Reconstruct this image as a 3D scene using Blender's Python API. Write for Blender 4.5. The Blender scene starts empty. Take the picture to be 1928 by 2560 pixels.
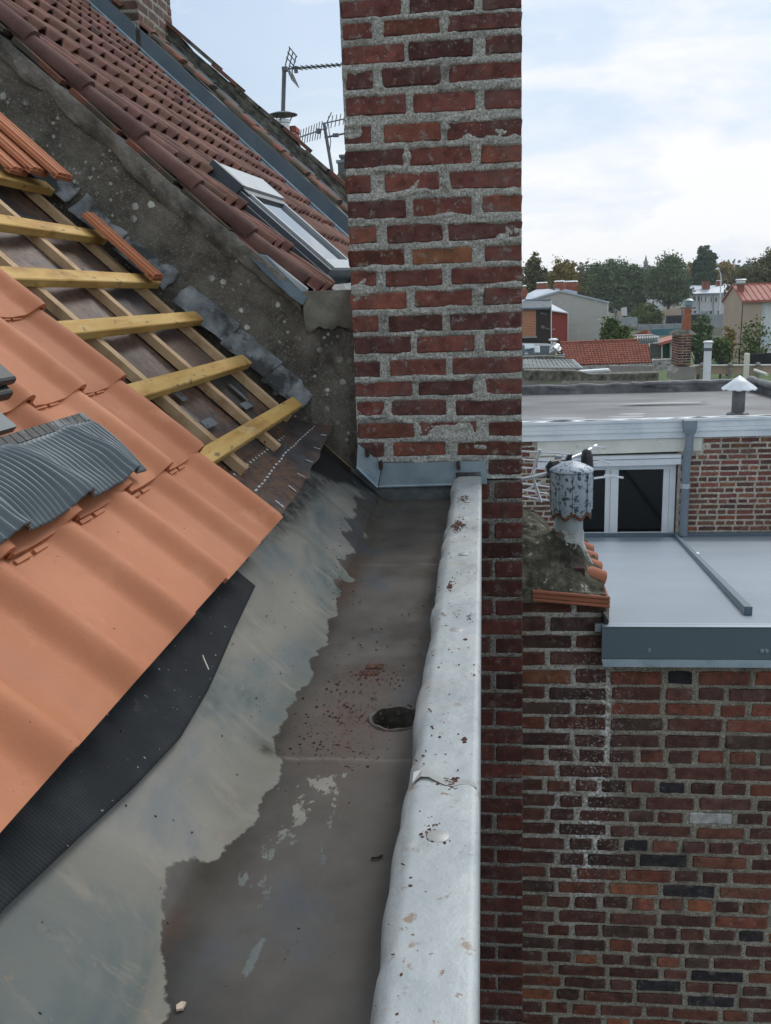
import bpy, math, random
import numpy as np
from mathutils import Vector, Matrix

random.seed(11)
RNG = np.random.default_rng(5)
SC = bpy.context.scene
COL = SC.collection
R_ = math.radians

# ------------------------------------------------------------------ camera
# the eye is the origin; the ground lies 7 m below it
F_PX, W_PX, H_PX = 2300.0, 1928.0, 2560.0
CAM = np.array([[0.99416433, -0.00992815, -0.10741838],
                [0.10221797, -0.2315581, 0.96743596],
                [-0.03447844, -0.97277042, -0.22919196]])   # columns: right, down, forward
cam_data = bpy.data.cameras.new('camera')
cam = bpy.data.objects.new('camera', cam_data)
COL.objects.link(cam)
SC.camera = cam
cam_data.sensor_fit = 'VERTICAL'
cam_data.sensor_height = 36.0
cam_data.lens = F_PX / H_PX * 36.0
cam_data.clip_start = 0.02
cam_data.clip_end = 6000.0
m = Matrix.Identity(4)
for i in range(3):
    m[i][0] = CAM[i][0]
    m[i][1] = -CAM[i][1]
    m[i][2] = -CAM[i][2]
cam.matrix_world = m

# ------------------------------------------------------------------ light and sky
SUN_EL, SUN_AZ = R_(42), R_(28)          # azimuth from +Y towards +X: a veiled sun ahead and right
world = bpy.data.worlds.new('World')
SC.world = world
world.use_nodes = True
wt = world.node_tree
for n_ in list(wt.nodes):
    wt.nodes.remove(n_)
wo = wt.nodes.new('ShaderNodeOutputWorld')
bg = wt.nodes.new('ShaderNodeBackground')
bg.inputs['Strength'].default_value = 0.1
sky = wt.nodes.new('ShaderNodeTexSky')
sky.sky_type = 'NISHITA'
sky.sun_disc = False
sky.sun_elevation = SUN_EL
sky.sun_rotation = SUN_AZ
sky.air_density = 1.2
sky.dust_density = 1.5
tc = wt.nodes.new('ShaderNodeTexCoord')


def wn(kind, **kw):
    n = wt.nodes.new(kind)
    for k, v in kw.items():
        setattr(n, k, v)
    return n


def w_noise(scale, detail, rough, sx, sy, sz, ox=0.0, dist=0.0):
    mp = wn('ShaderNodeMapping')
    mp.inputs['Scale'].default_value = (sx, sy, sz)
    mp.inputs['Location'].default_value = (ox, ox * .7, ox * .3)
    wt.links.new(tc.outputs['Generated'], mp.inputs['Vector'])
    no = wn('ShaderNodeTexNoise')
    no.inputs['Scale'].default_value = scale
    no.inputs['Detail'].default_value = detail
    no.inputs['Roughness'].default_value = rough
    no.inputs['Distortion'].default_value = dist
    wt.links.new(mp.outputs['Vector'], no.inputs['Vector'])
    return no.outputs['Fac']


def w_ramp(fac, stops):
    r = wn('ShaderNodeValToRGB')
    e = r.color_ramp.elements
    while len(e) < len(stops):
        e.new(0.5)
    for el, (p, col) in zip(e, stops):
        el.position = p
        el.color = (*col, 1) if len(col) == 3 else col
    wt.links.new(fac, r.inputs['Fac'])
    return r.outputs['Color']


def w_mix(fac, a, b):
    mx = wn('ShaderNodeMix', data_type='RGBA')
    for sock, v in ((mx.inputs[0], fac), (mx.inputs[6], a), (mx.inputs[7], b)):
        if hasattr(v, 'is_linked'):
            wt.links.new(v, sock)
        else:
            sock.default_value = v
    return mx.outputs[2]


# broad veil of grey-blue cloud, white heaps of cloud over it, blue showing between
veil = w_ramp(w_noise(2.0, 6, .55, 1, 1, 2.0, 3.1), [(.34, (5.3, 6.6, 8.6)), (.50, (6.3, 7.4, 8.9)), (.66, (7.3, 8.1, 9.2))])
cover = w_ramp(w_noise(1.7, 5, .55, 1, 1, 2.2, 7.7), [(.34, (.55,) * 3), (.56, (.97,) * 3)])
base_sky = w_mix(cover, sky.outputs['Color'], veil)
heap = w_ramp(w_noise(2.8, 9, .56, 1, 1, 3.2, 9.0, .3), [(.46, (0,) * 3), (.60, (1,) * 3)])
final = w_mix(heap, base_sky, (9.1, 9.2, 9.3, 1))
wt.links.new(final, bg.inputs['Color'])
wt.links.new(bg.outputs['Background'], wo.inputs['Surface'])

sun_data = bpy.data.lights.new('sun', 'SUN')
sun_data.energy = 1.5
sun_data.angle = R_(20)
sun_data.color = (1.0, 0.965, 0.92)
sun = bpy.data.objects.new('sun', sun_data)
COL.objects.link(sun)
sdir = Vector((math.sin(SUN_AZ) * math.cos(SUN_EL), math.cos(SUN_AZ) * math.cos(SUN_EL), math.sin(SUN_EL)))
sun.rotation_euler = (-sdir).to_track_quat('-Z', 'Y').to_euler()

vs = SC.view_settings
vs.view_transform = 'Standard'
vs.look = 'None'
vs.exposure = 0.16
vs.gamma = 1.0
vs.use_curve_mapping = False
try:
    SC.cycles.max_bounces = 6
    SC.cycles.diffuse_bounces = 3
    SC.cycles.glossy_bounces = 3
    SC.cycles.transparent_max_bounces = 6
    SC.cycles.use_denoising = True
except Exception:
    pass


# ------------------------------------------------------------------ where things stand
def at(x, y, Y):
    """world point seen at photo position x, y that stands Y metres ahead"""
    d = CAM @ np.array([(x - W_PX / 2) / F_PX, (y - H_PX / 2) / F_PX, 1.0])
    return Vector(d * (Y / d[1]))


def px(p):
    c = CAM.T @ np.array(p, float)
    if c[2] <= 0.01:
        return (-9e9, -9e9)
    return (W_PX / 2 + F_PX * c[0] / c[2], H_PX / 2 + F_PX * c[1] / c[2])


AL = R_(43.08)                                      # pitch of the roofs
SA, CA = math.sin(AL), math.cos(AL)


def rp(s, Y, c):
    """point on a roof plane: s up the slope, Y along the eave, c = plane offset along its normal"""
    return Vector((c * SA - s * CA, Y, c * CA + s * SA))


# ------------------------------------------------------------------ objects
BASE = {}


def cu(r, g, b):
    f = lambda v: (v / 255 / 12.92) if v / 255 <= 0.04045 else ((v / 255 + 0.055) / 1.055) ** 2.4
    return (f(r), f(g), f(b))


def tag(o, label=None, cat=None, group=None, kind=None):
    if label:
        o['label'] = label
    if cat:
        o['category'] = cat
    if group:
        o['group'] = group
    if kind:
        o['kind'] = kind
    return o


def thing(name, label, cat, loc=(0, 0, 0), group=None, kind=None):
    o = bpy.data.objects.new(name, None)
    o.empty_display_size = 0.1
    o.location = loc
    COL.objects.link(o)
    BASE[o.name] = Vector(loc)
    return tag(o, label, cat, group, kind)


def link(name, me, parent=None, loc=(0, 0, 0), rot=None, scale=None):
    o = bpy.data.objects.new(name, me)
    COL.objects.link(o)
    L = Vector(loc)
    BASE[o.name] = L
    if parent is not None:
        o.parent = parent
        o.location = L - BASE[parent.name]
    else:
        o.location = L
    if rot is not None:
        if isinstance(rot, Matrix):
            o.rotation_euler = rot.to_euler()
        else:
            o.rotation_euler = rot
    if scale is not None:
        o.scale = scale
    return o


class MB:
    """collects shapes; build() links them as one mesh object"""

    def __init__(self):
        self.v = []
        self.f = []

    def add(self, vs_, fs_):
        b = len(self.v)
        self.v.extend([tuple(p) for p in vs_])
        self.f.extend([tuple(b + i for i in q) for q in fs_])
        return self

    def box(self, x0, x1, y0, y1, z0, z1):
        return self.obox((x0, y0, z0), (x1 - x0, 0, 0), (0, y1 - y0, 0), (0, 0, z1 - z0))

    def obox(self, o, a, b, c):
        o, a, b, c = Vector(o), Vector(a), Vector(b), Vector(c)
        vs_ = [o, o + a, o + a + b, o + b, o + c, o + a + c, o + a + b + c, o + b + c]
        fs_ = [(0, 3, 2, 1), (4, 5, 6, 7), (0, 1, 5, 4), (1, 2, 6, 5), (2, 3, 7, 6), (3, 0, 4, 7)]
        if a.cross(b).dot(c) < 0:
            fs_ = [tuple(reversed(f)) for f in fs_]
        return self.add(vs_, fs_)

    def prism(self, poly, d):
        """a flat outline given thickness along vector d"""
        P = [Vector(p) for p in poly]
        d = Vector(d)
        n = len(P)
        vs_ = P + [p + d for p in P]
        nrm = Vector()
        for i in range(n):
            nrm += P[i].cross(P[(i + 1) % n])
        front = tuple(range(n))
        back = tuple(range(2 * n - 1, n - 1, -1))
        sides = [(i, i + n, (i + 1) % n + n, (i + 1) % n) for i in range(n)]
        fs_ = [front, back] + sides
        if nrm.dot(d) > 0:
            fs_ = [tuple(reversed(f)) for f in fs_]
        return self.add(vs_, fs_)

    def tube(self, pts, r, n=8, caps=True):
        P = [Vector(p) for p in pts]
        rr = r if isinstance(r, (list, tuple)) else [r] * len(P)
        ref = None
        vs_, fs_ = [], []
        for i, p in enumerate(P):
            d = (P[min(i + 1, len(P) - 1)] - P[max(i - 1, 0)]).normalized()
            if ref is None:
                ref = d.orthogonal().normalized()
            u = (ref - d * ref.dot(d)).normalized()
            ref = u
            w = d.cross(u)
            for k in range(n):
                a = 2 * math.pi * k / n
                vs_.append(p + (u * math.cos(a) + w * math.sin(a)) * rr[i])
        for i in range(len(P) - 1):
            for k in range(n):
                a, b = i * n + k, i * n + (k + 1) % n
                fs_.append((a, b, b + n, a + n))
        if caps:
            fs_.append(tuple(range(n - 1, -1, -1)))
            fs_.append(tuple(range((len(P) - 1) * n, len(P) * n)))
        return self.add(vs_, fs_)

    def lathe(self, c, prof, n=20, lobes=0, amp=0.0):
        c = Vector(c)
        vs_, fs_ = [], []
        for r, z in prof:
            for k in range(n):
                a = 2 * math.pi * k / n
                q = r * (1 + (amp * math.cos(a * lobes) if lobes else 0))
                vs_.append((c.x + q * math.cos(a), c.y + q * math.sin(a), c.z + z))
        for i in range(len(prof) - 1):
            for k in range(n):
                a, b = i * n + k, i * n + (k + 1) % n
                fs_.append((a, b, b + n, a + n))
        fs_.append(tuple(range(n - 1, -1, -1)))
        fs_.append(tuple(range((len(prof) - 1) * n, len(prof) * n)))
        return self.add(vs_, fs_)

    def mesh(self, name, mat, smooth=False):
        me = bpy.data.meshes.new(name)
        me.from_pydata(self.v, [], self.f)
        if mat:
            me.materials.append(mat)
        if smooth:
            me.polygons.foreach_set('use_smooth', [True] * len(me.polygons))
        me.update()
        return me

    def build(self, name, mat, parent=None, smooth=False):
        if parent is not None:
            b = BASE[parent.name]
        else:
            b = Vector((0, 0, 0))
            if self.v:
                xs = np.array([tuple(p) for p in self.v])
                lo, hi = xs.min(0), xs.max(0)
                b = Vector(((lo[0] + hi[0]) / 2, (lo[1] + hi[1]) / 2, lo[2]))
        if b.length > 0:
            self.v = [(p[0] - b.x, p[1] - b.y, p[2] - b.z) for p in self.v]
        me = self.mesh(name, mat, smooth)
        o = bpy.data.objects.new(name, me)
        COL.objects.link(o)
        BASE[o.name] = b
        if parent is not None:
            o.parent = parent
        else:
            o.location = b
        return o


def shade(o, ang=40):
    me = o.data
    me.polygons.foreach_set('use_smooth', [True] * len(me.polygons))
    try:
        me.set_sharp_from_angle(angle=R_(ang))
    except Exception:
        pass
    return o


def grid_mesh(name, P, mat, smooth=True, close=False):
    """P: array (n, m, 3) of points"""
    n, mm = P.shape[:2]
    idx = np.arange(n * mm).reshape(n, mm)
    q = np.stack([idx[:-1, :-1], idx[1:, :-1], idx[1:, 1:], idx[:-1, 1:]], -1).reshape(-1, 4)
    me = bpy.data.meshes.new(name)
    me.vertices.add(n * mm)
    me.vertices.foreach_set('co', P.reshape(-1).astype(np.float32))
    me.loops.add(len(q) * 4)
    me.loops.foreach_set('vertex_index', q.reshape(-1).astype(np.int32))
    me.polygons.add(len(q))
    me.polygons.foreach_set('loop_start', np.arange(0, len(q) * 4, 4, dtype=np.int32))
    me.polygons.foreach_set('use_smooth', np.full(len(q), smooth))
    if mat:
        me.materials.append(mat)
    me.update()
    me.validate()
    return me


def attr(me, name, vals):
    a = me.attributes.new(name, 'FLOAT', 'POINT')
    a.data.foreach_set('value', np.asarray(vals, np.float32).reshape(-1))


# value noise on arrays
_PERM = np.random.default_rng(3).random(65536)


def vnoise(x, y, seed=0):
    xi, yi = np.floor(x).astype(int), np.floor(y).astype(int)
    xf, yf = x - xi, y - yi
    xf, yf = xf * xf * (3 - 2 * xf), yf * yf * (3 - 2 * yf)
    h = lambda a, b: _PERM[((a * 73856093) ^ (b * 19349663) ^ (seed * 83492791)) & 65535]
    return (h(xi, yi) * (1 - xf) + h(xi + 1, yi) * xf) * (1 - yf) + (h(xi, yi + 1) * (1 - xf) + h(xi + 1, yi + 1) * xf) * yf


def fbm(x, y, oct_=4, seed=0, gain=.5):
    t, a, s = 0, 1.0, 0
    for o in range(oct_):
        t = t + a * vnoise(x * 2 ** o, y * 2 ** o, seed + o * 17)
        s += a
        a *= gain
    return t / s


# ------------------------------------------------------------------ materials
class NT:
    def __init__(self, name):
        self.m = bpy.data.materials.new(name)
        self.m.use_nodes = True
        self.t = self.m.node_tree
        self.b = self.t.nodes['Principled BSDF']
        self._pos = None

    def n(self, kind, **kw):
        q = self.t.nodes.new(kind)
        for k, v in kw.items():
            setattr(q, k, v)
        return q

    def set(self, sock, v):
        if hasattr(v, 'is_linked') or isinstance(v, bpy.types.NodeSocket):
            self.t.links.new(v, sock)
        elif isinstance(v, (tuple, list)) and len(v) == 3 and sock.type == 'RGBA':
            sock.default_value = (*v, 1)
        else:
            sock.default_value = v

    def pos(self, stretch=(1, 1, 1)):
        if self._pos is None:
            self._pos = self.n('ShaderNodeNewGeometry').outputs['Position']
        if tuple(stretch) == (1, 1, 1):
            return self._pos
        q = self.n('ShaderNodeVectorMath', operation='MULTIPLY')
        self.t.links.new(self._pos, q.inputs[0])
        q.inputs[1].default_value = stretch
        return q.outputs[0]

    def noise(self, scale, detail=4, rough=.55, stretch=(1, 1, 1), dist=0.0, vec=None):
        q = self.n('ShaderNodeTexNoise')
        q.inputs['Scale'].default_value = scale
        q.inputs['Detail'].default_value = detail
        q.inputs['Roughness'].default_value = rough
        q.inputs['Distortion'].default_value = dist
        self.t.links.new(vec if vec is not None else self.pos(stretch), q.inputs['Vector'])
        return q.outputs['Fac']

    def voro(self, scale, feature='F1', stretch=(1, 1, 1)):
        q = self.n('ShaderNodeTexVoronoi', feature=feature)
        q.inputs['Scale'].default_value = scale
        self.t.links.new(self.pos(stretch), q.inputs['Vector'])
        return q.outputs['Distance']

    def smooth(self, v, lo, hi, a=0.0, b=1.0):
        q = self.n('ShaderNodeMapRange', interpolation_type='SMOOTHSTEP')
        self.set(q.inputs[0], v)
        q.inputs[1].default_value = lo
        q.inputs[2].default_value = hi
        q.inputs[3].default_value = a
        q.inputs[4].default_value = b
        return q.outputs[0]

    def math(self, op, a, b=0.0):
        q = self.n('ShaderNodeMath', operation=op)
        self.set(q.inputs[0], a)
        self.set(q.inputs[1], b)
        return q.outputs[0]

    def mix(self, fac, a, b, mode='MIX'):
        q = self.n('ShaderNodeMix', data_type='RGBA', blend_type=mode)
        self.set(q.inputs[0], fac)
        self.set(q.inputs[6], a)
        self.set(q.inputs[7], b)
        return q.outputs[2]

    def ramp(self, fac, stops):
        r = self.n('ShaderNodeValToRGB')
        e = r.color_ramp.elements
        while len(e) < len(stops):
            e.new(0.5)
        for el, (p, col) in zip(e, stops):
            el.position = p
            el.color = (*col, 1)
        self.set(r.inputs['Fac'], fac)
        return r.outputs['Color']

    def attr(self, name):
        q = self.n('ShaderNodeAttribute', attribute_name=name)
        return q.outputs['Fac']

    def bump(self, h, strength=.5, dist=.005, normal=None):
        q = self.n('ShaderNodeBump')
        q.inputs['Strength'].default_value = strength
        q.inputs['Distance'].default_value = dist
        self.set(q.inputs['Height'], h)
        if normal is not None:
            self.t.links.new(normal, q.inputs['Normal'])
        return q.outputs['Normal']

    def done(self, col=None, rough=None, metal=None, normal=None, spec=None):
        i = self.b.inputs
        for k, v in (('Base Color', col), ('Roughness', rough), ('Metallic', metal), ('Specular IOR Level', spec)):
            if v is not None:
                self.set(i[k], v)
        if normal is not None:
            self.t.links.new(normal, i['Normal'])
        return self.m


def pm(name, cols, scale=6, rough=.8, layers=(), bump=None, metal=0.0, stretch=(1, 1, 1), detail=5, spec=.4, lo=.3, hi=.7, objcol=False, rough2=None):
    """colour ramp over noise, then blotch layers (colour, scale, lo, hi, opacity, stretch); bump = (scale, strength, distance)"""
    t = NT(name)
    k = len(cols)
    stops = [(lo + (hi - lo) * i / max(1, k - 1), c_) for i, c_ in enumerate(cols)]
    nz = t.noise(scale, detail, .6, stretch)
    col = t.ramp(nz, stops)
    if objcol:
        oi = t.n('ShaderNodeObjectInfo')
        col = t.mix(1.0, col, oi.outputs['Color'], 'MULTIPLY')
    for L in layers:
        c_, s_, l_, h_, op = L[:5]
        st = L[5] if len(L) > 5 else (1, 1, 1)
        mk = t.smooth(t.noise(s_, 6, .62, st), l_, h_, 0, op)
        col = t.mix(mk, col, c_)
    nrm = None
    if bump:
        nrm = t.bump(t.noise(bump[0], 6, .65, bump[3] if len(bump) > 3 else (1, 1, 1)), bump[1], bump[2])
    rg = rough
    if rough2 is not None:
        rg = t.smooth(nz, lo, hi, rough, rough2)
    return t.done(col, rg, metal, nrm, spec)


MAT = {}
# --- bricks and mortar
def brick_mat(name, soot=.25, lime=.2, bumps=.5, salt=False):
    t = NT(name)
    oi = t.n('ShaderNodeObjectInfo')
    vec = t.n('ShaderNodeVectorMath', operation='ADD')
    t.t.links.new(t.pos(), vec.inputs[0])
    sc_ = t.n('ShaderNodeVectorMath', operation='SCALE')
    sc_.inputs[0].default_value = (7.0, 3.0, 5.0)
    t.t.links.new(oi.outputs['Random'], sc_.inputs['Scale'])
    t.t.links.new(sc_.outputs[0], vec.inputs[1])
    v = vec.outputs[0]
    n1 = t.noise(26, 5, .65, vec=v)
    col = t.mix(1.0, oi.outputs['Color'], t.ramp(n1, [(.3, (.55, .5, .5)), (.5, (.95, .95, .95)), (.7, (1.35, 1.28, 1.2))]), 'MULTIPLY')
    col = t.mix(t.smooth(t.noise(9, 6, .7, vec=v), .55, .70, 0, soot * 2.2), col, (.035, .028, .026))
    col = t.mix(t.smooth(t.noise(13, 5, .65, (1, 1, .16)), .52, .70, 0, soot * 1.6), col, (.05, .040, .036))
    col = t.mix(t.smooth(t.noise(150, 3, .6), .66, .72, 0, .8), col, (.02, .016, .015))
    col = t.mix(t.smooth(t.noise(11, 6, .7, vec=v), .50, .68, 0, lime * 2.6), col, (.135, .105, .092))
    col = t.mix(t.smooth(t.noise(34, 6, .75, vec=v), .55, .66, 0, lime * 3.2), col, (.27, .255, .23))
    col = t.mix(t.smooth(t.noise(190, 2, .6, vec=v), .70, .74, 0, lime * 3), col, (.55, .53, .50))
    if salt:          # lime that has run down from the roof edge
        sp_ = t.n('ShaderNodeSeparateXYZ')
        t.t.links.new(t.pos(), sp_.inputs[0])
        dx = t.math('ABSOLUTE', t.math('SUBTRACT', sp_.outputs[0], .41))
        mk = t.math('MULTIPLY', t.smooth(dx, .02, .20, 1, 0), t.math('MULTIPLY', t.smooth(sp_.outputs[2], -2.7, -2.0), t.smooth(sp_.outputs[2], -1.2, -1.5)))
        col = t.mix(t.math('MULTIPLY', mk, t.smooth(t.noise(95, 4, .75), .57, .65, 0, .8)), col, (.60, .61, .60))
    h = t.math('ADD', t.noise(70, 5, .7), t.math('MULTIPLY', t.noise(300, 3, .6), .5))
    return t.done(col, .88, 0, t.bump(h, bumps, .004), .25)


def mortar_mat(name, a, b, white=0.0, scale=1.0):
    t = NT(name)
    g = t.noise(150 * scale, 5, .78)
    col = t.ramp(g, [(.30, tuple(v * .30 for v in a)), (.44, a), (.56, b), (.70, tuple(min(1, v * 1.9) for v in b))])
    col = t.mix(t.smooth(t.noise(7 * scale, 5, .6), .45, .7, 0, .45), col, tuple(v * .55 for v in a))
    vz = t.voro(150 * scale)
    col = t.mix(t.smooth(vz, .14, .26, .8, 0), col, (.68, .67, .62))
    if white:
        w = t.attr('salt')
        col = t.mix(t.math('MULTIPLY', w, t.smooth(t.noise(85, 5, .8), .46, .54)), col, (.85, .86, .85))
    col = t.mix(t.smooth(t.noise(11 * scale, 5, .65, (1, 1, .2)), .54, .72, 0, .55), col, tuple(v * .35 for v in a))
    h = t.math('ADD', g, t.math('MULTIPLY', t.noise(520 * scale, 2, .6), .6))
    return t.done(col, .95, 0, t.bump(h, .8, .006), .2)


MAT['brick'] = brick_mat('brick_weathered', .22, .22)
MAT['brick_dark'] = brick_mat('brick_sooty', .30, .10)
MAT['brick_yard'] = brick_mat('brick_yard', .30, .12, salt=True)
MAT['brick_far'] = brick_mat('brick_plain', .18, .06, .3)
MAT['mortar'] = mortar_mat('lime_mortar', (.29, .295, .265), (.52, .525, .48))
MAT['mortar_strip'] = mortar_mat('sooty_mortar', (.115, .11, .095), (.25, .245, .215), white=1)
MAT['mortar_dark'] = mortar_mat('old_mortar', (.225, .212, .172), (.40, .375, .31), white=1)
MAT['mortar_far'] = mortar_mat('pale_mortar', (.38, .34, .27), (.50, .46, .38), scale=.3)

# --- new clay tile
t = NT('new_clay_tile')
oi = t.n('ShaderNodeObjectInfo')
n1 = t.noise(5, 4, .55)
col = t.ramp(n1, [(.3, (.385, .142, .066)), (.55, (.45, .174, .082)), (.75, (.50, .21, .108))])
rv = t.ramp(oi.outputs['Random'], [(0, (.84, .82, .82)), (.5, (.97, .96, .95)), (1, (1.08, 1.10, 1.14))])
col = t.mix(1.0, col, rv, 'MULTIPLY')
col = t.mix(t.smooth(t.noise(38, 5, .7), .56, .74, 0, .40), col, (.33, .135, .08))
col = t.mix(t.smooth(t.noise(11, 5, .65), .55, .72, 0, .35), col, (.56, .27, .15))
col = t.mix(t.smooth(t.noise(2.4, 3, .5, (1, 3, 1)), .56, .8, 0, .30), col, (.34, .15, .11))
col = t.mix(t.smooth(t.noise(170, 2, .5), .73, .77, 0, .8), col, (.16, .09, .06))
h = t.math('ADD', t.noise(260, 3, .6), t.math('MULTIPLY', t.noise(20, 3, .5), .8))
MAT['tile_new'] = t.done(col, .66, 0, t.bump(h, .10, .004), .3)

# --- old clay tile: brown red, lichen specks
MAT['tile_old'] = pm('old_clay_tile', [(.105, .054, .042), (.17, .083, .063), (.23, .12, .090)], 9, .88,
                     [((.06, .045, .04), 3.2, .52, .72, .6), ((.07, .06, .05), 30, .58, .74, .5), ((.36, .32, .28), 60, .70, .76, .8), ((.30, .12, .07), 5, .60, .75, .5)],
                     (120, .45, .004), objcol=True)
MAT['tile_mossy'] = pm('mossy_clay_tile', [(.075, .04, .032), (.17, .066, .042), (.24, .09, .055)], 7, .9,
                       [((.05, .052, .036), 5, .46, .56, .9), ((.40, .38, .33), 40, .66, .74, .8)], (80, .6, .006))

# --- render of the parapet: dark cement, algae, white lichen rosettes
t = NT('lichened_render')
n1 = t.noise(5.5, 6, .62)
col = t.ramp(n1, [(.30, (.055, .050, .042)), (.45, (.12, .110, .090)), (.58, (.19, .176, .146)), (.75, (.26, .245, .21))])
col = t.mix(t.smooth(t.noise(130, 4, .7), .53, .64, 0, .7), col, (.28, .27, .24))
col = t.mix(t.smooth(t.noise(18, 4, .6), .62, .72, 0, .6), col, (.17, .14, .06))
col = t.mix(t.smooth(t.noise(3.2, 6, .65, (1, 1, .6)), .52, .64, 0, .75), col, (.040, .036, .030))
gate = t.smooth(t.noise(4.5, 3, .5), .42, .58)
v1 = t.smooth(t.math('ADD', t.voro(17), t.math('MULTIPLY', t.noise(90, 3, .6), .22)), .27, .33, 1, 0)
v2 = t.smooth(t.math('ADD', t.voro(42), t.math('MULTIPLY', t.noise(160, 3, .6), .2)), .30, .37, 1, 0)
col = t.mix(t.math('MULTIPLY', t.math('MULTIPLY', v1, gate), 1.0), col, (.62, .63, .58))
col = t.mix(t.math('MULTIPLY', t.math('MULTIPLY', v2, t.smooth(t.noise(7, 3, .5), .5, .6)), .75), col, (.55, .55, .49))
h = t.math('ADD', t.noise(60, 6, .7), t.math('MULTIPLY', t.noise(240, 3, .6), .5))
MAT['render'] = t.done(col, .95, 0, t.bump(h, .8, .008), .2)
MAT['fillet'] = pm('cement_fillet', [(.10, .097, .083), (.19, .183, .158), (.28, .27, .24)], 14, .95,
                   [((.04, .038, .03), 5, .5, .68, .7), ((.42, .42, .38), 55, .64, .70, .8)], (90, .9, .008))
MAT['render_pale'] = pm('pale_render', [(.12, .113, .095), (.20, .19, .16), (.27, .26, .225)], 9, .95,
                        [((.05, .05, .04), 6, .55, .7, .7)], (70, .6, .006))
MAT['moss_wall'] = pm('mossy_wall', [(.055, .055, .042), (.135, .13, .105), (.24, .235, .20)], 10, .95,
                      [((.42, .42, .37), 16, .64, .69, .85), ((.025, .03, .02), 4, .5, .66, .7)], (40, .9, .015))

# --- metals
t = NT('weathered_zinc_gutter')
p = t.pos()
n1 = t.noise(4.2, 6, .6, (1, .55, 1), .8)
zinc = t.ramp(n1, [(.30, (.060, .080, .082)), (.42, (.120, .136, .126)), (.52, (.172, .168, .142)), (.66, (.22, .21, .18))])
zinc = t.mix(t.smooth(t.noise(9, 5, .6, (1, .45, 1), .3),   .48, .72, 0, .5), zinc, (.085, .115, .14))
zinc = t.mix(t.smooth(t.noise(13, 6, .65, (.5, 1.4, .5), 1.0), .54, .70, 0, .5), zinc, (.26, .23, .185))
zinc = t.mix(t.smooth(t.noise(22, 5, .65), .64, .72, 0, .55), zinc, (.30, .20, .12))
zinc = t.mix(t.smooth(t.noise(3.1, 4, .6, (.6, 2.5, .6)), .60, .72, 0, .5), zinc, (.10, .105, .10))
zinc = t.mix(t.smooth(t.noise(70, 4, .7), .68, .74, 0, .6), zinc, (.09, .08, .07))
mud = t.ramp(t.noise(6, 5, .6), [(.3, (.045, .041, .036)), (.5, (.070, .062, .052)), (.7, (.090, .083, .074))])
mud = t.mix(t.smooth(t.noise(5, 5, .6, (1, .6, 1), .6), .54, .70, 0, .6), mud, (.055, .070, .084))
mud = t.mix(t.math('MULTIPLY', t.attr('dust'), t.smooth(t.noise(60, 5, .7), .38, .62, .25, .95)), mud, (.088, .052, .040))
mud = t.mix(t.smooth(t.noise(150, 3, .6), .70, .75, 0, .8), mud, (.030, .026, .022))
edge = t.math('ADD', t.attr('wet'), t.math('MULTIPLY', t.math('SUBTRACT', t.noise(20, 6, .62), .5), .05))
wetm = t.smooth(edge, -.0015, .0025)
patch = t.math('ADD', t.attr('flake'), t.math('MULTIPLY', t.math('SUBTRACT', t.noise(46, 6, .72, (1, .55, 1)), .5), 2.6))
pmk = t.smooth(patch, .52, .58)
keep = t.math('MULTIPLY', wetm, t.math('SUBTRACT', 1.0, pmk))
# damp darker band along the tide line
band = t.smooth(edge, .0, .06, .35, 0)
mud = t.mix(t.math('MULTIPLY', band, 1.0), mud, (.045, .041, .036))
col = t.mix(keep, zinc, mud)
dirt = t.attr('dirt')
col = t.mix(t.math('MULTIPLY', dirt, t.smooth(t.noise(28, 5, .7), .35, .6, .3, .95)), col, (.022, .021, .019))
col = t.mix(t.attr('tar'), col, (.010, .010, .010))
col = t.mix(t.math('MULTIPLY', t.attr('seamline'), t.smooth(t.noise(40, 4, .7), .36, .56, .15, .8)), col, (.15, .135, .115))
wetr = t.smooth(t.noise(5, 4, .6), .40, .62, .34, .66)
wetr = t.math('MAXIMUM', wetr, t.math('MULTIPLY', t.attr('fold'), .95))
rg = t.mix(keep, (.72, .72, .72), wetr)
h = t.math('ADD', t.math('MULTIPLY', t.noise(8, 3, .5), 1.6), t.math('MULTIPLY', t.noise(160, 3, .6), .12))
MAT['zinc'] = t.done(col, rg, .03, t.bump(h, .25, .012), t.math('SUBTRACT', .3, t.math('MULTIPLY', t.attr('fold'), .28)))

MAT['coping'] = pm('pale_zinc_coping', [(.25, .285, .295), (.35, .385, .39), (.43, .455, .45)], 6, .5,
                   [((.36, .33, .28), 7, .52, .70, .6), ((.20, .21, .21), 10, .56, .70, .5, (1, .5, 1)), ((.24, .16, .10), 36, .60, .68, .75), ((.22, .14, .09), 58, .65, .69, .85), ((.30, .37, .42), 6, .58, .72, .5), ((.13, .09, .07), 110, .70, .73, .8)],
                   (13, .35, .014), metal=.06, spec=.4)
MAT['zinc_clean'] = pm('blue_grey_zinc', [(.16, .225, .26), (.225, .295, .335), (.29, .36, .395)], 8, .45,
                       [((.15, .10, .07), 24, .68, .74, .5), ((.12, .15, .16), 9, .6, .75, .5)], (30, .15, .004), metal=.2)
MAT['anthracite'] = pm('anthracite_sheet', [(.080, .115, .14), (.095, .135, .162), (.11, .15, .175)], 5, .5, [((.2, .2, .19), 120, .73, .76, .5)], (14, .06, .006), metal=.1)
MAT['lead'] = pm('old_lead', [(.05, .056, .058), (.14, .155, .16), (.26, .28, .28)], 15, .55,
                 [((.025, .026, .024), 9, .48, .58, .9), ((.38, .40, .40), 40, .64, .72, .5)], (26, .6, .012), metal=.2)
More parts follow.
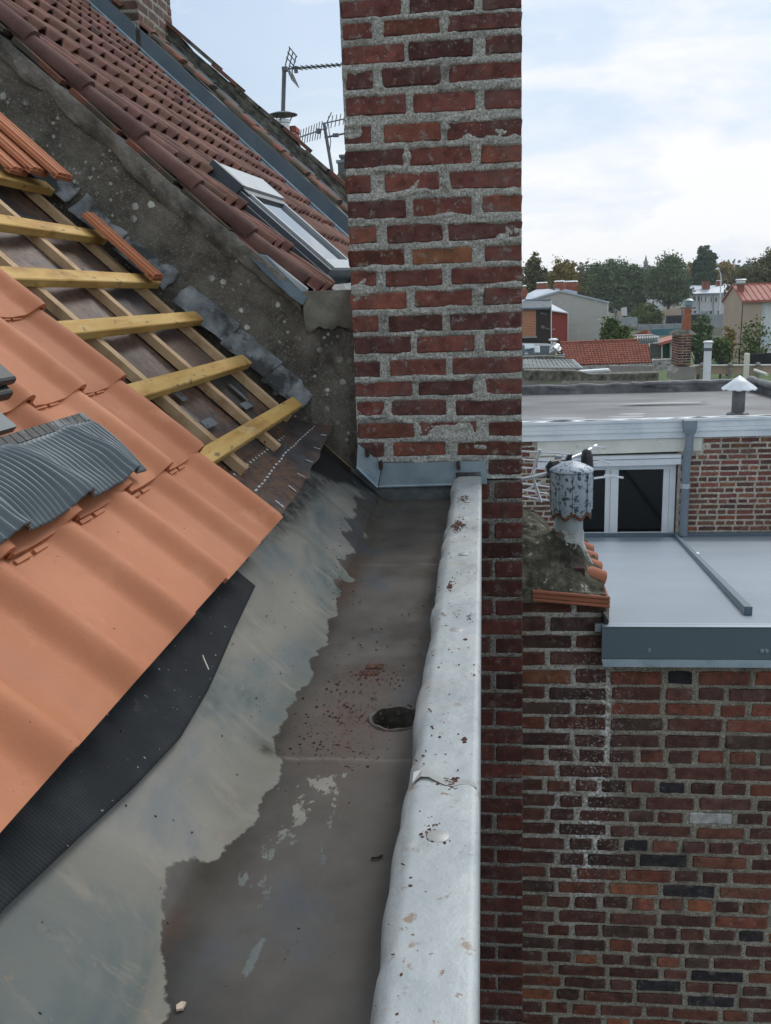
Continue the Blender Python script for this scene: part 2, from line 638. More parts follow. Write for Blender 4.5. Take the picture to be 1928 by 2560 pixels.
MAT['pleat'] = pm('pleated_flashing', [(.085, .108, .118), (.112, .140, .150), (.15, .18, .19)], 6, .45, [((.28, .30, .30), 90, .70, .76, .5)], (50, .1, .003), metal=.1)
MAT['alu'] = pm('bare_aluminium', [(.55, .58, .60), (.66, .68, .70)], 20, .35, metal=.5)
MAT['steel'] = pm('grey_steel', [(.10, .11, .12), (.16, .17, .18)], 20, .5, metal=.3)
MAT['nail'] = pm('rusty_iron', [(.02, .015, .012), (.06, .035, .025)], 60, .8)
MAT['solder'] = pm('solder_spot', [(.30, .31, .30), (.36, .37, .36)], 60, .5, metal=.3)

# --- timber
MAT['batten'] = pm('treated_batten', [(.42, .235, .062), (.55, .345, .105), (.61, .43, .17)], 9, .75,
                   [((.24, .11, .035), 5, .56, .70, .6, (1, .35, 1)), ((.10, .08, .055), 34, .60, .68, .8, (1.6, .5, 1.6)), ((.60, .50, .26), 14, .60, .72, .6, (1, .3, 1))],
                   (140, .4, .003, (1, .12, 1)), stretch=(3, .35, 3))
MAT['counter'] = pm('pale_softwood', [(.32, .20, .11), (.47, .325, .185), (.56, .41, .25)], 12, .8,
                    [((.14, .085, .05), 9, .58, .70, .6, (.5, 2, .5)), ((.08, .06, .045), 60, .66, .72, .7)], (120, .4, .003))
# --- membranes
t = NT('roof_underlay')
n1 = t.noise(7, 6, .6)
col = t.ramp(n1, [(.3, (.026, .026, .027)), (.5, (.045, .044, .045)), (.7, (.075, .074, .075))])
dustm = t.math('MULTIPLY', t.smooth(t.noise(4.2, 5, .6, (1, .8, 1)), .40, .56), t.smooth(t.noise(38, 5, .75), .34, .58))
col = t.mix(t.math('MULTIPLY', dustm, .85), col, (.155, .085, .052))
col = t.mix(t.smooth(t.noise(170, 3, .6), .70, .74, 0, .7), col, (.22, .20, .18))
MAT['underlay'] = t.done(col, .55, 0, t.bump(t.noise(14, 5, .6), .5, .012), .4)
MAT['print'] = pm('white_print', [(.40, .41, .41), (.55, .56, .56)], 60, .7, [((.06, .06, .06), 70, .52, .64, .8)])
MAT['printgrey'] = pm('grey_print', [(.13, .14, .15), (.18, .19, .20)], 60, .7, [((.05, .05, .05), 50, .52, .66, .8)])
t = NT('ribbed_black_membrane')
wv = t.n('ShaderNodeTexWave', wave_type='BANDS', bands_direction='Y')
wv.inputs['Scale'].default_value = 60
t.t.links.new(t.pos(), wv.inputs['Vector'])
n1 = t.noise(9, 5, .6)
col = t.ramp(n1, [(.3, (.013, .015, .017)), (.55, (.020, .023, .026)), (.75, (.033, .037, .040))])
col = t.mix(t.smooth(t.noise(16, 6, .7), .62, .72, 0, .35), col, (.13, .125, .12))
col = t.mix(t.smooth(t.noise(120, 2, .5), .72, .75, 0, .8), col, (.35, .35, .34))
MAT['membrane'] = t.done(col, .8, 0, t.bump(wv.outputs['Fac'], .35, .002), .15)
MAT['black_plastic'] = pm('black_plastic', [(.012, .013, .015), (.03, .033, .036)], 12, .4)

# --- general
MAT['white_pvc'] = pm('white_pvc', [(.62, .66, .68), (.74, .77, .78)], 4, .45, [((.45, .46, .45), 9, .6, .75, .4)])
MAT['white_paint'] = pm('flaking_white_paint', [(.60, .60, .53), (.70, .70, .63)], 5, .75, [((.25, .24, .2), 10, .63, .67, .8), ((.45, .45, .40), 3, .5, .7, .4)], (40, .3, .004))
MAT['fascia'] = pm('white_fascia_metal', [(.52, .58, .61), (.66, .71, .73), (.74, .78, .79)], 3, .4, [((.35, .37, .38), 2.5, .58, .72, .5, (.4, 1, 6))])
MAT['zinc_roof'] = pm('grey_zinc_roof', [(.235, .285, .33), (.27, .32, .365), (.30, .35, .39)], 1.4, .38, [((.36, .40, .43), 3, .58, .76, .4), ((.20, .245, .28), .9, .52, .7, .4)], (6, .05, .01), metal=.25)
MAT['zinc_trim'] = pm('grey_zinc_trim', [(.105, .15, .18), (.125, .17, .20)], 3, .45, metal=.15)
MAT['pvc_grey'] = pm('grey_downpipe', [(.17, .21, .245), (.22, .26, .29)], 5, .5)
t = NT('bitumen_roof')
n1 = t.noise(1.6, 6, .6, (.35, 1.4, 1))
col = t.ramp(n1, [(.3, (.060, .062, .066)), (.5, (.115, .117, .121)), (.7, (.165, .168, .172))])
col = t.mix(t.smooth(t.noise(4, 5, .6, (.25, 1.5, 1)), .56, .7, 0, .6), col, (.045, .046, .049))
MAT['bitumen'] = t.done(col, t.smooth(t.noise(1.4, 4, .5, (.4, 1.5, 1)), .35, .65, .35, .7), 0, t.bump(t.noise(9, 4, .6), .25, .02), .5)
MAT['bitumen_dark'] = pm('bitumen_lip', [(.06, .062, .065), (.13, .133, .138), (.21, .215, .22)], 4, .5, [((.02, .02, .02), 3, .55, .7, .8, (.4, 1, 2))], (10, .5, .02))
t = NT('puddle_water')
MAT['puddle'] = t.done((.10, .105, .11), .03, 0, None, .8)
t = NT('dark_window_glass')
MAT['glass_dark'] = t.done((.006, .008, .008), .03, 0, None, .35)
t = NT('roof_window_glass')
MAT['glass_sky'] = t.done((.05, .06, .065), .02, .0, None, 1.0)
MAT['dark'] = pm('dark_void', [(.006, .006, .006), (.012, .011, .010)], 20, .9)
MAT['frame_grey'] = pm('grey_window_cladding', [(.060, .080, .093), (.075, .097, .11)], 6, .45, metal=.1)
MAT['frame_pale'] = pm('pale_window_lining', [(.30, .34, .36), (.40, .44, .45)], 6, .4)
MAT['terracotta'] = pm('terracotta_pot', [(.26, .095, .055), (.36, .135, .075)], 9, .8, [((.12, .07, .05), 5, .56, .7, .6)], (40, .3, .004))
MAT['flaunch'] = pm('mossy_flaunching', [(.035, .034, .022), (.085, .08, .055), (.17, .165, .13)], 17, .95,
                    [((.018, .018, .012), 9, .52, .64, .8), ((.46, .47, .43), 34, .62, .68, .8), ((.17, .14, .07), 20, .6, .7, .5)], (34, 1.0, .02))
MAT['cowl'] = pm('speckled_cowl', [(.27, .33, .38), (.37, .43, .48)], 12, .5,
                 [((.035, .055, .085), 62, .545, .57, .95), ((.55, .60, .63), 45, .66, .70, .6)], (60, .4, .003), metal=.15)
MAT['rust'] = pm('rust', [(.08, .038, .024), (.18, .075, .04)], 30, .85, bump=(90, .5, .003))
MAT['pipe_zinc'] = pm('dull_zinc_pipe', [(.26, .31, .33), (.36, .41, .42)], 8, .5, [((.22, .10, .05), 9, .60, .68, .7)], metal=.15)
MAT['lime'] = pm('limewashed_neck', [(.24, .27, .27), (.46, .49, .48)], 24, .9, [((.10, .105, .08), 14, .54, .62, .9)], (50, .8, .01))
# --- far things
MAT['ground'] = pm('ground_earth', [(.05, .07, .025), (.08, .085, .045)], .06, .95, [((.12, .115, .10), .05, .5, .6, .8)])
MAT['road'] = pm('asphalt', [(.045, .046, .048), (.065, .066, .068)], 2, .9)
MAT['grass'] = pm('grass_blades', [(.045, .085, .018), (.09, .14, .035)], 2, .9)
MAT['render_grey'] = pm('grey_house_render', [(.40, .40, .37), (.46, .46, .43)], .5, .95, [((.36, .36, .335), 1.2, .5, .7, .5, (.3, 1, 4))])
MAT['render_red'] = pm('red_house_paint', [(.30, .055, .04), (.34, .07, .05)], .8, .9)
MAT['render_tan'] = pm('tan_house_render', [(.40, .31, .24), (.45, .355, .28)], .5, .95)
MAT['render_white'] = pm('white_house_render', [(.62, .64, .66), (.70, .72, .73)], .5, .9, [((.50, .52, .54), .8, .5, .7, .4, (1, 1, .2))])
MAT['roof_zinc_far'] = pm('pale_zinc_roofing', [(.34, .40, .46), (.44, .50, .56)], .7, .5)
MAT['slate'] = pm('grey_slate', [(.09, .11, .125), (.16, .185, .20)], 3, .7, [((.26, .28, .28), 4, .56, .7, .6)], (20, .4, .02))
MAT['asbestos'] = pm('old_fibre_cement', [(.11, .125, .125), (.20, .22, .215), (.28, .30, .29)], 3, .9, [((.06, .065, .05), 2.5, .52, .66, .7)], (14, .6, .03))
MAT['roof_red'] = pm('red_ribbed_roof', [(.30, .095, .07), (.40, .145, .11)], 1.2, .7, [((.42, .24, .20), 2, .55, .75, .5)])
MAT['tile_far'] = pm('orange_red_tile', [(.20, .062, .038), (.32, .10, .058)], 3, .8, [((.10, .045, .035), 1.5, .52, .7, .6)])
MAT['wall_stone'] = pm('whitewashed_masonry', [(.22, .21, .19), (.46, .46, .44)], 9, .95, [((.12, .10, .085), 5, .52, .6, .8, (1, 1, 2.5))], (16, .7, .03))
MAT['block'] = pm('concrete_block', [(.22, .21, .185), (.29, .28, .25)], 4, .95)
MAT['green_paint'] = pm('green_paint', [(.022, .075, .05), (.035, .11, .075)], 3, .6)
MAT['teal_wall'] = pm('teal_wall_paint', [(.045, .14, .17), (.06, .17, .20)], .6, .8)
MAT['wall_grey'] = pm('grey_concrete', [(.24, .27, .29), (.32, .35, .37)], .8, .9)
MAT['black_screen'] = pm('black_screening', [(.010, .012, .016), (.018, .02, .025)], 2, .8)
MAT['board'] = pm('grey_green_boards', [(.09, .10, .085), (.14, .15, .13)], 4, .9, stretch=(.3, 1, 3))
MAT['wood_white'] = pm('white_painted_wood', [(.55, .57, .57), (.66, .68, .68)], 4, .7)
MAT['cream'] = pm('cream_pipe', [(.60, .60, .50), (.68, .68, .57)], 4, .6)
MAT['bark'] = pm('bark', [(.03, .025, .02), (.07, .06, .05)], 5, .95)
MAT['glass_far'] = pm('far_window_pane', [(.05, .06, .07), (.09, .10, .11)], 2, .15, spec=.6)
MAT['blind'] = pm('pale_roller_blind', [(.50, .56, .62), (.56, .62, .67)], 2, .6, stretch=(.1, .1, 8))
MAT['brick_orange_flat'] = pm('orange_brick', [(.36, .12, .055), (.46, .165, .08)], 5, .9)
MAT['soot_brick_flat'] = pm('soot_brick', [(.022, .017, .016), (.045, .032, .028)], 7, .9, [((.09, .05, .04), 9, .58, .68, .6)])
MAT['slate_blue'] = pm('church_slate', [(.10, .105, .13), (.14, .145, .17)], 1, .8)
MAT['dirt'] = pm('dirt_crumbs', [(.014, .011, .009), (.05, .032, .024)], 40, .95)
MAT['rubble'] = pm('red_crumbs', [(.05, .028, .02), (.13, .06, .04)], 60, .95)
MAT['chip'] = pm('pale_chip', [(.42, .34, .26), (.52, .43, .33)], 60, .9)


def leaf_mat(name, a, b, c=None):
    t = NT(name)
    stops = [(.25, a), (.55, b)] + ([(.8, c)] if c else [])
    col = t.ramp(t.noise(.55, 4, .7), stops)
    col = t.mix(1.0, col, t.ramp(t.noise(7, 2, .5), [(.3, (.6, .6, .6)), (.7, (1.3, 1.3, 1.3))]), 'MULTIPLY')
    return t.done(col, .85, 0, None, .1)


MAT['leaf_dark'] = leaf_mat('dark_leaves', (.075, .12, .06), (.135, .195, .095), (.18, .24, .11))
MAT['leaf_olive'] = leaf_mat('olive_leaves', (.09, .10, .052), (.15, .15, .075), (.19, .165, .075))
MAT['leaf_gold'] = leaf_mat('autumn_leaves', (.17, .15, .06), (.30, .23, .08), (.36, .25, .085))
MAT['leaf_poplar'] = leaf_mat('poplar_leaves', (.045, .085, .048), (.075, .13, .07), (.10, .155, .08))
MAT['leaf_bright'] = leaf_mat('green_leaves', (.055, .09, .028), (.11, .16, .05), (.18, .20, .07))
MAT['leaf_far'] = leaf_mat('far_leaves', (.09, .105, .09), (.125, .14, .115), (.15, .14, .105))
# ------------------------------------------------------------------ ground
MB().box(-1000, 1000, -200, 1500, -7.3, -7.0).build('ground', MAT['ground'])['kind'] = 'structure'

# ------------------------------------------------------------------ brickwork helpers
def brick_mesh(w, h, d, bev, jit, n_long=4, seed=0):
    """one worn brick, face towards -Y, centred in x and z, front at y=0"""
    rg = random.Random(seed)
    out = []
    hw, hh = w / 2, h / 2
    cr = min(w, h) * .12
    for i in range(n_long):
        x = -hw + cr + (w - 2 * cr) * i / (n_long - 1)
        out.append((x, -hh + rg.random() * jit))
    out.append((hw - rg.random() * jit, -hh + cr))
    out.append((hw - rg.random() * jit, hh - cr))
    for i in range(n_long):
        x = hw - cr - (w - 2 * cr) * i / (n_long - 1)
        out.append((x, hh - rg.random() * jit))
    out.append((-hw + rg.random() * jit, hh - cr))
    out.append((-hw + rg.random() * jit, -hh + cr))
    n = len(out)
    mb = MB()
    vs_ = [(x * (1 - 2 * bev / w), rg.uniform(0, .0012), z * (1 - 2 * bev / h)) for x, z in out]
    vs_ += [(x, bev * .8, z) for x, z in out] + [(x, d, z) for x, z in out]
    fs_ = [tuple(range(n))]
    for r in range(2):
        for i in range(n):
            j = (i + 1) % n
            fs_.append((r * n + i, (r + 1) * n + i, (r + 1) * n + j, r * n + j))
    return mb.add(vs_, fs_)


class BrickLib:
    def __init__(self, name, mat, lib_w=(.215, .105), h=.056, d=.05, bev=.004, jit=.004, count=10, n_long=4):
        self.items = []
        self.h = h
        for j, w in enumerate(lib_w):
            row = []
            for k in range(count):
                mb = brick_mesh(w, h, d, bev, jit, n_long if w > .15 else max(2, n_long - 1), seed=j * 100 + k)
                me = mb.mesh(name, mat, smooth=False)
                row.append(me)
            self.items.append((w, row))

    def put(self, parent, u0, u1, z0, z1, frame, color, rnd, out=0.0):
        w = u1 - u0
        W, row = min(self.items, key=lambda it: abs(it[0] - w))
        me = rnd.choice(row)
        org, ang = frame
        uc = (u0 + u1) / 2
        d = rnd.uniform(-.0015, .002) - out
        ca, sa = math.cos(ang), math.sin(ang)
        loc = (org[0] + uc * ca - d * sa, org[1] + uc * sa + d * ca, (z0 + z1) / 2)
        flip = rnd.random() < .5
        o = link('brick', me, parent, loc, (rnd.gauss(0, .006), rnd.gauss(0, .008), ang), (w / W, 1, (z1 - z0) / self.h))
        o.color = (*color, 1)
        return o


def mortar_sheet(name, rects, u0, u1, z0, z1, step, frame, mat, parent, depth=.35, recess=.011, joint=.0, amp=.006, edge=.009, salt=None, seed=0, smear=None):
    """mortar as one relief surface: full at the joints, set back behind the bricks, torn and uneven where they meet"""
    nu, nz = max(3, int((u1 - u0) / step)), max(3, int((z1 - z0) / step))
    U = np.linspace(u0, u1, nu)
    Z = np.linspace(z0, z1, nz)
    inside = np.zeros((nu, nz)) - .02
    for a, b, c, d in rects:
        i0, i1 = np.searchsorted(U, a), np.searchsorted(U, b)
        j0, j1 = np.searchsorted(Z, c), np.searchsorted(Z, d)
        if i1 <= i0 or j1 <= j0:
            continue
        du = np.minimum(U[i0:i1] - a, b - U[i0:i1])[:, None]
        # outer edges of the wall never hide under mortar
        if a <= u0 + .004:
            du = np.maximum(du, (b - U[i0:i1])[:, None] * (U[i0:i1] < (a + b) / 2)[:, None])
        if b >= u1 - .004:
            du = np.maximum(du, (U[i0:i1] - a)[:, None] * (U[i0:i1] > (a + b) / 2)[:, None])
        dz = np.minimum(Z[j0:j1] - c, d - Z[j0:j1])[None, :]
        inside[i0:i1, j0:j1] = np.minimum(du, dz)
    UU, ZZ = np.meshgrid(U, Z, indexing='ij')
    tt = np.clip(inside / edge, 0, 1)
    tt = tt * tt * (3 - 2 * tt)
    nz1 = (fbm(UU / .035, ZZ / .030, 4, seed, .6) - .5)
    nz2 = (fbm(UU / .12, ZZ / .09, 3, seed + 5, .6) - .5)
    hgt = joint - recess * tt + amp * 2 * nz1 + amp * 2.2 * nz2 * 1.0
    if smear is not None:
        hgt = hgt + smear(UU, ZZ)
    hgt = np.minimum(hgt, .006)
    fine = (vnoise(UU / .007, ZZ / .007, seed + 9) - .5) * min(.004, amp * .6)
    hgt = hgt + fine
    org, ang = frame
    ca, sa = math.cos(ang), math.sin(ang)
    # skirt back to the core
    def ring(P):
        return P
    D = -hgt
    P = np.stack([org[0] + UU * ca - D * sa, org[1] + UU * sa + D * ca, ZZ], -1)
    Pp = np.zeros((nu + 2, nz + 2, 3))
    Pp[1:-1, 1:-1] = P
    def back(q):
        r = q.copy()
        r[..., 0] += -(depth) * sa
        r[..., 1] += depth * ca
        return r
    Pp[0, 1:-1], Pp[-1, 1:-1] = back(P[0]), back(P[-1])
    Pp[1:-1, 0], Pp[1:-1, -1] = back(P[:, 0]), back(P[:, -1])
    Pp[0, 0], Pp[0, -1], Pp[-1, 0], Pp[-1, -1] = Pp[0, 1], Pp[0, -2], Pp[-1, 1], Pp[-1, -2]
    b = BASE[parent.name]
    Pp = Pp - np.array(b)
    me = grid_mesh(name, Pp, mat, True)
    me.flip_normals()
    if salt is not None:
        s = np.zeros((nu + 2, nz + 2))
        s[1:-1, 1:-1] = salt(UU, ZZ)
        attr(me, 'salt', s)
    o = bpy.data.objects.new(name, me)
    COL.objects.link(o)
    o.parent = parent
    try:
        me.set_sharp_from_angle(angle=R_(70))
    except Exception:
        pass
    return o


# ------------------------------------------------------------------ the tall chimney on the party wall
CH_X0, CH_X1, CH_Y = -.422, .125, 3.0
chimney = thing('brick_chimney', 'tall red brick chimney with thick pale mortar rising from the end of the zinc gutter', 'chimney', (CH_X0, CH_Y, -3.2))
rowz = [.905, .833, .777, .71, .639, .564, .481, .41, .337, .26, .187, .116, .052, -.017, -.089, -.158, -.233, -.3, -.365, -.436, -.498, -.566]
rnd = random.Random(21)
RED = [(.19, .070, .056), (.16, .062, .052), (.23, .086, .060), (.125, .054, .048), (.18, .068, .056)]
lib_ch = BrickLib('brick', MAT['brick'], (.205, .105), .056, .06, .004, .005, 12, 5)
rects, cols = [], []
for i, zc in enumerate(rowz):
    up = rowz[i - 1] if i else zc + .07
    dn = rowz[i + 1] if i + 1 < len(rowz) else zc - .068
    hh = min(.058, (up - dn) / 2 * .80)
    lx = CH_X0 + rnd.uniform(-.004, .004) + (.008 if zc > .55 else 0) + (.008 if zc < -.3 else 0)
    if i % 2 == 0:
        sp = [(lx, lx + .088), (lx + .118, lx + .298), (lx + .318, CH_X1)]
    else:
        sp = [(lx, lx + .188), (lx + .205, lx + .395), (lx + .425, CH_X1)]
    for k, (a, b) in enumerate(sp):
        ja = 0 if k == 0 else rnd.uniform(-.006, .006)
        jb = 0 if k == 2 else rnd.uniform(-.006, .006)
        tilt = rnd.uniform(-.003, .003)
        q = (a + ja, b + jb, zc - hh / 2 + tilt, zc + hh / 2 + tilt)
        c_ = rnd.choice(RED)
        f = rnd.uniform(.75, 1.1)
        if i == 11 and k == 1:
            c_, f = (.24, .105, .058), 1
        if i == 11 and k == 0 or (zc < -.4 and k == 2):
            f = .5
        if zc > .7 and k == 1:
            f *= .7
        rects.append(q)
        cols.append(tuple(v * f for v in c_))
for q, c_ in zip(rects, cols):
    lib_ch.put(chimney, *q, ((0, CH_Y), 0), c_, rnd)


def smear_ch(U, Z):
    # lime spread over the faces here and there, thickest low on the right
    m_ = np.clip((fbm(U / .10, Z / .055, 3, 77, .5) - .58) / .10, 0, 1) * .009
    low = np.exp(-((U + .03) / .10) ** 2 - ((Z + .46) / .07) ** 2) * .009
    top = np.exp(-((U + .17) / .10) ** 2 - ((Z - .80) / .05) ** 2) * .008
    mid = np.exp(-((U - .06) / .06) ** 2 - ((Z - .20) / .06) ** 2) * .009
    return m_ + low + top + mid


mortar_sheet('mortar', rects, CH_X0 + .004, CH_X1 - .003, -.60, .94, .0042, ((0, CH_Y), 0), MAT['mortar'], chimney, depth=.40, recess=.012, joint=-.0008, amp=.0052, edge=.010, seed=4, smear=smear_ch)

# the stack's right flank
for i, zc in enumerate(rowz):
    for a, b in ([(.115, .325), (.34, .395)] if i % 2 == 0 else [(.008, .215), (.23, .33), (.345, .395)]):
        c_ = rnd.choice(RED)
        lib_ch.put(chimney, a, b, zc - .027, zc + .027, ((CH_X1 - .003, CH_Y), R_(90)), tuple(v * rnd.uniform(.7, 1.1) for v in c_), rnd, out=.0015)

# shaft below the gutter, down the yard side
lib_dk = BrickLib('brick', MAT['brick_dark'], (.205, .105), .056, .06, .0035, .0035, 10, 4)
rects2 = []
zc = -.642
i = 0
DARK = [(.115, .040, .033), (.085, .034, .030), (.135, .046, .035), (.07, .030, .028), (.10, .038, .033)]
while zc > -3.1:
    hh = .0575
    if i % 2 == 0:
        sp = [(-.10, .019 + rnd.uniform(-.006, .006)), (.031, CH_X1 + .001)]
    else:
        sp = [(-.10, CH_X1 + .001)]
    for k, (a, b) in enumerate(sp):
        q = (a, b, zc - hh / 2, zc + hh / 2 + rnd.uniform(-.003, .003))
        rects2.append(q)
        c_ = rnd.choice(DARK if rnd.random() < .94 else RED)
        f = rnd.uniform(.75, 1.15)
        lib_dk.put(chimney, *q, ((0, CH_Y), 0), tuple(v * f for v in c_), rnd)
    zc -= .0683
    i += 1
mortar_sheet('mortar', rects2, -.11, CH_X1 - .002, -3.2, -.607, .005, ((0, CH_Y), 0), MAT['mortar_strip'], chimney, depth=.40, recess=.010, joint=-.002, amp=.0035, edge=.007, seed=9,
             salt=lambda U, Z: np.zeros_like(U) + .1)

# ------------------------------------------------------------------ yard wall right of the chimney with the low stack on it
W2_Y = 3.30
yard_wall = thing('brick_wall', 'dark brown brick yard wall with a white salt streak, right of the tall chimney', 'wall', (.12, W2_Y, -3.3))
wrows = [-1.146, -1.22, -1.292, -1.36, -1.433, -1.5, -1.563, -1.626, -1.694, -1.759, -1.828, -1.89, -1.956, -2.018, -2.081, -2.144, -2.212, -2.276, -2.341,
         -2.407, -2.477, -2.539, -2.606, -2.669, -2.729, -2.789, -2.849, -2.915, -2.978, -3.04, -3.10]
rects3 = []
W2_X1 = 1.5
BROWN = [(.115, .052, .041), (.088, .043, .036), (.14, .057, .041), (.072, .039, .034), (.155, .066, .047), (.10, .051, .043), (.12, .055, .045), (.085, .055, .047)]
lib_yd = BrickLib('brick', MAT['brick_yard'], (.19, .092), .05, .06, .0035, .0045, 12, 5)
for i, zc in enumerate(wrows):
    up = wrows[i - 1] if i else zc + .074
    dn = wrows[i + 1] if i + 1 < len(wrows) else zc - .064
    hh = (up - dn) / 2 - .0145
    pieces = []
    if zc > -1.40:                       # the stack: two bricks wide beside the roof edge
        pieces = [(.128, .318), (.334, .447)] if i % 2 == 0 else [(.128, .222), (.238, .447)]
    else:
        x = .128 if i % 2 else .128
        if zc > -1.7:
            pieces = [(.128, .318), (.334, .452)] if i % 2 == 0 else [(.128, .222), (.238, .452)]
            x = .468 + rnd.uniform(-.006, .006)
        header_row = i % 2 == 1
        while x < W2_X1:
            if header_row and zc < -1.7:
                w = rnd.uniform(.085, .098) if rnd.random() < .87 else rnd.uniform(.16, .185)
            else:
                w = rnd.uniform(.175, .205) if rnd.random() < .80 else rnd.uniform(.085, .10)
            if x == .128 and not header_row:
                w = .135
            pieces.append((x, x + w))
            x += w + rnd.uniform(.014, .023)
    for a, b in pieces:
        b = min(b, W2_X1 - .004)
        if b - a < .03:
            continue
        tz = rnd.uniform(-.003, .003)
        q = (a, b, zc - hh / 2 + tz, zc + hh / 2 + tz + rnd.uniform(-.002, .002))
        rects3.append(q)
        r_ = rnd.random()
        if r_ < .055 and a > .5:
            c_ = (.030, .030, .036)
        elif r_ < .075:
            c_ = (.25, .095, .05)
        elif r_ < .20:
            c_ = (.19, .07, .048)
        else:
            c_ = rnd.choice(BROWN)
        f = rnd.uniform(.8, 1.15)
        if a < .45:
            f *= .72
        if i == 13 and .78 < (a + b) / 2 < .88:
            c_, f = (.42, .43, .43), 1.0
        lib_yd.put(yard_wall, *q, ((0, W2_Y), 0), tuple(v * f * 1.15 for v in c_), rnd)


def salt_w(U, Z):
    line = np.where(Z > -1.7, .452, .452 - (-1.7 - Z) * .10)
    w = .018 + .05 * np.clip((-1.75 - Z) / .4, 0, 1)
    s = np.exp(-((U - line) / w) ** 2) * np.clip((Z + 2.75) / .6, 0, 1) * np.clip((-1.36 - Z) / .08, 0, 1)
    s += .5 * np.exp(-((U - .30) / .13) ** 2) * np.clip((Z + 2.5) / .5, 0, 1)
    return np.clip(s, 0, 1)


mortar_sheet('mortar', rects3, .126, .456, -1.385, -1.118, .0048, ((0, W2_Y), 0), MAT['mortar_dark'], yard_wall, depth=.60, recess=.0095, joint=-.003, amp=.0046, edge=.006, seed=30, salt=salt_w)
mortar_sheet('mortar', rects3, .126, W2_X1, -3.3, -1.385, .0052, ((0, W2_Y), 0), MAT['mortar_dark'], yard_wall, depth=.20, recess=.0095, joint=-.003, amp=.0046, edge=.006, seed=31, salt=salt_w)
# the piece of wall above -1.4 right of the stack is hidden behind the zinc edge
# ------------------------------------------------------------------ box gutter in zinc
C_AP = -.71                              # plane of the sloping apron
ZF = -.665
XK = (C_AP - CA * ZF) / SA               # where apron and floor meet
gutter = thing('gutter', 'wide zinc box gutter half covered in brown wet silt with a round outlet hole', 'gutter', (-.25, .4, ZF - .02))
GY0, GY1 = .33, 3.0
prof = []
for u in np.linspace(0, 1, 48):
    prof.append((-.080 + (XK + .018 + .080) * u, ZF))
f0 = Vector((XK + .018, ZF))
f1 = Vector((XK - .016 * CA, ZF + .016 * SA))
for u in np.linspace(.12, 1, 7):
    a_, b_ = f0.lerp(Vector((XK, ZF)), u), Vector((XK, ZF)).lerp(f1, u)
    q = a_.lerp(b_, u)
    prof.append((q.x, q.y))
for u in np.linspace(.02, 1, 48):
    s = u * .285
    prof.append((f1.x - s * CA, f1.y + s * SA))
prof = np.array(prof)
YS = np.linspace(GY0, GY1, 470)
A = np.zeros((len(prof), len(YS), 3))
A[..., 0] = prof[:, 0][:, None]
A[..., 1] = YS[None, :]
A[..., 2] = prof[:, 1][:, None]
arc = np.concatenate([[0], np.cumsum(np.hypot(np.diff(prof[:, 0]), np.diff(prof[:, 1])))])
QQ, YY = np.meshgrid(arc, YS, indexing='ij')
dent = (fbm(QQ / .16, YY / .22, 3, 41) - .5) * .010 + (fbm(QQ / .05, YY / .06, 2, 43) - .5) * .0022
dent *= np.clip((QQ - .0) / .05, 0, 1)
A[..., 2] += dent
# folded joints across the floor and up the apron
def seam(yc, q0, q1, skew=0.0, hgt=.0035, w=.006):
    yy = YY - (yc + skew * (QQ - q0))
    msk = np.clip((QQ - q0) / .02, 0, 1) * np.clip((q1 - QQ) / .02, 0, 1)
    return np.where(yy < 0, np.exp(-(yy / w) ** 2), np.exp(-(yy / (w * .4)) ** 2)) * hgt * msk
for yc in (1.222, 2.216):
    A[..., 2] += seam(yc, 0, .245, 0, .0022)
kq = arc[48]
A[..., 2] += seam(1.262, kq, kq + .30, 0.0, .005)
A[..., 2] += seam(2.235, kq, kq + .40, .10, .005)
A[..., 2] += seam(2.93, kq, kq + .40, -.25, .006)
# the outlet: faces inside the ring are left out
hx, hy, hr = -.146, 1.362, .040
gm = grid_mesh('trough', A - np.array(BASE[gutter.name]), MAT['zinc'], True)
tide_y = np.array([.3, .7, .8, .9, 1.03, 1.15, 1.27, 1.45, 1.63, 1.85, 2.04, 2.14, 2.24, 2.33, 2.45, 2.55, 2.66, 2.78, 2.90, 3.0])
tide_x = np.array([-.315, -.318, -.338, -.355, -.312, -.300, -.312, -.327, -.318, -.327, -.333, -.338, -.352, -.357, -.372, -.362, -.385, -.400, -.46, -.55])
tx = np.interp(YS, tide_y, tide_x)
tx = tx + (fbm(YS / .09, YS * 0, 2, 12) - .5) * .034 + np.where(YS > 2.0, (fbm(YS / .07, YS * 0 + 3, 2, 19) - .5) * .07, 0)
XX = A[..., 0]
attr(gm, 'wet', (XX - tx[None, :]) * 1.0)
fl = np.zeros_like(XX)
def dab(x, y, rx, ry, v, ang=0.0):
    ca_, sa_ = math.cos(ang), math.sin(ang)
    dx, dy = XX - x, YY - y
    e = ((dx * ca_ + dy * sa_) / rx) ** 2 + ((-dx * sa_ + dy * ca_) / ry) ** 2
    return v * np.exp(-e)
for a_ in [(-.243, 1.075, .020, .10, .62, 0.0), (-.236, 1.150, .034, .035, .70, 0), (-.262, .985, .016, .09, .54, 0), (-.206, 1.10, .010, .12, .50, 0.05), (-.205, 1.178, .009, .016, .9, 0),
           (-.245, .80, .0065, .034, .95, -.12), (-.275, .93, .03, .02, .36, 0), (-.335, 2.50, .012, .06, .45, 0), (-.30, 2.62, .008, .09, .45, 0.05), (-.26, 2.42, .006, .02, .5, 0)]:
    fl = np.maximum(fl, dab(*a_))
attr(gm, 'flake', fl)
sl = np.zeros_like(XX)
for yc in (1.222, 2.216):
    sl = np.maximum(sl, np.exp(-((YY - yc - .002) / .0055) ** 2) * (QQ < .235))
attr(gm, 'seamline', sl)
attr(gm, 'fold', np.exp(-((QQ - arc[51]) / .030) ** 2))
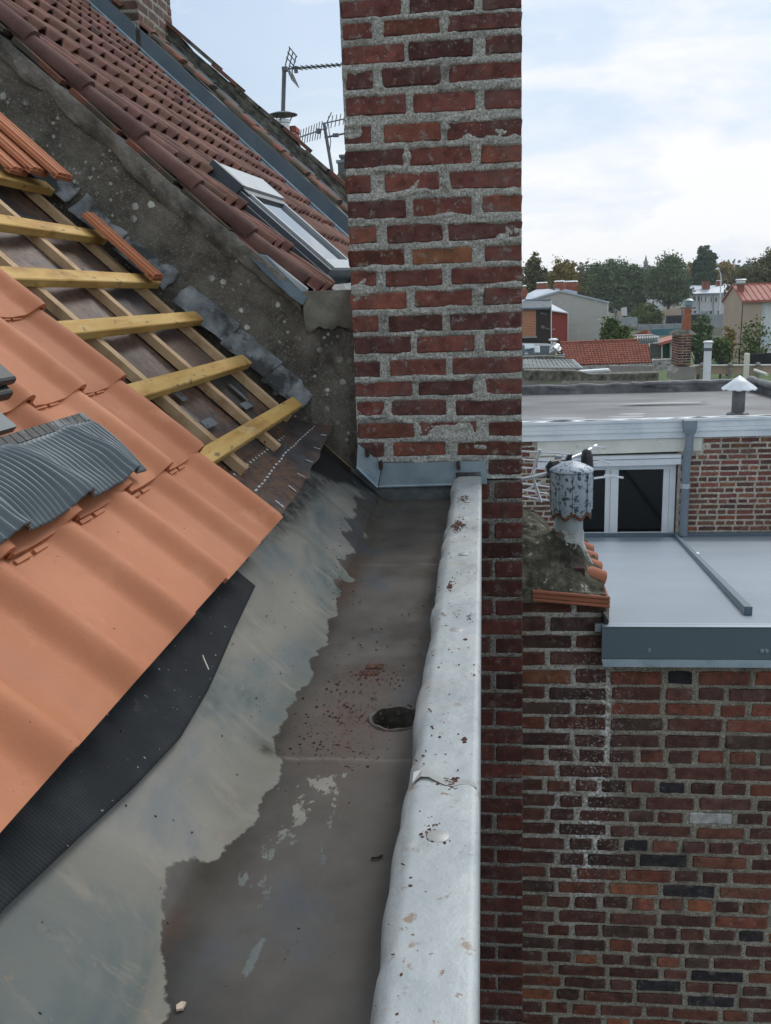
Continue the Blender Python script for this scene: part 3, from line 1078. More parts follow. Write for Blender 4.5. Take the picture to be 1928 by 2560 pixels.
du = dab(-.222, 1.33, .065, .16, 1.0) + dab(-.215, 1.53, .05, .05, .9) + dab(-.325, 2.08, .03, .16, 1.0) + dab(-.34, .83, .012, .03, .9)
attr(gm, 'dust', np.clip(du, 0, 1))
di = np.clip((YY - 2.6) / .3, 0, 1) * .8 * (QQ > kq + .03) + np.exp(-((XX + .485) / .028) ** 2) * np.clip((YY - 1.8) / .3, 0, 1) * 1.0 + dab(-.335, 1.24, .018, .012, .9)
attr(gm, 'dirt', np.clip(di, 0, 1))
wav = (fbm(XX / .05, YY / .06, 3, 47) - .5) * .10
attr(gm, 'tar', np.clip((YY + wav - (2.74 + (XX + .45) * 2.2)) / .04, 0, 1) * (QQ > kq - .01))  # deep shade and dark membrane in the chimney corner, painted black on the zinc
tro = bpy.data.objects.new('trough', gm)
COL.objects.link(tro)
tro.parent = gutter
import bmesh
bm = bmesh.new()
bm.from_mesh(gm)
gb = BASE[gutter.name]
kill = [v for v in bm.verts if (v.co.x + gb.x - hx) ** 2 + (v.co.y + gb.y - hy) ** 2 < hr ** 2 and v.co.z + gb.z < ZF + .03]
bmesh.ops.delete(bm, geom=kill, context='VERTS')
bm.to_mesh(gm)
bm.free()
# outlet: a bedded rim, the pipe wall and the dark below
mb = MB()
n = 36
ring = []
for r_, z_ in ((hr + .0075, ZF - .002), (hr + .004, ZF + .0018), (hr - .001, ZF + .001), (hr - .002, ZF - .32)):
    ring.append([(hx + r_ * math.cos(2 * math.pi * k / n), hy + r_ * math.sin(2 * math.pi * k / n), z_ + .0012 * math.sin(5 * k)) for k in range(n)])
vs_ = [p for q in ring for p in q]
fs_ = [(i * n + k, i * n + (k + 1) % n, (i + 1) * n + (k + 1) % n, (i + 1) * n + k) for i in range(3) for k in range(n)]
mb.add(vs_, fs_)
shade(mb.build('outlet', pm('silted_rim', [(.03, .026, .021), (.065, .057, .047), (.11, .095, .08)], 60, .8, bump=(90, .6, .003)), gutter), 50)
MB().lathe((hx, hy, ZF - .33), [(hr - .003, 0), (hr - .003, .004)], 24).build('outlet_depth', MAT['dark'], gutter)
# inner upstand of the gutter on the right, behind the coping lip
MB().box(-.088, -.083, GY0, 2.985, ZF - .01, -.60).build('upstand', MAT['zinc_trim'], gutter)
MB().box(-.44, -.09, 2.974, 2.984, ZF - .02, -.56).build('end_upstand', pm('silty_upstand', [(.035, .045, .048), (.075, .09, .095), (.13, .15, .155)], 16, .5, [((.05, .042, .035), 14, .5, .65, .8)], metal=.1), gutter)

# solid masonry that carries the gutter and its coping
mb = MB().box(-.60, -.1045, GY0, 2.99, -3.2, ZF - .36)
mb.box(-.1, -.035, GY0, 2.99, -3.2, -.63)
mb.build('eaves_wall', MAT['brick_dark'])
bpy.data.objects['eaves_wall'].color = (.13, .055, .042, 1)
tag(bpy.data.objects['eaves_wall'], 'brick eaves wall hidden below the zinc gutter and coping', 'wall')

# ------------------------------------------------------------------ zinc coping along the outer edge: three lapped sheets
coping = thing('coping', 'pale dented zinc coping spotted with dirt along the right edge of the gutter', 'coping', (-.05, .4, -.66))
sec = [(-.1045, -.662), (-.1045, -.64), (-.1035, -.615), (-.1015, -.604), (-.097, -.5965), (-.090, -.590), (-.084, -.5865), (-.070, -.5855), (-.050, -.585), (-.030, -.585),
       (-.016, -.5858), (-.0105, -.589), (-.0095, -.596), (-.0095, -.62), (-.0095, -.66)]
ss = np.array(sec)
arcs = np.concatenate([[0], np.cumsum(np.hypot(np.diff(ss[:, 0]), np.diff(ss[:, 1])))])
fine = np.linspace(0, arcs[-1], 60)
sx, sz = np.interp(fine, arcs, ss[:, 0]), np.interp(fine, arcs, ss[:, 1])
for k, (ya, yb, lift) in enumerate([(GY0, 1.020, .0035), (1.005, 2.150, .002), (2.135, 2.968, .0)]):
    ny = int((yb - ya) / .006)
    ys = np.linspace(ya, yb, ny)
    P = np.zeros((60, ny, 3))
    SS, Y2 = np.meshgrid(fine, ys, indexing='ij')
    wob = (fbm(Y2 / .16, SS / .09, 3, 51) - .5)
    lip = np.exp(-((sx + .103) / .012) ** 2)[:, None]
    flat = np.exp(-((sx + .05) / .04) ** 2)[:, None]
    P[..., 0] = sx[:, None] + lip * (wob * .017 - .001 + (fbm(Y2 / .05, SS * 0 + 2, 2, 55) - .5) * .006)
    P[..., 1] = Y2
    P[..., 2] = sz[:, None] + lift + flat * (fbm(Y2 / .07, SS / .05, 3, 57) - .5) * .0055 + lip * wob * .004
    P[..., 0] *= 1 + .0
    me = grid_mesh('coping_sheet', P - np.array(BASE[coping.name]), MAT['coping'], True)
    o = bpy.data.objects.new('coping_sheet', me)
    COL.objects.link(o)
    o.parent = coping
    BASE[o.name] = BASE[coping.name]
# the grey lap between the two nearer sheets
mb = MB()
pts = []
for j in range(9):
    x = -.092 + .080 * j / 8
    yj = 1.022 + .010 * math.sin(j * 1.1) - .022 * max(0, j - 4) / 4
    pts.append((x, yj))
vs_ = [(x, y, -.5812 + (.0 if j else -.004)) for j, (x, y) in enumerate(pts)] + [(x, y + .020 - .010 * j / 8, -.5818) for j, (x, y) in enumerate(pts)]
mb.add(vs_, [(j, j + 1, j + 10, j + 9) for j in range(8)])
mb.build('lap', MAT['solder'], coping)
# soldered nail covers
for x_, y_, r_ in [(-.052, 1.545, .0125), (-.050, 2.035, .011), (-.050, 2.58, .010), (-.055, .905, .013)]:
    mb = MB()
    mb.lathe((x_, y_, -.5862), [(r_, 0), (r_ * .96, .0042), (r_ * .55, .0058)], 18)
    shade(mb.build('solder_spot', MAT['solder'], coping), 50)

# ------------------------------------------------------------------ zinc flashing at the foot of the chimney
fl_ = thing('chimney_flashing', 'blue grey zinc flashing folded round the foot of the brick chimney at the gutter end', 'flashing', (-.2, 2.96, -.62))
mb = MB()
mb.prism([(-.334, 2.972, -.540), (-.350, 2.972, -.617), (-.095, 2.972, -.612), (-.092, 2.972, -.574), (-.014, 2.972, -.572), (-.012, 2.972, -.612), (.008, 2.972, -.614), (.005, 2.972, -.537)], (0, .006, 0))
shade(mb.build('flashing_sheet', MAT['zinc_clean'], fl_), 30)
mb = MB()
mb.prism([(-.413, 2.968, -.473), (-.420, 2.962, -.548), (-.352, 2.958, -.616), (-.336, 2.966, -.540)], (0, .005, 0))
mb.tube([(-.42, 2.96, -.548), (-.352, 2.956, -.617)], .004, 6)
shade(mb.build('flashing_sheet', MAT['zinc_clean'], fl_), 30)
mb = MB()
mb.tube([(-.350, 2.968, -.617), (-.095, 2.968, -.613)], .0042, 6)
mb.build('drip_fold', MAT['zinc_clean'], fl_)
mb = MB()
mb.box(-.093, -.013, 2.962, 2.971, -.590, -.573)
mb.build('cap_end', MAT['lead'], fl_)
for x_, z_ in ((-.380, -.503), (-.337, -.545), (-.083, -.551)):
    mb = MB()
    mb.obox((x_ - .006, 2.948, z_ - .012), (.011, 0, .004), (0, .024, 0), (-.003, 0, .026))
    mb.build('wedge', MAT['nail'], fl_)
# ------------------------------------------------------------------ the roof being retiled
roof = thing('roof', 'stripped roof slope with new orange tiles, yellow battens and dark underlay beside the gutter', 'roof', (-.9, 1.5, -.6))
WALL_Y = 3.10
C_UL = -.722
# underlay, sagging between the counter battens
S_ = np.linspace(-.03, 2.3, 220)
Y_ = np.linspace(.2, WALL_Y - .01, 150)
SS, Y2 = np.meshgrid(S_, Y_, indexing='ij')
sag = -.010 * np.abs(np.sin((Y2 - 2.19) / .365 * math.pi)) + (fbm(SS / .25, Y2 / .18, 3, 61) - .5) * .014
cc = C_UL + sag
def rp_np(s, y, c):
    return np.stack([c * SA - s * CA, y, c * CA + s * SA], -1)
keep_s = np.where(Y2 > 1.95, SS, np.maximum(SS, .06))
me = grid_mesh('underlay', rp_np(keep_s + .15, Y2, cc) - np.array(BASE[roof.name]), MAT['underlay'], True)
o = bpy.data.objects.new('underlay', me); COL.objects.link(o); o.parent = roof
# white print on the underlay: brackets and dashes
mb = MB()
def ul_patch(s0, y0, ds, dy, ss=.002, slant=0.0):
    a = [rp(s0, y0, C_UL + .0035), rp(s0 + ds, y0 + slant, C_UL + .0035), rp(s0 + ds, y0 + dy + slant, C_UL + .0035), rp(s0, y0 + dy, C_UL + .0035)]
    mb.add(a, [(0, 1, 2, 3)])
for (s0, y0, ds, dy) in [(.44, 2.02, .035, .10), (.40, 2.03, .035, .05), (.30, 2.28, .028, .12), (.30, 2.28, .09, .03), (.30, 2.70, .026, .12), (.30, 2.79, .10, .026), (.22, 2.05, .03, .10), (.40, 2.34, .03, .05), (.82, 2.62, .03, .05), (.9, 2.72, .02, .06), (.86, 2.70, .07, .015)]:
    ul_patch(s0, y0, ds, dy)
mb.build('print_mark', MAT['printgrey'], roof)

# the loose skirt of underlay at the bottom, with its dashed print
S_ = np.linspace(0, 1, 60)
Y_ = np.linspace(1.72, 3.09, 120)
TT, Y2 = np.meshgrid(S_, Y_, indexing='ij')
s_top = .175
s_bot = np.interp(Y_, [1.7, 2.0, 2.25, 2.5, 2.75, 2.95, 3.09], [.0, .008, .015, .028, .050, .072, .085]) + (fbm(Y_ / .10, Y_ * 0, 3, 66) - .5) * .022
ssk = s_top + (s_bot[None, :] - s_top) * TT
lift = -.002 + TT ** 1.6 * (.006 + np.clip((Y2 - 2.5) / .6, 0, 1) * .035) + (fbm(ssk / .06, Y2 / .14, 3, 68) - .5) * .022 * TT
ck = -.699 + lift - .018 * (1 - TT)
SK = rp_np(ssk, Y2, ck)
me = grid_mesh('underlay_skirt', SK - np.array(BASE[roof.name]), MAT['underlay'], True)
o = bpy.data.objects.new('underlay_skirt', me); COL.objects.link(o); o.parent = roof
mb = MB()
def sk_patch(t0, t1, j0, j1, off=.0018):
    q = []
    for (a, b) in ((t0, j0), (t0, j1), (t1, j1), (t1, j0)):
        i_, j_ = a * 59, b * 119
        i0_, jj0 = int(min(58, i_)), int(min(118, j_))
        fi, fj = i_ - i0_, j_ - jj0
        P = (SK[i0_, jj0] * (1 - fi) + SK[i0_ + 1, jj0] * fi) * (1 - fj) + (SK[i0_, jj0 + 1] * (1 - fi) + SK[i0_ + 1, jj0 + 1] * fi) * fj
        q.append(Vector(P) + Vector((SA, 0, CA)) * off)
    mb.add(q, [(0, 1, 2, 3)])
for k in range(34):
    j = .06 + k * .027
    t_ = .42 + .05 * math.sin(k * .22)
    sk_patch(t_, t_ + .035, j, j + .016)
for k in range(7):
    j = .20 + k * .115
    sk_patch(.80, .96, j, j + .006)
for k in range(22):
    j = .24 + k * .024
    sk_patch(.06, .10, j, j + .010)
mb.build('dash_print', MAT['print'], roof)

# counter battens and battens
for yc, s0, s1 in [(2.925, .20, 2.3), (2.560, .145, 2.3), (2.200, .150, 2.3), (1.835, .15, 2.3), (1.47, .15, 2.3)]:
    mb = MB()
    o_ = rp(s0, yc - .017, -.719)
    mb.obox(o_, rp(s1, yc - .017, -.719) - o_, Vector((0, .034, 0)), Vector((SA, 0, CA)) * .024)
    mb.build('counter_batten', MAT['counter'], roof)
BS = [.200, .420, .624, .812, 1.022, 1.250, 1.46]
for k, s0 in enumerate(BS):
    r_ = random.Random(k)
    mb = MB()
    y1 = [3.035, 3.03, 3.02, 3.03, 3.0, 3.01, 3.02][k]
    tw = r_.uniform(-.004, .004)
    o_ = rp(s0, .3, -.6945)
    d_ = rp(s0 + .044, .3, -.6945) - o_
    mb.obox(o_ + Vector((0, 0, 0)), Vector((0, y1 - .3, tw)), d_, Vector((SA, 0, CA)) * .027)
    ob = mb.build('batten', MAT['batten'], roof)
    bv = ob.modifiers.new('edge', 'BEVEL'); bv.width = .0025; bv.segments = 1

# --- new tiles
TW, TL = .2, .262
def tile_profile():
    p = []
    for u in np.linspace(0, .112, 6):
        p.append((u, .002 * math.cos(u / .112 * math.pi * 2) ))
    for a in np.linspace(0, 1, 9)[1:]:
        p.append((.112 + .050 * a, .002 + .028 * (a * a * (3 - 2 * a))))
    for a in np.linspace(0, 1, 7)[1:]:
        th = a * 2.2
        p.append((.162 + .022 * math.sin(min(th, 1.57)) + (.022 * (1 if th > 1.57 else 0) * .35 * (th - 1.57)), .030 - .016 * (1 - math.cos(th)) ))
    return p
TP = tile_profile()
def tile_mesh(name, u_from=0.0, length=TL, lugs=True):
    mb = MB()
    prof = [(u, w) for u, w in TP if u >= u_from]
    n = len(prof)
    th = .010
    rows = [(0.0, -.002, 1.0), (.012, .0, 1.0), (length * .5, -.0065, .97), (length * .78, -.0105, .86), (length, -.0145, .78)]
    vs_ = []
    for v, dw, hs in rows:
        for u, w in prof:
            vs_.append((u, v, w * hs + dw))
    for v, dw, hs in rows:
        for k, (u, w) in enumerate(prof):
            nxt = prof[min(k + 1, n - 1)]
            prv = prof[max(k - 1, 0)]
            tx_, tz_ = nxt[0] - prv[0], nxt[1] - prv[1]
            L = math.hypot(tx_, tz_) or 1
            vs_.append((u + tz_ / L * th, v, w * hs + dw - tx_ / L * th))
    R = len(rows)
    fs_ = []
    for i in range(R - 1):
        for k in range(n - 1):
            a, b = i * n + k, i * n + k + 1
            fs_.append((a, b, b + n, a + n))
            a, b = a + R * n, b + R * n
            fs_.append((a, a + n, b + n, b))
    for k in range(n - 1):
        fs_.append((k, R * n + k, R * n + k + 1, k + 1))
        a = (R - 1) * n + k
        fs_.append((a, a + 1, a + 1 + R * n, a + R * n))
    for i in range(R - 1):
        a = i * n
        fs_.append((a, a + n, a + n + R * n, a + R * n))
        a = i * n + n - 1
        fs_.append((a, a + R * n, a + n + R * n, a + n))
    mb.add(vs_, fs_)
    if lugs:        # raised bars across the head of the pan
        for a_, b_ in ((.020, .060), (.072, .108)):
            v0 = TL - .048
            mb.obox((a_, v0, -.0145), (b_ - a_, 0, 0), (0, .006, 0), (0, 0, .0075))
    return mb
def set_tile(name, me, parent, s, y, c, dy=0.0, jit=None, rot=None):
    """tile local axes: u along +Y, v up the slope, w along the normal"""
    r_ = jit or random
    o_ = rp(s, y, c)
    M = Matrix((( 0, -CA, SA), (1, 0, 0), (0, SA, CA)))
    M = M @ Matrix.Rotation(r_.gauss(0, .004), 3, 'Z') @ Matrix.Rotation(r_.gauss(0, .005), 3, 'X')
    if rot is not None:
        M = M @ rot
    return link(name, me, parent, o_, M)
me_tile = tile_mesh('roof_tile').mesh('roof_tile', MAT['tile_new'])
me_tile.polygons.foreach_set('use_smooth', [True] * len(me_tile.polygons))
me_tile.set_sharp_from_angle(angle=R_(42))
jr = random.Random(5)
C_T = -.637
row_end = [1.866, 1.884, 1.896, 1.900]
row_s = [(-.125 + 0), .092, .3075, .523]
# s of each lower edge: eave at X=-.441 -> s
def s_of_x(X, c):
    return (c * SA - X) / CA
for r0, X in enumerate([-.4395, -.600, -.759, -.917]):
    s0 = s_of_x(X, C_T)
    ye = row_end[r0]
    for k in range(8):
        y0 = ye - TW * (k + 1)
        if y0 < .12 or (r0 == 2 and y0 < 1.2) or (r0 == 1 and y0 < .5):
            continue
        set_tile('roof_tile', me_tile, roof, s0 + jr.gauss(0, .0015), y0, C_T, jit=jr)

# ------------------------------------------------------------------ things lying on the roof
# pleated flashing sheet
pf = None
nn, mm_ = 420, 46
uu = np.linspace(.72, 1.556, nn)          # along the eave
vv = np.linspace(0, 1, mm_)
UU, VV = np.meshgrid(uu, vv, indexing='ij')
s_hi = s_of_x(-.690, -.612)
s_lo = s_of_x(-.588, -.612)
edge_wave = .012 * np.sin((uu - 1.56) / .2 * 2 * math.pi + .6)
s_bot = s_lo + .006 + .004 * (fbm(uu / .05, uu * 0, 2, 81) - .5)
SSS = s_hi + (s_bot[:, None] - s_hi) * VV
tw = np.array([w for _, w in TP]); tu = np.array([u for u, _ in TP])
def roll(y, end):
    return np.interp((y - end) % TW, tu, tw, period=None)
bw_ = roll(uu, row_end[1])
ker = np.hanning(25); ker /= ker.sum()
bw_ = np.convolve(np.pad(bw_, 12, mode='edge'), ker, mode='valid')
base_w = bw_[:, None] * (.15 + .85 * VV ** 1.2)
pitch_ = .0145 * (1 + .35 * (fbm(uu / .09, uu * 0, 2, 82) - .5))
ph = np.cumsum(np.full(nn, uu[1] - uu[0]) / pitch_) * 2 * math.pi
PL = (np.cos(ph[:, None] + .5 * np.sin(VV * 1.2 + uu[:, None] * 9)) * .0044) * np.clip(VV * 7, .15, 1) * (.55 + .45 * np.clip(fbm(UU / .08, VV / .5, 2, 83) * 2 - .5, 0, 1))
lift = .022 + .010 * np.sin(VV * math.pi) + (fbm(UU / .15, VV / .6, 2, 84) - .5) * .018
cm = C_T + .002 + base_w + PL + lift
Pm = rp_np(SSS, UU + VV * .03 - .03 * np.clip((UU - 1.4) / .156, 0, 1) * VV, cm)
lo_, hi_ = Pm.reshape(-1, 3).min(0), Pm.reshape(-1, 3).max(0)
b = np.array([(lo_[0] + hi_[0]) / 2, (lo_[1] + hi_[1]) / 2, lo_[2]])
pf = thing('pleated_flashing', 'pleated blue grey flashing strip draped over the orange tiles at the left edge', 'flashing', tuple(b))
me = grid_mesh('pleated_sheet', Pm - b, MAT['pleat'], True)
me.flip_normals()
o = bpy.data.objects.new('pleated_sheet', me); COL.objects.link(o); o.parent = pf
sol = o.modifiers.new('gauge', 'SOLIDIFY'); sol.thickness = .0012
# its ribbed top strip
mb = MB()
for k in range(34):
    y = .74 + k * .0238
    mb.obox(rp(s_hi - .004, y, C_T + .020), Vector((0, .021, 0)), rp(.019, 0, 0) - rp(0, 0, 0), Vector((SA, 0, CA)) * .007)
mb.build('clip_strip', MAT['lead'], pf)
# black plastic vent piece above it
vp = thing('roof_vent_piece', 'black plastic roof vent piece at the left edge above the pleated flashing', 'vent', rp(s_hi + .03, 1.1, -.62))
mb = MB()
mb.obox(rp(.402, .70, -.630), Vector((0, .645, 0)), rp(.10, 0, 0) - rp(0, 0, 0), Vector((SA, 0, CA)) * .012)
mb.build('plate', MAT['pleat'], vp)
mb = MB()
mb.obox(rp(.450, .72, -.617), Vector((0, .675, 0)), rp(.10, 0, 0) - rp(0, 0, 0), Vector((SA, 0, CA)) * .020)
mb.obox(rp(.462, .75, -.596), Vector((0, .655, 0)), rp(.085, 0, 0) - rp(0, 0, 0), Vector((SA, 0, CA)) * .016)
ob = mb.build('hood', MAT['black_plastic'], vp)
bv = ob.modifiers.new('edge', 'BEVEL'); bv.width = .006; bv.segments = 2

# loose grooved tiles: a stack on the top batten, one strip further down
def grooved(name, w, L, n_rib, label, s, y, c, group=None, tilt=0.0, yaw=0.0):
    mb = MB()
    pr = [(0, .012), (.008, .012)]
    for k in range(n_rib):
        u0 = .010 + (w - .02) * k / n_rib
        u1 = .010 + (w - .02) * (k + 1) / n_rib
        pr += [(u0 + .002, .012), (u0 + .004, .019), (u1 - .006, .019), (u1 - .004, .012)]
    pr += [(w - .008, .012), (w - .006, .017), (w, .017)]
    poly = [(u, 0, h) for u, h in pr] + [(w, 0, 0), (0, 0, 0)]
    mb.prism(poly, (0, L, 0))
    mb.obox((0, -.004, -.004), (w, 0, 0), (0, .018, 0), (0, 0, .013))
    me = mb.mesh(name, MAT['tile_new'])
    o = set_tile(name, me, None, s, y, c, jit=random.Random(3), rot=Matrix.Rotation(yaw, 3, 'Z') @ Matrix.Rotation(tilt, 3, 'X'))
    return tag(o, label, 'tile', group)
g = 'loose grooved tiles stacked on the top batten'
grooved('loose_tile', .105, .36, 3, 'grooved orange tile lowest of the stack on the top batten', 1.262, 2.70, -.648, g)
grooved('loose_tile', .105, .36, 3, 'grooved orange tile lying in the middle of the stack against the dark parapet', 1.245, 2.765, -.624, g, yaw=-.03)
grooved('loose_tile', .115, .37, 3, 'grooved orange tile on top of the stack beside the dark parapet', 1.205, 2.835, -.600, g, yaw=.02)
grooved('loose_tile', .085, .285, 2, 'narrow cut orange tile lying alone across two battens against the parapet', .800, 2.86, -.645, None, yaw=-.02)

# ribbed black membrane lying on the apron below the tiles
nn, mm_ = 140, 30
yy = np.linspace(.33, 1.665, nn)
lowx = np.interp(yy, [.33, .70, .83, .96, 1.10, 1.24, 1.45, 1.665], [-.452, -.448, -.436, -.423, -.414, -.418, -.434, -.447])
vv = np.linspace(0, 1, mm_)
YM, VM = np.meshgrid(yy, vv, indexing='ij')
s_low = s_of_x(lowx, -.702)
SM = s_low[:, None] + (.115 - s_low[:, None]) * VM
cM = -.7005 + (fbm(SM / .08, YM / .2, 2, 91) - .5) * .006 + .004
Pm = rp_np(SM, YM, cM)
b = Pm.reshape(-1, 3).min(0)
me = grid_mesh('membrane_strip', Pm - b, MAT['membrane'], True)
me.flip_normals()
o = bpy.data.objects.new('membrane_strip', me); COL.objects.link(o); o.location = b
sol = o.modifiers.new('gauge', 'SOLIDIFY'); sol.thickness = .002
tag(o, 'ribbed black membrane strip on the zinc below the lowest orange tiles', 'membrane')
# boarding that carries the apron and closes the eaves
mb = MB()
mb.obox(rp(-.205, .3, -.735), Vector((0, 2.78, 0)), rp(.28, 0, 0) - rp(0, 0, 0), Vector((SA, 0, CA)) * .008)
mb.build('apron_board', MAT['counter'], roof)
mb = MB()
mb.obox(rp(.20, .2, -.82), Vector((0, 2.88, 0)), rp(2.2, 0, 0) - rp(0, 0, 0), Vector((SA, 0, CA)) * .03)
mb.build('rafter_board', MAT['counter'], roof)

# ------------------------------------------------------------------ rendered gable parapet between the two roofs
par = thing('parapet_wall', 'dark rendered gable parapet speckled with white lichen behind the yellow battens', 'wall', (-1.2, WALL_Y, -.9))
# front face as a relief surface; its top edge follows the slope
tops = [(-2.9, 2.10), (-1.565, .872), (-1.276, .617), (-.984, .345), (-.744, .142), (-.600, .018), (-.578, .004)]
xs_ = np.linspace(-2.9, -.40, 340)
topz = np.interp(xs_, [p[0] for p in tops], [p[1] for p in tops])
topz = np.where(xs_ > -.590, .020, topz)
botz = np.full_like(xs_, -.80)
lowr = -.80 + np.clip(-.45 - xs_, 0, 9) * math.tan(AL) - .1
botz = np.maximum(botz, lowr)
V_ = np.linspace(0, 1, 150)
XX2, VV2 = np.meshgrid(xs_, V_, indexing='ij')
ZZ2 = botz[:, None] + (topz - botz)[:, None] * VV2
ZZ2 = ZZ2 + (fbm(XX2 / .06, VV2 * 0, 3, 71) - .5) * .018 * VV2
rel = (fbm(XX2 / .08, ZZ2 / .08, 4, 72) - .5) * .020 + (fbm(XX2 / .3, ZZ2 / .3, 2, 73) - .5) * .03
YYp = WALL_Y - rel
YYp = YYp + np.clip((VV2 - .965) / .035, 0, 1) ** 2 * .02
Pf = np.stack([XX2, YYp, ZZ2], -1)
extra = Pf[:, -1:, :].copy(); extra[..., 1] += .20
Pf = np.concatenate([Pf, extra], 1)
me = grid_mesh('render_face', Pf - np.array(BASE[par.name]), MAT['render'], True)
o = bpy.data.objects.new('render_face', me); COL.objects.link(o); o.parent = par
# rough cement fillet along its top, carrying the edge tiles
XF = np.linspace(-2.9, -.60, 300)
tz = np.interp(XF, [p[0] for p in tops], [p[1] for p in tops])
wv_ = np.linspace(0, 1, 22)
XX3, WW3 = np.meshgrid(XF, wv_, indexing='ij')
lowf = .072 + (fbm(XF / .07, XF * 0, 4, 75) - .5) * .06
DZ = -lowf[:, None] + (lowf + .012)[:, None] * WW3
YY3 = WALL_Y - .010 - .020 * np.sin(np.clip(WW3 * 1.1, 0, 1) * math.pi * .5) * (1 - .3 * WW3) - (fbm(XX3 / .04, WW3 * 1.5, 3, 76) - .5) * .02
YY3[:, 0] = WALL_Y + .012
Pf = np.stack([XX3, YY3, tz[:, None] + DZ], -1)
extra = Pf[:, -1:, :].copy(); extra[..., 1] += .12
Pf = np.concatenate([Pf, extra], 1)
me = grid_mesh('cement_fillet', Pf - np.array(BASE[par.name]), MAT['fillet'], True)
o = bpy.data.objects.new('cement_fillet', me); COL.objects.link(o); o.parent = par
# pale rendered end block beside the chimney
XE = np.linspace(-.588, -.41, 40)
ZE = np.linspace(-.115, .022, 36)
XX4, ZZ4 = np.meshgrid(XE, ZE, indexing='ij')
lowb = -.105 + (fbm(XE / .03, XE * 0, 3, 78) - .5) * .035
ZZ4 = np.maximum(ZZ4, lowb[:, None])
YY4 = WALL_Y - .040 - (fbm(XX4 / .05, ZZ4 / .05, 3, 79) - .5) * .014 + .016 * np.exp(-(ZZ4 - lowb[:, None]) / .03)
Pf = np.stack([XX4, YY4, ZZ4], -1)
extra = Pf[:, -1:, :].copy(); extra[..., 1] += .45
ex0 = Pf[:, :1, :].copy(); ex0[..., 1] += .04
Pf = np.concatenate([ex0, Pf, extra], 1)
me = grid_mesh('end_block', Pf - np.array(BASE[par.name]), MAT['render_pale'], True)
o = bpy.data.objects.new('end_block', me); COL.objects.link(o); o.parent = par
MB().box(-.586, -.41, WALL_Y - .01, 3.6, -.8, .017).build('end_core', MAT['render'], par)

# lead soakers where the roof meets the parapet
so = thing('lead_soakers', 'crumpled old lead sheets dressed against the dark parapet beyond the batten ends', 'flashing', rp(.2, 3.05, -.69))
for k, (s0, s1) in enumerate([(.20, .365), (.355, .545), (.535, .755), (.80, 1.01), (1.015, 1.20), (1.22, 1.5)]):
    r_ = random.Random(40 + k)
    nu_, nv_ = 30, 14
    a_, b_ = np.linspace(0, 1, nu_), np.linspace(0, 1, nv_)
    AA, BB = np.meshgrid(a_, b_, indexing='ij')
    S4 = s0 + (s1 - s0) * AA + (fbm(BB * 3, AA * 2, 2, 300 + k) - .5) * .014
    Y4 = 3.052 + .048 * BB + (1 - BB) * (fbm(AA * 4, BB, 3, 310 + k) - .5) * .020 - .012 * AA * (1 - BB)
    c4 = -.698 + BB ** 1.5 * .075 + .010 * (1 - AA) + (fbm(AA * 6, BB * 2, 3, 320 + k) - .5) * .009
    P4 = rp_np(S4, np.minimum(Y4, WALL_Y - .004), c4)
    me = grid_mesh('lead_sheet', P4 - np.array(BASE[so.name]), MAT['lead'], True)
    o = bpy.data.objects.new('lead_sheet', me); COL.objects.link(o); o.parent = so
    sol = o.modifiers.new('gauge', 'SOLIDIFY'); sol.thickness = .002
# ------------------------------------------------------------------ the neighbour's old tiled roof
C_N = -.40
nroof = thing('tiled_roof', 'old brown red tiled roof with dark holes under each roll, behind the lichened parapet', 'roof', (-1.6, 5, .1))
NW, NG = .1385, .2235
def old_tile(name):
    mb = MB()
    prof = []
    for u in np.linspace(0, .070, 4):
        prof.append((u, .003 * math.cos(u / .07 * 6.28)))
    for a in np.linspace(0, 1, 9)[1:]:
        prof.append((.070 + .072 * a, .003 + .036 * math.sin(a * math.pi * .93)))
    n = len(prof)
    th = .010
    rows = [(0, .020), (.006, .023), (.12, .010), (NG + .03, -.010)]
    vs_ = [(u, v, w + d) for v, d in rows for u, w in prof] + [(u, v, w + d - th) for v, d in rows for u, w in prof]
    R = len(rows)
    fs_ = []
    for i in range(R - 1):
        for k in range(n - 1):
            a = i * n + k
            fs_.append((a, a + 1, a + n + 1, a + n))
    for i in range(R - 1):
        for k in range(n - 1):
            a = i * n + k + R * n
            fs_.append((a, a + n, a + n + 1, a + 1))
    for k in range(n - 1):
        fs_.append((k, R * n + k, R * n + k + 1, k + 1))
    return mb.add(vs_, fs_)
me_old = old_tile('roof_tile').mesh('roof_tile', MAT['tile_old'])
me_old.polygons.foreach_set('use_smooth', [True] * len(me_old.polygons))
me_old.set_sharp_from_angle(angle=R_(45))
SKY0, SKY1, SKS0, SKS1 = 3.74, 4.46, .51, 1.10       # the roof window's place
jr = random.Random(8)
cells = []
for r0 in range(18):
    s = .435 + NG * r0
    for k in range(27):
        y = 3.185 + NW * k
        if y > 6.83:
            continue
        if SKY0 - .17 < y < SKY1 + .02 and s + NG > SKS0 + .08 and s < SKS1 - .02:
            continue
        X_, Y_p = px(rp(s, y, C_N))
        if X_ < -330 or X_ > 1150 or Y_p < -300:
            continue
        vis = -120 < X_ < 900 and Y_p > -80
        cells.append((0 if vis else 1, y, s, k, r0))
cells.sort()
rest = MB()
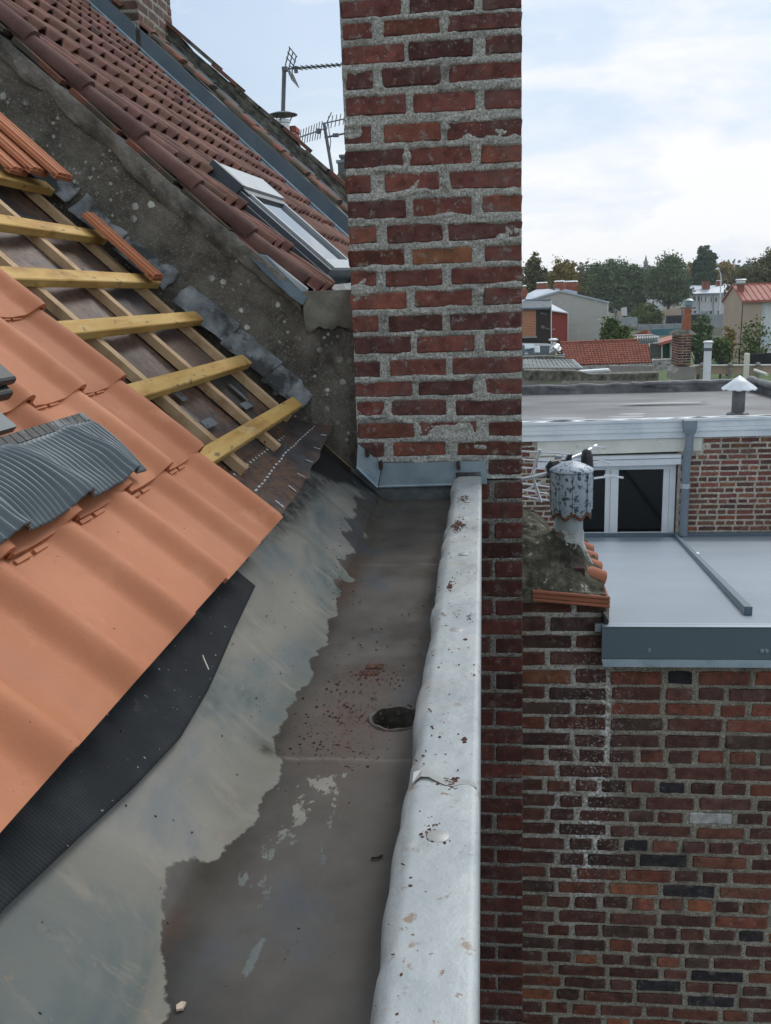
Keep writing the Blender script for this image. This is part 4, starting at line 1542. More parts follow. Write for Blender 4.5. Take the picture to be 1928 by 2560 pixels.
for i, (_, y, s, k, r0) in enumerate(cells):
    if i < 300:
        o = set_tile('roof_tile', me_old, nroof, s + jr.gauss(0, .004), y + jr.gauss(0, .003), C_N + jr.gauss(0, .002), jit=jr)
        f = jr.uniform(.75, 1.25)
        o.color = (f, f * jr.uniform(.92, 1.05), f * jr.uniform(.9, 1.08), 1)
    else:
        o_ = rp(s, y, C_N)
        ax, ay, az = Vector((0, 1, 0)), Vector((-CA, 0, SA)), Vector((SA, 0, CA))
        rest.add([o_ + ax * v.co.x + ay * v.co.y + az * v.co.z for v in me_old.vertices], [tuple(p.vertices) for p in me_old.polygons])
if rest.v:
    shade(rest.build('roof_tile', MAT['tile_old'], nroof), 45)['kind'] = 'stuff'
# deck below the tiles
mb = MB()
mb.obox(rp(.43, 3.2, C_N - .06), Vector((0, 3.66, 0)), rp(4.3, 0, 0) - rp(0, 0, 0), Vector((SA, 0, CA)) * .035)
mb.build('roof_deck', MAT['dark'], nroof)
# fat rounded edge tiles bedded along the parapet
for k in range(9):
    s0 = .47 + k * .2235 * 1.06
    mb = MB()
    L = .30
    n = 12
    vs_, fs_ = [], []
    rows = [(0, .040, .016), (.012, .043, .018), (.15, .040, .010), (L, .034, .0)]
    for v, r_, d in rows:
        for j in range(n):
            a = math.pi * (-.12 + 1.30 * j / (n - 1))
            u = -r_ * math.cos(a)
            w = r_ * .85 * math.sin(a)
            vs_.append(rp(s0 + v, 3.165 + u, C_N + .008 + w + d))
    for i in range(len(rows) - 1):
        for j in range(n - 1):
            a = i * n + j
            fs_.append((a, a + 1, a + n + 1, a + n))
    fs_.append(tuple(range(n)))
    mb.add(vs_, fs_)
    o = shade(mb.build('edge_tile', MAT['tile_old'], nroof), 50)
    f = random.Random(k).uniform(.6, .95)
    o.color = (f * .85, f * .9, f * .95, 1)
    # broken orange tile edges showing under it
    mb = MB()
    mb.obox(rp(s0 + .05, 3.088, C_N - .012), Vector((0, .07, 0)), rp(.20, 0, 0) - rp(0, 0, 0), Vector((SA, 0, CA)) * .016)
    o = mb.build('under_tile', MAT['tile_mossy'], nroof)
# zinc eaves piece under the window and the eaves board
mb = MB()
mb.obox(rp(.405, 3.2, C_N - .045), Vector((0, 3.6, 0)), rp(.06, 0, 0) - rp(0, 0, 0), Vector((SA, 0, CA)) * .02)
mb.build('eaves_board', MAT['tile_mossy'], nroof)
# the blue grey sheet bent over the parapet foot
mb = MB()
A_ = at(617, 640, 3.09); B_ = at(668, 640, 3.13); C_ = at(772, 735, 3.10); D_ = at(757, 762, 3.06); E_ = at(728, 738, 3.055)
mb.prism([at(616, 634, 3.075), at(666, 640, 3.11), at(770, 724, 3.09), at(768, 742, 3.06), at(757, 763, 3.05), at(726, 741, 3.05), at(660, 680, 3.06)], (0, .012, .004))
ob = mb.build('bent_sheet', MAT['anthracite'], None)
tag(ob, 'blue grey bent metal sheet covering the foot of the lichened parapet', 'flashing')

# ------------------------------------------------------------------ roof window
rw = thing('roof_window', 'long roof window with dark grey frame and raised sash reflecting the white sky', 'roof window', rp(.8, 4.1, C_N))
c_lo, c_hi = -.333, -.341          # frame top at foot and head: it sits up a little at the foot
def wpt(s, y, off=0.0):
    f = (s - SKS0) / (SKS1 - SKS0)
    return rp(s, y, c_lo + (c_hi - c_lo) * f + off + (y - SKY0) * .032)
wn_ = (wpt(SKS0, 0, 1) - wpt(SKS0, 0)).normalized()
wu_ = (wpt(SKS1, 0) - wpt(SKS0, 0)).normalized()
wy_ = wpt(SKS0, 1) - wpt(SKS0, 0)
LW = (wpt(SKS1, 0) - wpt(SKS0, 0)).length
def wbox(mb, s0, s1, y0, y1, h0, h1):
    o_ = wpt(SKS0, y0) + wu_ * (s0 - SKS0) + wn_ * h0
    mb.obox(o_, wu_ * (s1 - s0), wy_ * (y1 - y0), wn_ * (h1 - h0))
def wpart(name, mat, *boxes, parent=rw):
    mb = MB()
    for b_ in boxes:
        wbox(mb, *b_)
    return mb.build(name, mat, parent)
S0, S1, Y0, Y1 = SKS0, SKS0 + LW, SKY0, SKY1
wpart('frame', MAT['frame_grey'], (S0, S1, Y0, Y0 + .045, -.085, .0), (S0, S1, Y1 - .045, Y1, -.085, .0), (S0, S0 + .05, Y0 + .046, Y1 - .046, -.085, -.004), (S1 - .06, S1, Y0 + .046, Y1 - .046, -.085, .0))
wpart('side_flashing', MAT['frame_grey'], (S0 - .03, S1 + .05, Y0 - .035, Y0 - .001, -.085, -.022), (S0 - .03, S1 + .05, Y1 + .001, Y1 + .05, -.105, -.045))
wpart('top_hood', MAT['frame_pale'], (S1 - .115, S1 + .02, Y0 + .03, Y1 + .012, .001, .022))  # pale colour stands in for the sky reflected on the hood's top
wpart('hood_end', MAT['frame_grey'], (S1 - .12, S1 + .03, Y0 - .014, Y0 + .029, -.03, .024))
wpart('hood_end', MAT['frame_grey'], (S1 - .150, S1 - .117, Y0 + .03, Y1, -.004, .010))
wpart('sash', MAT['frame_pale'], (S0 + .056, S1 - .151, Y0 + .05, Y0 + .085, -.02, .012))
wpart('sash', MAT['frame_pale'], (S0 + .056, S1 - .151, Y1 - .085, Y1 - .05, -.02, .012))
wpart('sash', MAT['frame_pale'], (S0 + .0, S0 + .055, Y0 + .05, Y1 - .05, -.003, .012))
wpart('pane', MAT['glass_sky'], (S0 + .057, S1 - .151, Y0 + .087, Y1 - .087, -.012, -.002))
wpart('apron', MAT['lead'], (S0 - .10, S0 - .031, Y0 - .02, Y1 + .06, -.075, -.050))
# ------------------------------------------------------------------ zinc upstand along the far side of that roof
ups = thing('zinc_upstand', 'long smooth blue grey zinc upstand along the far edge of the old tiled roof', 'flashing', rp(1.9, 6.9, -.3))
YU = 6.87
def strip(s0, s1, y, h0, h1, th, c=C_N):
    mb = MB()
    a_, b_ = rp(s0, y, c), rp(s1, y, c)
    mb.prism([a_ + Vector((0, 0, h0)), b_ + Vector((0, 0, h0)), b_ + Vector((0, 0, h1)), a_ + Vector((0, 0, h1))], (0, th, 0))
    return mb
strip(.62, 1.82, YU, .0, .205, .02).build('zinc_sheet', MAT['anthracite'], ups)
strip(1.80, 2.88, YU - .006, .0, .205, .02).build('zinc_sheet', MAT['anthracite'], ups)
strip(2.93, 4.6, YU - .003, .0, .205, .02).build('zinc_sheet', MAT['anthracite'], ups)
# lead tongues dressed on the tiles, one step per course
for k in range(17):
    s0 = .46 + NG * k
    mb = MB()
    mb.obox(rp(s0, YU - .125, C_N + .030), Vector((0, .13, .0)), rp(NG + .012, 0, 0) - rp(0, 0, 0), Vector((SA, 0, CA)) * .010)
    mb.build('lead_tongue', MAT['zinc_clean'], ups)
mb = MB()
a_, b_ = rp(.5, YU - .02, C_N + .05), rp(4.5, YU - .02, C_N + .05)
mb.tube([a_, b_], .012, 6)
mb.build('fold', MAT['zinc_clean'], ups)

# ------------------------------------------------------------------ chimney stack up on the party line, upper left
st = thing('roof_chimney', 'weathered brown brick chimney stack at the top left beside the zinc upstand', 'chimney', at(347, 80, 7.0))
P0 = at(350, 80, 7.0)
SX1 = P0.x
SX0 = SX1 - 1.05
SY0, SY1 = 7.0, 7.78
lib_st = BrickLib('brick', MAT['brick_dark'], (.205, .105), .060, .05, .004, .004, 8, 4)
rnd = random.Random(4)
zb, zt = 1.35, 2.75
CHST = [(.10, .058, .046), (.13, .07, .052), (.085, .052, .045), (.15, .075, .05)]
rf, rs = [], []
z = zb
i = 0
while z < zt:
    def course(x0, x1, off):
        out, x = [], x0
        first = True
        while x < x1 - .04:
            w = (.105 if (off and first) else .215)
            out.append((x, min(x + w, x1)))
            x += w + .016
            first = False
        return out
    for a, b_ in course(0, SX1 - SX0, i % 2):
        rf.append((a, b_, z, z + .060))
        lib_st.put(st, a, b_, z, z + .060, ((SX0, SY0), 0), tuple(v * rnd.uniform(.8, 1.2) for v in rnd.choice(CHST)), rnd)
    for a, b_ in course(0, SY1 - SY0, (i + 1) % 2):
        rs.append((a, b_, z, z + .060))
        lib_st.put(st, a, b_, z, z + .060, ((SX1, SY0), R_(90)), tuple(v * rnd.uniform(.9, 1.4) for v in rnd.choice(CHST)), rnd)  # lit right face: its light is put into lighter brick colours
    z += .0775
    i += 1
mortar_sheet('mortar', rf, .003, SX1 - SX0 - .003, zb, zt, .010, ((SX0, SY0), 0), MAT['mortar_dark'], st, depth=.7, recess=.013, joint=-.002, amp=.005, edge=.012, seed=50, salt=lambda U, Z: U * 0)
mortar_sheet('mortar', rs, .003, SY1 - SY0 - .003, zb, zt, .010, ((SX1, SY0), R_(90)), MAT['mortar_dark'], st, depth=.5, recess=.013, joint=-.002, amp=.005, edge=.012, seed=53, salt=lambda U, Z: U * 0)

# ------------------------------------------------------------------ strip of older orange tiles beyond the upstand
C_O = -.240
oroof = thing('old_roof_strip', 'mossy strip of broken orange roof tiles between zinc upstand and lichened far parapet', 'roof', rp(1.9, 7.5, C_O))
YB = 7.65
mb = MB()
mb.obox(rp(.5, YU + .02, C_O - .10), Vector((0, YB - YU, 0)), rp(4.6, 0, 0) - rp(0, 0, 0), Vector((SA, 0, CA)) * .085)
mb.build('roof_deck', MAT['moss_wall'], oroof)
jr = random.Random(17)
for k in range(16):
    for q in range(2):
        s0 = .75 + .25 * k + jr.gauss(0, .02)
        y = 7.06 + q * .28 + jr.gauss(0, .03)
        X_, Yp_ = px(rp(s0, y, C_O))
        if Yp_ < -250 or jr.random() < .12:
            continue
        mb = MB()
        n = 7
        vs_, fs_ = [], []
        for v, d in ((0, .018), (.27, .0)):
            for j in range(n):
                a = math.pi * j / (n - 1)
                vs_.append((y + -.10 * math.cos(a) * (1 if q else .9), v, .030 * math.sin(a) + d * .6))
        pts = [rp(s0 + v, yy_, C_O + w) for yy_, v, w in vs_]
        for j in range(n - 1):
            fs_.append((j, j + 1, j + n + 1, j + n))
        fs_.append(tuple(range(n)))
        mb.add(pts, fs_)
        shade(mb.build('roof_tile', MAT['tile_mossy'], oroof), 50)
# far parapet: mossy wall, white lapped strips at its foot, cap tiles on top
fpar = thing('far_parapet', 'mossy grey parapet sloping against the sky with white lapped strips along its foot', 'wall', rp(1.9, YB, C_O))
n_, m_ = 240, 26
ss_ = np.linspace(.4, 5.2, n_)
vv_ = np.linspace(0, 1, m_)
A_, B_ = np.meshgrid(ss_, vv_, indexing='ij')
P_ = rp_np(A_, np.full_like(A_, YB), C_O - .03)
htop = .205 + (fbm(ss_ / .12, ss_ * 0, 3, 101) - .5) * .05
P_[..., 2] += htop[:, None] * B_
P_[..., 1] -= (fbm(A_ / .09, B_ * 4, 4, 102) - .5) * .06
ex = P_[:, -1:, :].copy(); ex[..., 1] += .22
P_ = np.concatenate([P_, ex], 1)
me = grid_mesh('parapet_face', P_ - np.array(BASE[fpar.name]), MAT['moss_wall'], True)
o = bpy.data.objects.new('parapet_face', me); COL.objects.link(o); o.parent = fpar
jr = random.Random(6)
for k in range(18):
    s0 = .55 + k * .262
    mb = MB()
    mb.obox(rp(s0, YB - .10, C_O + .02), Vector((0, .07, .01)), rp(.258, 0, 0) - rp(0, 0, 0) + Vector((0, 0, -.012)), Vector((SA, 0, CA)) * .016)
    mb.build('foot_strip', MAT['zinc_clean'], fpar)
for k in range(20):
    s0 = .45 + k * .24
    o_ = rp(s0, YB - .015, C_O - .03) + Vector((0, 0, .208 + jr.gauss(0, .012)))
    mb = MB()
    mb.obox(o_, Vector((0, .27, 0)), rp(.25, 0, 0) - rp(0, 0, 0) + Vector((0, 0, -.008)), Vector((SA, 0, CA)) * .028)
    mb.build('cap_tile', MAT['moss_wall'] if jr.random() < .75 else MAT['tile_old'], fpar)

# ------------------------------------------------------------------ aerials and flues on the skyline
def yagi(mb, a, b_, n_el, el, els):
    a, b_ = Vector(a), Vector(b_)
    mb.tube([a, b_], .008, 6)
    d = (b_ - a)
    for k in range(n_el):
        p = a + d * (.16 + .84 * k / max(1, n_el - 1))
        L = els * (1 - .25 * k / n_el)
        mb.tube([p - Vector(el) * L, p + Vector(el) * L], .006, 5)
A1 = 10.0
an = thing('tv_aerial', 'tall thin television aerial on a dark mast above the round flue cap', 'aerial', at(708, 300, A1))
MB().tube([at(707, 308, A1), at(711, 168, A1)], .022, 8).build('mast', MAT['steel'], an)
mb = MB(); yagi(mb, at(711, 173, A1), at(900, 158, A1 + .25), 14, (.35, .93, .05), .12); mb.build('boom', MAT['steel'], an)
mb = MB()
r0 = at(722, 172, A1)
for q in ((733, 130), (738, 208)):
    e = at(*q, A1)
    for dy in (-.16, 0, .16):
        mb.tube([r0 + Vector((0, dy, 0)), e + Vector((0, dy, 0))], .007, 5)
    for f in (.4, .7, 1):
        p = r0.lerp(e, f)
        mb.tube([p + Vector((0, -.2, 0)), p + Vector((0, .2, 0))], .006, 5)
mb.tube([at(739, 166, A1), at(741, 182, A1)], .02, 8)
mb.build('reflector', MAT['steel'], an)
mb = MB(); mb.obox(at(705, 177, A1 - .03), (.055, 0, 0), (0, .06, 0), (0, 0, .04)); mb.build('clamp', MAT['steel'], an)
A2 = 12.0
an = thing('tv_aerial', 'television aerial with three stacked booms on a leaning mast beside the tall chimney', 'aerial', at(830, 440, A2))
MB().tube([at(831, 432, A2), at(810, 307, A2)], .02, 8).build('mast', MAT['steel'], an)
mb = MB(); yagi(mb, at(808, 309, A2), at(880, 293, A2 + .3), 7, (.2, .1, .97), .08); mb.build('boom', MAT['steel'], an)
mb = MB(); yagi(mb, at(814, 321, A2), at(744, 345, A2 - .4), 10, (.15, .2, .96), .11); mb.build('boom', MAT['steel'], an)
mb = MB(); mb.tube([at(812, 344, A2), at(880, 330, A2 + .2)], .012, 6); mb.obox(at(832, 342, A2), (.07, 0, 0), (0, .05, 0), (0, 0, .04)); mb.build('boom', MAT['steel'], an)
mb = MB()
mb.tube([at(818, 305, A2), at(829, 281, A2)], .007, 5)
mb.tube([at(821, 309, A2), at(823, 330, A2), at(827, 352, A2), at(824, 380, A2), at(823, 400, A2)], .006, 5)
mb.tube([at(797, 322, A2), at(797, 334, A2)], .03, 8)
mb.build('reflector', MAT['steel'], an)
# flue with a round cap, standing on a small brick stack
FY = 9.6
fb = thing('capped_flue', 'dark round flue cap on three legs on the skyline below the tall aerial mast', 'flue', at(708, 310, FY))
b0 = at(708, 309, FY)
mb = MB(); mb.lathe(b0 + Vector((0, 0, -.25)), [(.062, 0), (.062, .25), (.072, .255), (.072, .285)], 16); mb.build('pipe', MAT['alu'], fb)
mb = MB(); mb.lathe(b0 + Vector((0, 0, .075)), [(.145, 0), (.148, .006), (.08, .028), (.01, .034)], 20); shade(mb.build('cap', MAT['steel'], fb), 50)
mb = MB()
for k in range(3):
    a = k * 2.1 + .4
    mb.tube([b0 + Vector((.07 * math.cos(a), .07 * math.sin(a), .02)), b0 + Vector((.10 * math.cos(a), .10 * math.sin(a), .08))], .006, 5)
mb.build('leg', MAT['steel'], fb)
def stack(name, label, x0, x1, y0, y1, z0, z1, pal, bw=.215, bh=.062, mat='brick_far', seed=1, mortar='mortar_far', taper=0.0, side=True):
    """small brick stack seen from afar: front and left or right faces in single bricks"""
    q = thing(name, label, 'chimney', ((x0 + x1) / 2, (y0 + y1) / 2, z0))
    MB().box(x0 + .012, x1 - .012, y0 + .012, y1 - .012, z0, z1 - .005).build('core', MAT[mortar], q)
    rg = random.Random(seed)
    lib = BrickLib('brick', MAT[mat], (bw, bw * .48), bh, .04, .006, .006, 5, 3)
    z, i = z0, 0
    while z + bh <= z1 + .002:
        for (L, fr) in ((x1 - x0, ((x0, y0), 0)),) + ((((y1 - y0), ((x0, y1), R_(-90))), ((y1 - y0), ((x1, y0), R_(90)))) if side else ()):
            x = 0
            first = True
            while x < L - .03:
                w = min(bw * (.48 if (i % 2 and first) else 1), L - x)
                first = False
                lib.put(q, x, x + w, z, z + bh, fr, tuple(v * rg.uniform(.75, 1.25) for v in rg.choice(pal)), rg, out=.002)
                x += w + .014
        z += bh + .014
        i += 1
    return q
p0, p1 = at(713, 345, 9.8), at(741, 345, 9.8)
stack('small_stack', 'small orange red brick stack peeping over the mossy parapet below the aerial', p0.x, p1.x, 9.8, 10.05, p0.z - .25, at(725, 313, 9.8).z, [(.40, .12, .07), (.34, .10, .06)], mat='brick_far')
# pots beside the tall chimney
for (nm, lb, xa, xb, yt, yb, Yd) in [('square_pot', 'dark square chimney pot with a pale rim, lower of two beside the tall chimney', 843, 866, 402, 424, 11.0), ('square_pot', 'dark square chimney pot behind and above the pale rimmed one', 850, 880, 388, 412, 11.6)]:
    q = thing(nm, lb, 'chimney pot', at((xa + xb) / 2, yb, Yd), 'square pots beside the tall chimney')
    a_, b_ = at(xa, yb, Yd), at(xb, yt, Yd)
    MB().box(a_.x + .01, b_.x - .01, Yd, Yd + .12, a_.z - .25, b_.z - .02).build('pot', MAT['steel'], q)
    MB().box(a_.x - .006, b_.x + .006, Yd - .012, Yd + .13, b_.z - .018, b_.z + .012).build('rim', MAT['zinc_clean'] if yt > 395 else MAT['steel'], q)
a_, b_ = at(835, 450, 10.8), at(905, 424, 10.8)
o = MB().prism([(a_.x, 10.8, a_.z - .5), (b_.x, 10.8, a_.z - .5), (b_.x, 10.8, b_.z + .06), (a_.x + .06, 10.8, b_.z - .01), (a_.x, 10.8, b_.z - .10)], (0, 1.2, 0)).build('chimney_shoulder', MAT['moss_wall'])
tag(o, 'mossy masonry under the square pots just left of the tall chimney', 'chimney')
# ------------------------------------------------------------------ low stack head with its cowl
sh = thing('chimney_stack_top', 'mossy mortar mound on a tile ledge topping the low brick stack', 'chimney top', (.30, 3.45, -1.13))
# ledge tile: an upturned edge tile laid along the front
mb = MB()
a_, b_ = Vector((.170, 3.262, -1.086)), Vector((.452, 3.262, -1.112))
d_ = b_ - a_
mb.obox(a_, d_, (0, .36, .02), (0, 0, -.018))
mb.obox(a_ + Vector((0, -.004, .001)), d_, (0, .012, 0), (0, 0, .012))
mb.obox(a_ + Vector((0, -.003, -.019)), d_, (0, .02, 0), (0, 0, -.012))
ob = mb.build('ledge_tile', MAT['terracotta'], sh)
bv = ob.modifiers.new('edge', 'BEVEL'); bv.width = .003; bv.segments = 1
# rolled tiles running back along the right edge
for k in range(4):
    mb = MB()
    y0 = 3.43 + k * .125
    mb.tube([(.36, y0, -1.068), (.400, y0, -1.070), (.448 - .002 * k, y0 + .01, -1.088)], [.034, .036, .034], 10)
    shade(mb.build('edge_tile', MAT['terracotta'], sh), 50)
# the mound
nx, ny = 90, 90
xs_ = np.linspace(.130, .440, nx)
ys_ = np.linspace(3.268, 4.05, ny)
XX, YY = np.meshgrid(xs_, ys_, indexing='ij')
hm = -1.10 + .155 * np.exp(-((XX - .322) / .080) ** 2 - ((YY - 3.50) / .14) ** 2)
hm += .120 * np.clip((.33 - XX) / .12, 0, 1) * np.clip((YY - 3.30) / .16, 0, 1)
hm += .03 * np.clip((YY - 3.3) / .2, 0, 1)
hm += (fbm(XX / .05, YY / .05, 4, 131) - .5) * .055
hm = np.where(XX < .19, hm + .04 * np.exp(-((YY - 3.30) / .05) ** 2), hm)
P_ = np.stack([XX, YY, hm], -1)
f0_ = P_[:, :1, :].copy(); f0_[..., 2] = -1.125
P_ = np.concatenate([f0_, P_], 1)
me = grid_mesh('mortar_mound', P_ - np.array(BASE[sh.name]), MAT['flaunch'], True)
o = bpy.data.objects.new('mortar_mound', me); COL.objects.link(o); o.parent = sh
lib_one = BrickLib('brick', MAT['brick_dark'], (.10,), .055, .05, .003, .004, 2, 4)
lib_one.put(sh, .283, .372, -1.062, -1.018, ((0, 3.36), 0), (.05, .022, .02), random.Random(2))
# neck of limewashed mortar round the pipe
mb = MB()
mb.lathe((.322, 3.50, -1.03), [(.095, -.02), (.075, .03), (.062, .07), (.056, .115), (.053, .135)], 28)
ob = shade(mb.build('neck', MAT['lime'], sh), 60)
for v in ob.data.vertices:
    v.co.x += .012 * (vnoise(np.array(v.co.x * 40), np.array(v.co.z * 40 + v.co.y * 30), 3) - .5)
    v.co.z += .012 * (vnoise(np.array(v.co.y * 40), np.array(v.co.x * 40), 5) - .5)
# the fluted cowl
cw = thing('chimney_cowl', 'fluted grey chimney cowl flecked with dark spots and rusty at its lower edge', 'cowl', (.325, 3.50, -.91))
mb = MB(); mb.lathe((.322, 3.50, -.918), [(.0535, 0), (.0535, .085)], 28); shade(mb.build('pipe', MAT['pipe_zinc'], cw), 50)
mb = MB(); mb.lathe((.322, 3.50, -.922), [(.055, 0), (.0553, .012), (.0545, .014)], 28); shade(mb.build('rust_band', MAT['rust'], cw), 50)
mb = MB()
n = 64
prof = [(.073, 0), (.076, .020), (.0775, .05), (.0775, .165), (.074, .175)]
vs_, fs_ = [], []
for r_, z_ in prof:
    for k in range(n):
        a = 2 * math.pi * k / n
        q = r_ * (1 + .045 * abs(math.sin(a * 4)) - .02)
        zz = z_ + (.012 * math.cos(a * 8) if z_ < .01 else 0)
        vs_.append((.330 + q * math.cos(a), 3.50 + q * math.sin(a), -.846 + zz))
for i in range(len(prof) - 1):
    for k in range(n):
        fs_.append((i * n + k, i * n + (k + 1) % n, (i + 1) * n + (k + 1) % n, (i + 1) * n + k))
mb.add(vs_, fs_)
shade(mb.build('fluted_body', MAT['cowl'], cw), 35)
mb = MB()
vs_ = []
fs_ = []
for r_, z_ in ((.0745, -.002), (.0765, .007), (.0770, .013)):
    for k in range(n):
        a = 2 * math.pi * k / n
        q = (r_ + .0012) * (1 + .045 * abs(math.sin(a * 4)) - .02)
        zz = z_ + (.010 * math.cos(a * 8) if z_ < .02 else .008 * math.cos(a * 5 + 1))
        vs_.append((.330 + q * math.cos(a), 3.50 + q * math.sin(a), -.846 + zz))
for i in range(2):
    for k in range(n):
        fs_.append((i * n + k, i * n + (k + 1) % n, (i + 1) * n + (k + 1) % n, (i + 1) * n + k))
MBr = MB(); MBr.add(vs_, fs_); shade(MBr.build('rust_hem', MAT['rust'], cw), 50)
mb = MB()
mb.lathe((.330, 3.50, -.672), [(.080, -.004), (.083, .0), (.080, .006), (.055, .020), (.025, .032), (.004, .036)], 40, 8, .018)
shade(mb.build('cap', MAT['cowl'], cw), 50)
for k in range(8):
    a = 2 * math.pi * (k + .5) / 8 + .39
    mb = MB()
    mb.tube([(.330 + .079 * math.cos(a), 3.50 + .079 * math.sin(a), -.826), (.330 + .079 * math.cos(a), 3.50 + .079 * math.sin(a), -.676)], .0028, 5)
    mb.build('seam', MAT['cowl'], cw)

# ------------------------------------------------------------------ aerial behind the cowl
AY = 4.3
ae = thing('yard_aerial', 'silver many-pronged aerial with black end caps mounted behind the fluted cowl', 'aerial', at(1350, 1190, AY))
ea = lambda x, y, dY=0: at(1300 + x * .1989, 1120 + y * .1989, AY + dY)
mb = MB(); mb.tube([ea(255, 20), ea(215, 140), ea(150, 345), ea(190, 440), ea(268, 680)], .0075, 6); mb.build('reflector_arm', MAT['alu'], ae)
mb = MB()
for (x0, y0, x1, y1) in [(-60, 30, 640, 75), (-60, 135, 570, 180), (-60, 235, 385, 272), (-60, 430, 372, 487), (-60, 510, 362, 572), (-60, 590, 360, 657)]:
    mb.tube([ea(x0, y0), ea(x1, y1)], .0042, 5)
mb.build('prong', MAT['alu'], ae)
mb = MB(); mb.tube([ea(-60, 405, .02), ea(150, 365), ea(350, 315)], .010, 6); mb.tube([ea(0, 570, .03), ea(325, 392, .02)], .005, 5); mb.build('arm', MAT['alu'], ae)
mb = MB(); mb.tube([ea(560, 195, .1), ea(660, 120, .15), ea(810, 60, .2), ea(960, -30, .3)], .0075, 6); mb.build('boom', MAT['alu'], ae)
mb = MB()
for (x0, y0, x1, y1) in [(700, 40, 965, 55), (870, -20, 1060, -10), (540, 100, 790, 120), (715, 205, 960, 218), (880, 215, 1040, 155), (1030, 160, 1135, 185), (930, 380, 1190, 345), (1060, 340, 1300, 372)]:
    mb.tube([ea(x0, y0, .2), ea(x1, y1, .2)], .0058, 5)
mb.build('prong', MAT['alu'], ae)
mb = MB(); mb.tube([ea(600, 205, .05), ea(612, 140, .05), ea(632, 72, .05)], [.016, .015, .010], 8)
mb.build('end_cap', MAT['black_plastic'], ae)
mb = MB(); mb.tube([ea(845, 245, .1), ea(842, 110, .1), ea(838, 40, .1), ea(835, 12, .1)], [.030, .028, .022, .010], 12)
shade(mb.build('end_cap', MAT['black_plastic'], ae), 50)
mb = MB(); mb.tube([ea(340, 260, .0), ea(400, 205, .0), ea(560, 165, .02)], [.014, .022, .012], 8); mb.tube([ea(340, 330), ea(420, 330)], .022, 8)
mb.build('end_cap', MAT['black_plastic'], ae)
mb = MB(); mb.tube([ea(440, 120, .1), ea(520, 130, .1)], .016, 8); mb.build('sleeve', MAT['pvc_grey'], ae)
mb = MB(); mb.tube([ea(520, 140, .1), (ea(520, 140, .1).x, AY + .1, -2.2)], .014, 8); mb.build('mast', MAT['steel'], ae)

# ------------------------------------------------------------------ grey zinc roof falling away to the house
zr = thing('zinc_roof', 'smooth grey zinc roof with one raised seam between the brick wall and the white window', 'roof', (1.2, 6, -2))
Z0, Z1 = -1.205, -2.80
YN, YF = 3.262, 10.44
mb = MB()
mb.prism([(.40, YN, Z0), (2.6, YN, Z0), (8, YF, Z1), (.0, YF, Z1), (.40, 3.7, Z0 - .097)], (0, 0, -.03))
mb.build('zinc_sheet', MAT['zinc_roof'], zr)
mb = MB()
a_ = Vector((1.0, 3.52, Z0 - .055)); b_ = Vector((2.14, YF - .02, Z1 + .01))
dd = (b_ - a_)
sd = Vector((dd.y, -dd.x, 0)).normalized()
mb.obox(a_, dd, sd * .030, (0, 0, .034))
mb.build('raised_seam', MAT['zinc_trim'], zr)
for (x, y) in [(1866, 1483), (1740, 1378)]:
    Yq = 3.7 if y > 1400 else 7.1
    p = at(x, y, Yq)
    p.z = Z0 + (Z1 - Z0) * (p.y - YN) / (YF - YN) + .006
    mb = MB(); mb.box(p.x - .012 * Yq / 3.7, p.x + .016 * Yq / 3.7, p.y, p.y + .05, p.z, p.z + .010); mb.build('clip', MAT['alu'], zr)
# upstand against the house
MB().box(1.08, 8, YF - .02, YF + .03, Z1 - .02, Z1 + .045).build('upstand', MAT['zinc_trim'], zr)
# front edge board with its drip
ed = thing('edge_trim', 'wide dark grey metal edge trim with two screw heads along the zinc roof', 'trim', (1.2, 3.24, -1.36))
mb = MB()
mb.prism([(.4225, 3.240, -1.212), (2.6, 3.240, -1.209), (2.6, 3.240, -1.327), (.4225, 3.240, -1.331)], (0, .012, 0))
mb.build('fascia', MAT['zinc_trim'], ed)
mb = MB()
mb.prism([(.4225, 3.236, -1.333), (2.6, 3.236, -1.329), (2.6, 3.228, -1.354), (.428, 3.228, -1.359)], (0, .012, 0))
mb.build('drip', MAT['zinc_clean'], ed)
mb = MB(); mb.box(.4225, 2.6, 3.238, 3.275, -1.209, -1.2055); mb.build('fold', MAT['zinc_roof'], ed)
mb = MB(); mb.prism([(.428, 3.262, -1.16), (.447, 3.262, -1.19), (.447, 3.262, -1.235), (.436, 3.262, -1.235)], (0, .4, -.05)); mb.build('end_fold', MAT['black_plastic'], ed)
for x in (.592, .990, 1.006):
    mb = MB()
    mb.tube([(x, 3.2405, -1.297), (x, 3.236, -1.297)], [.008, .0075], 12)
    mb.tube([(x, 3.2365, -1.297), (x, 3.232, -1.297)], [.0045, .004], 10)
    mb.build('screw_head', MAT['zinc_clean'], ed)

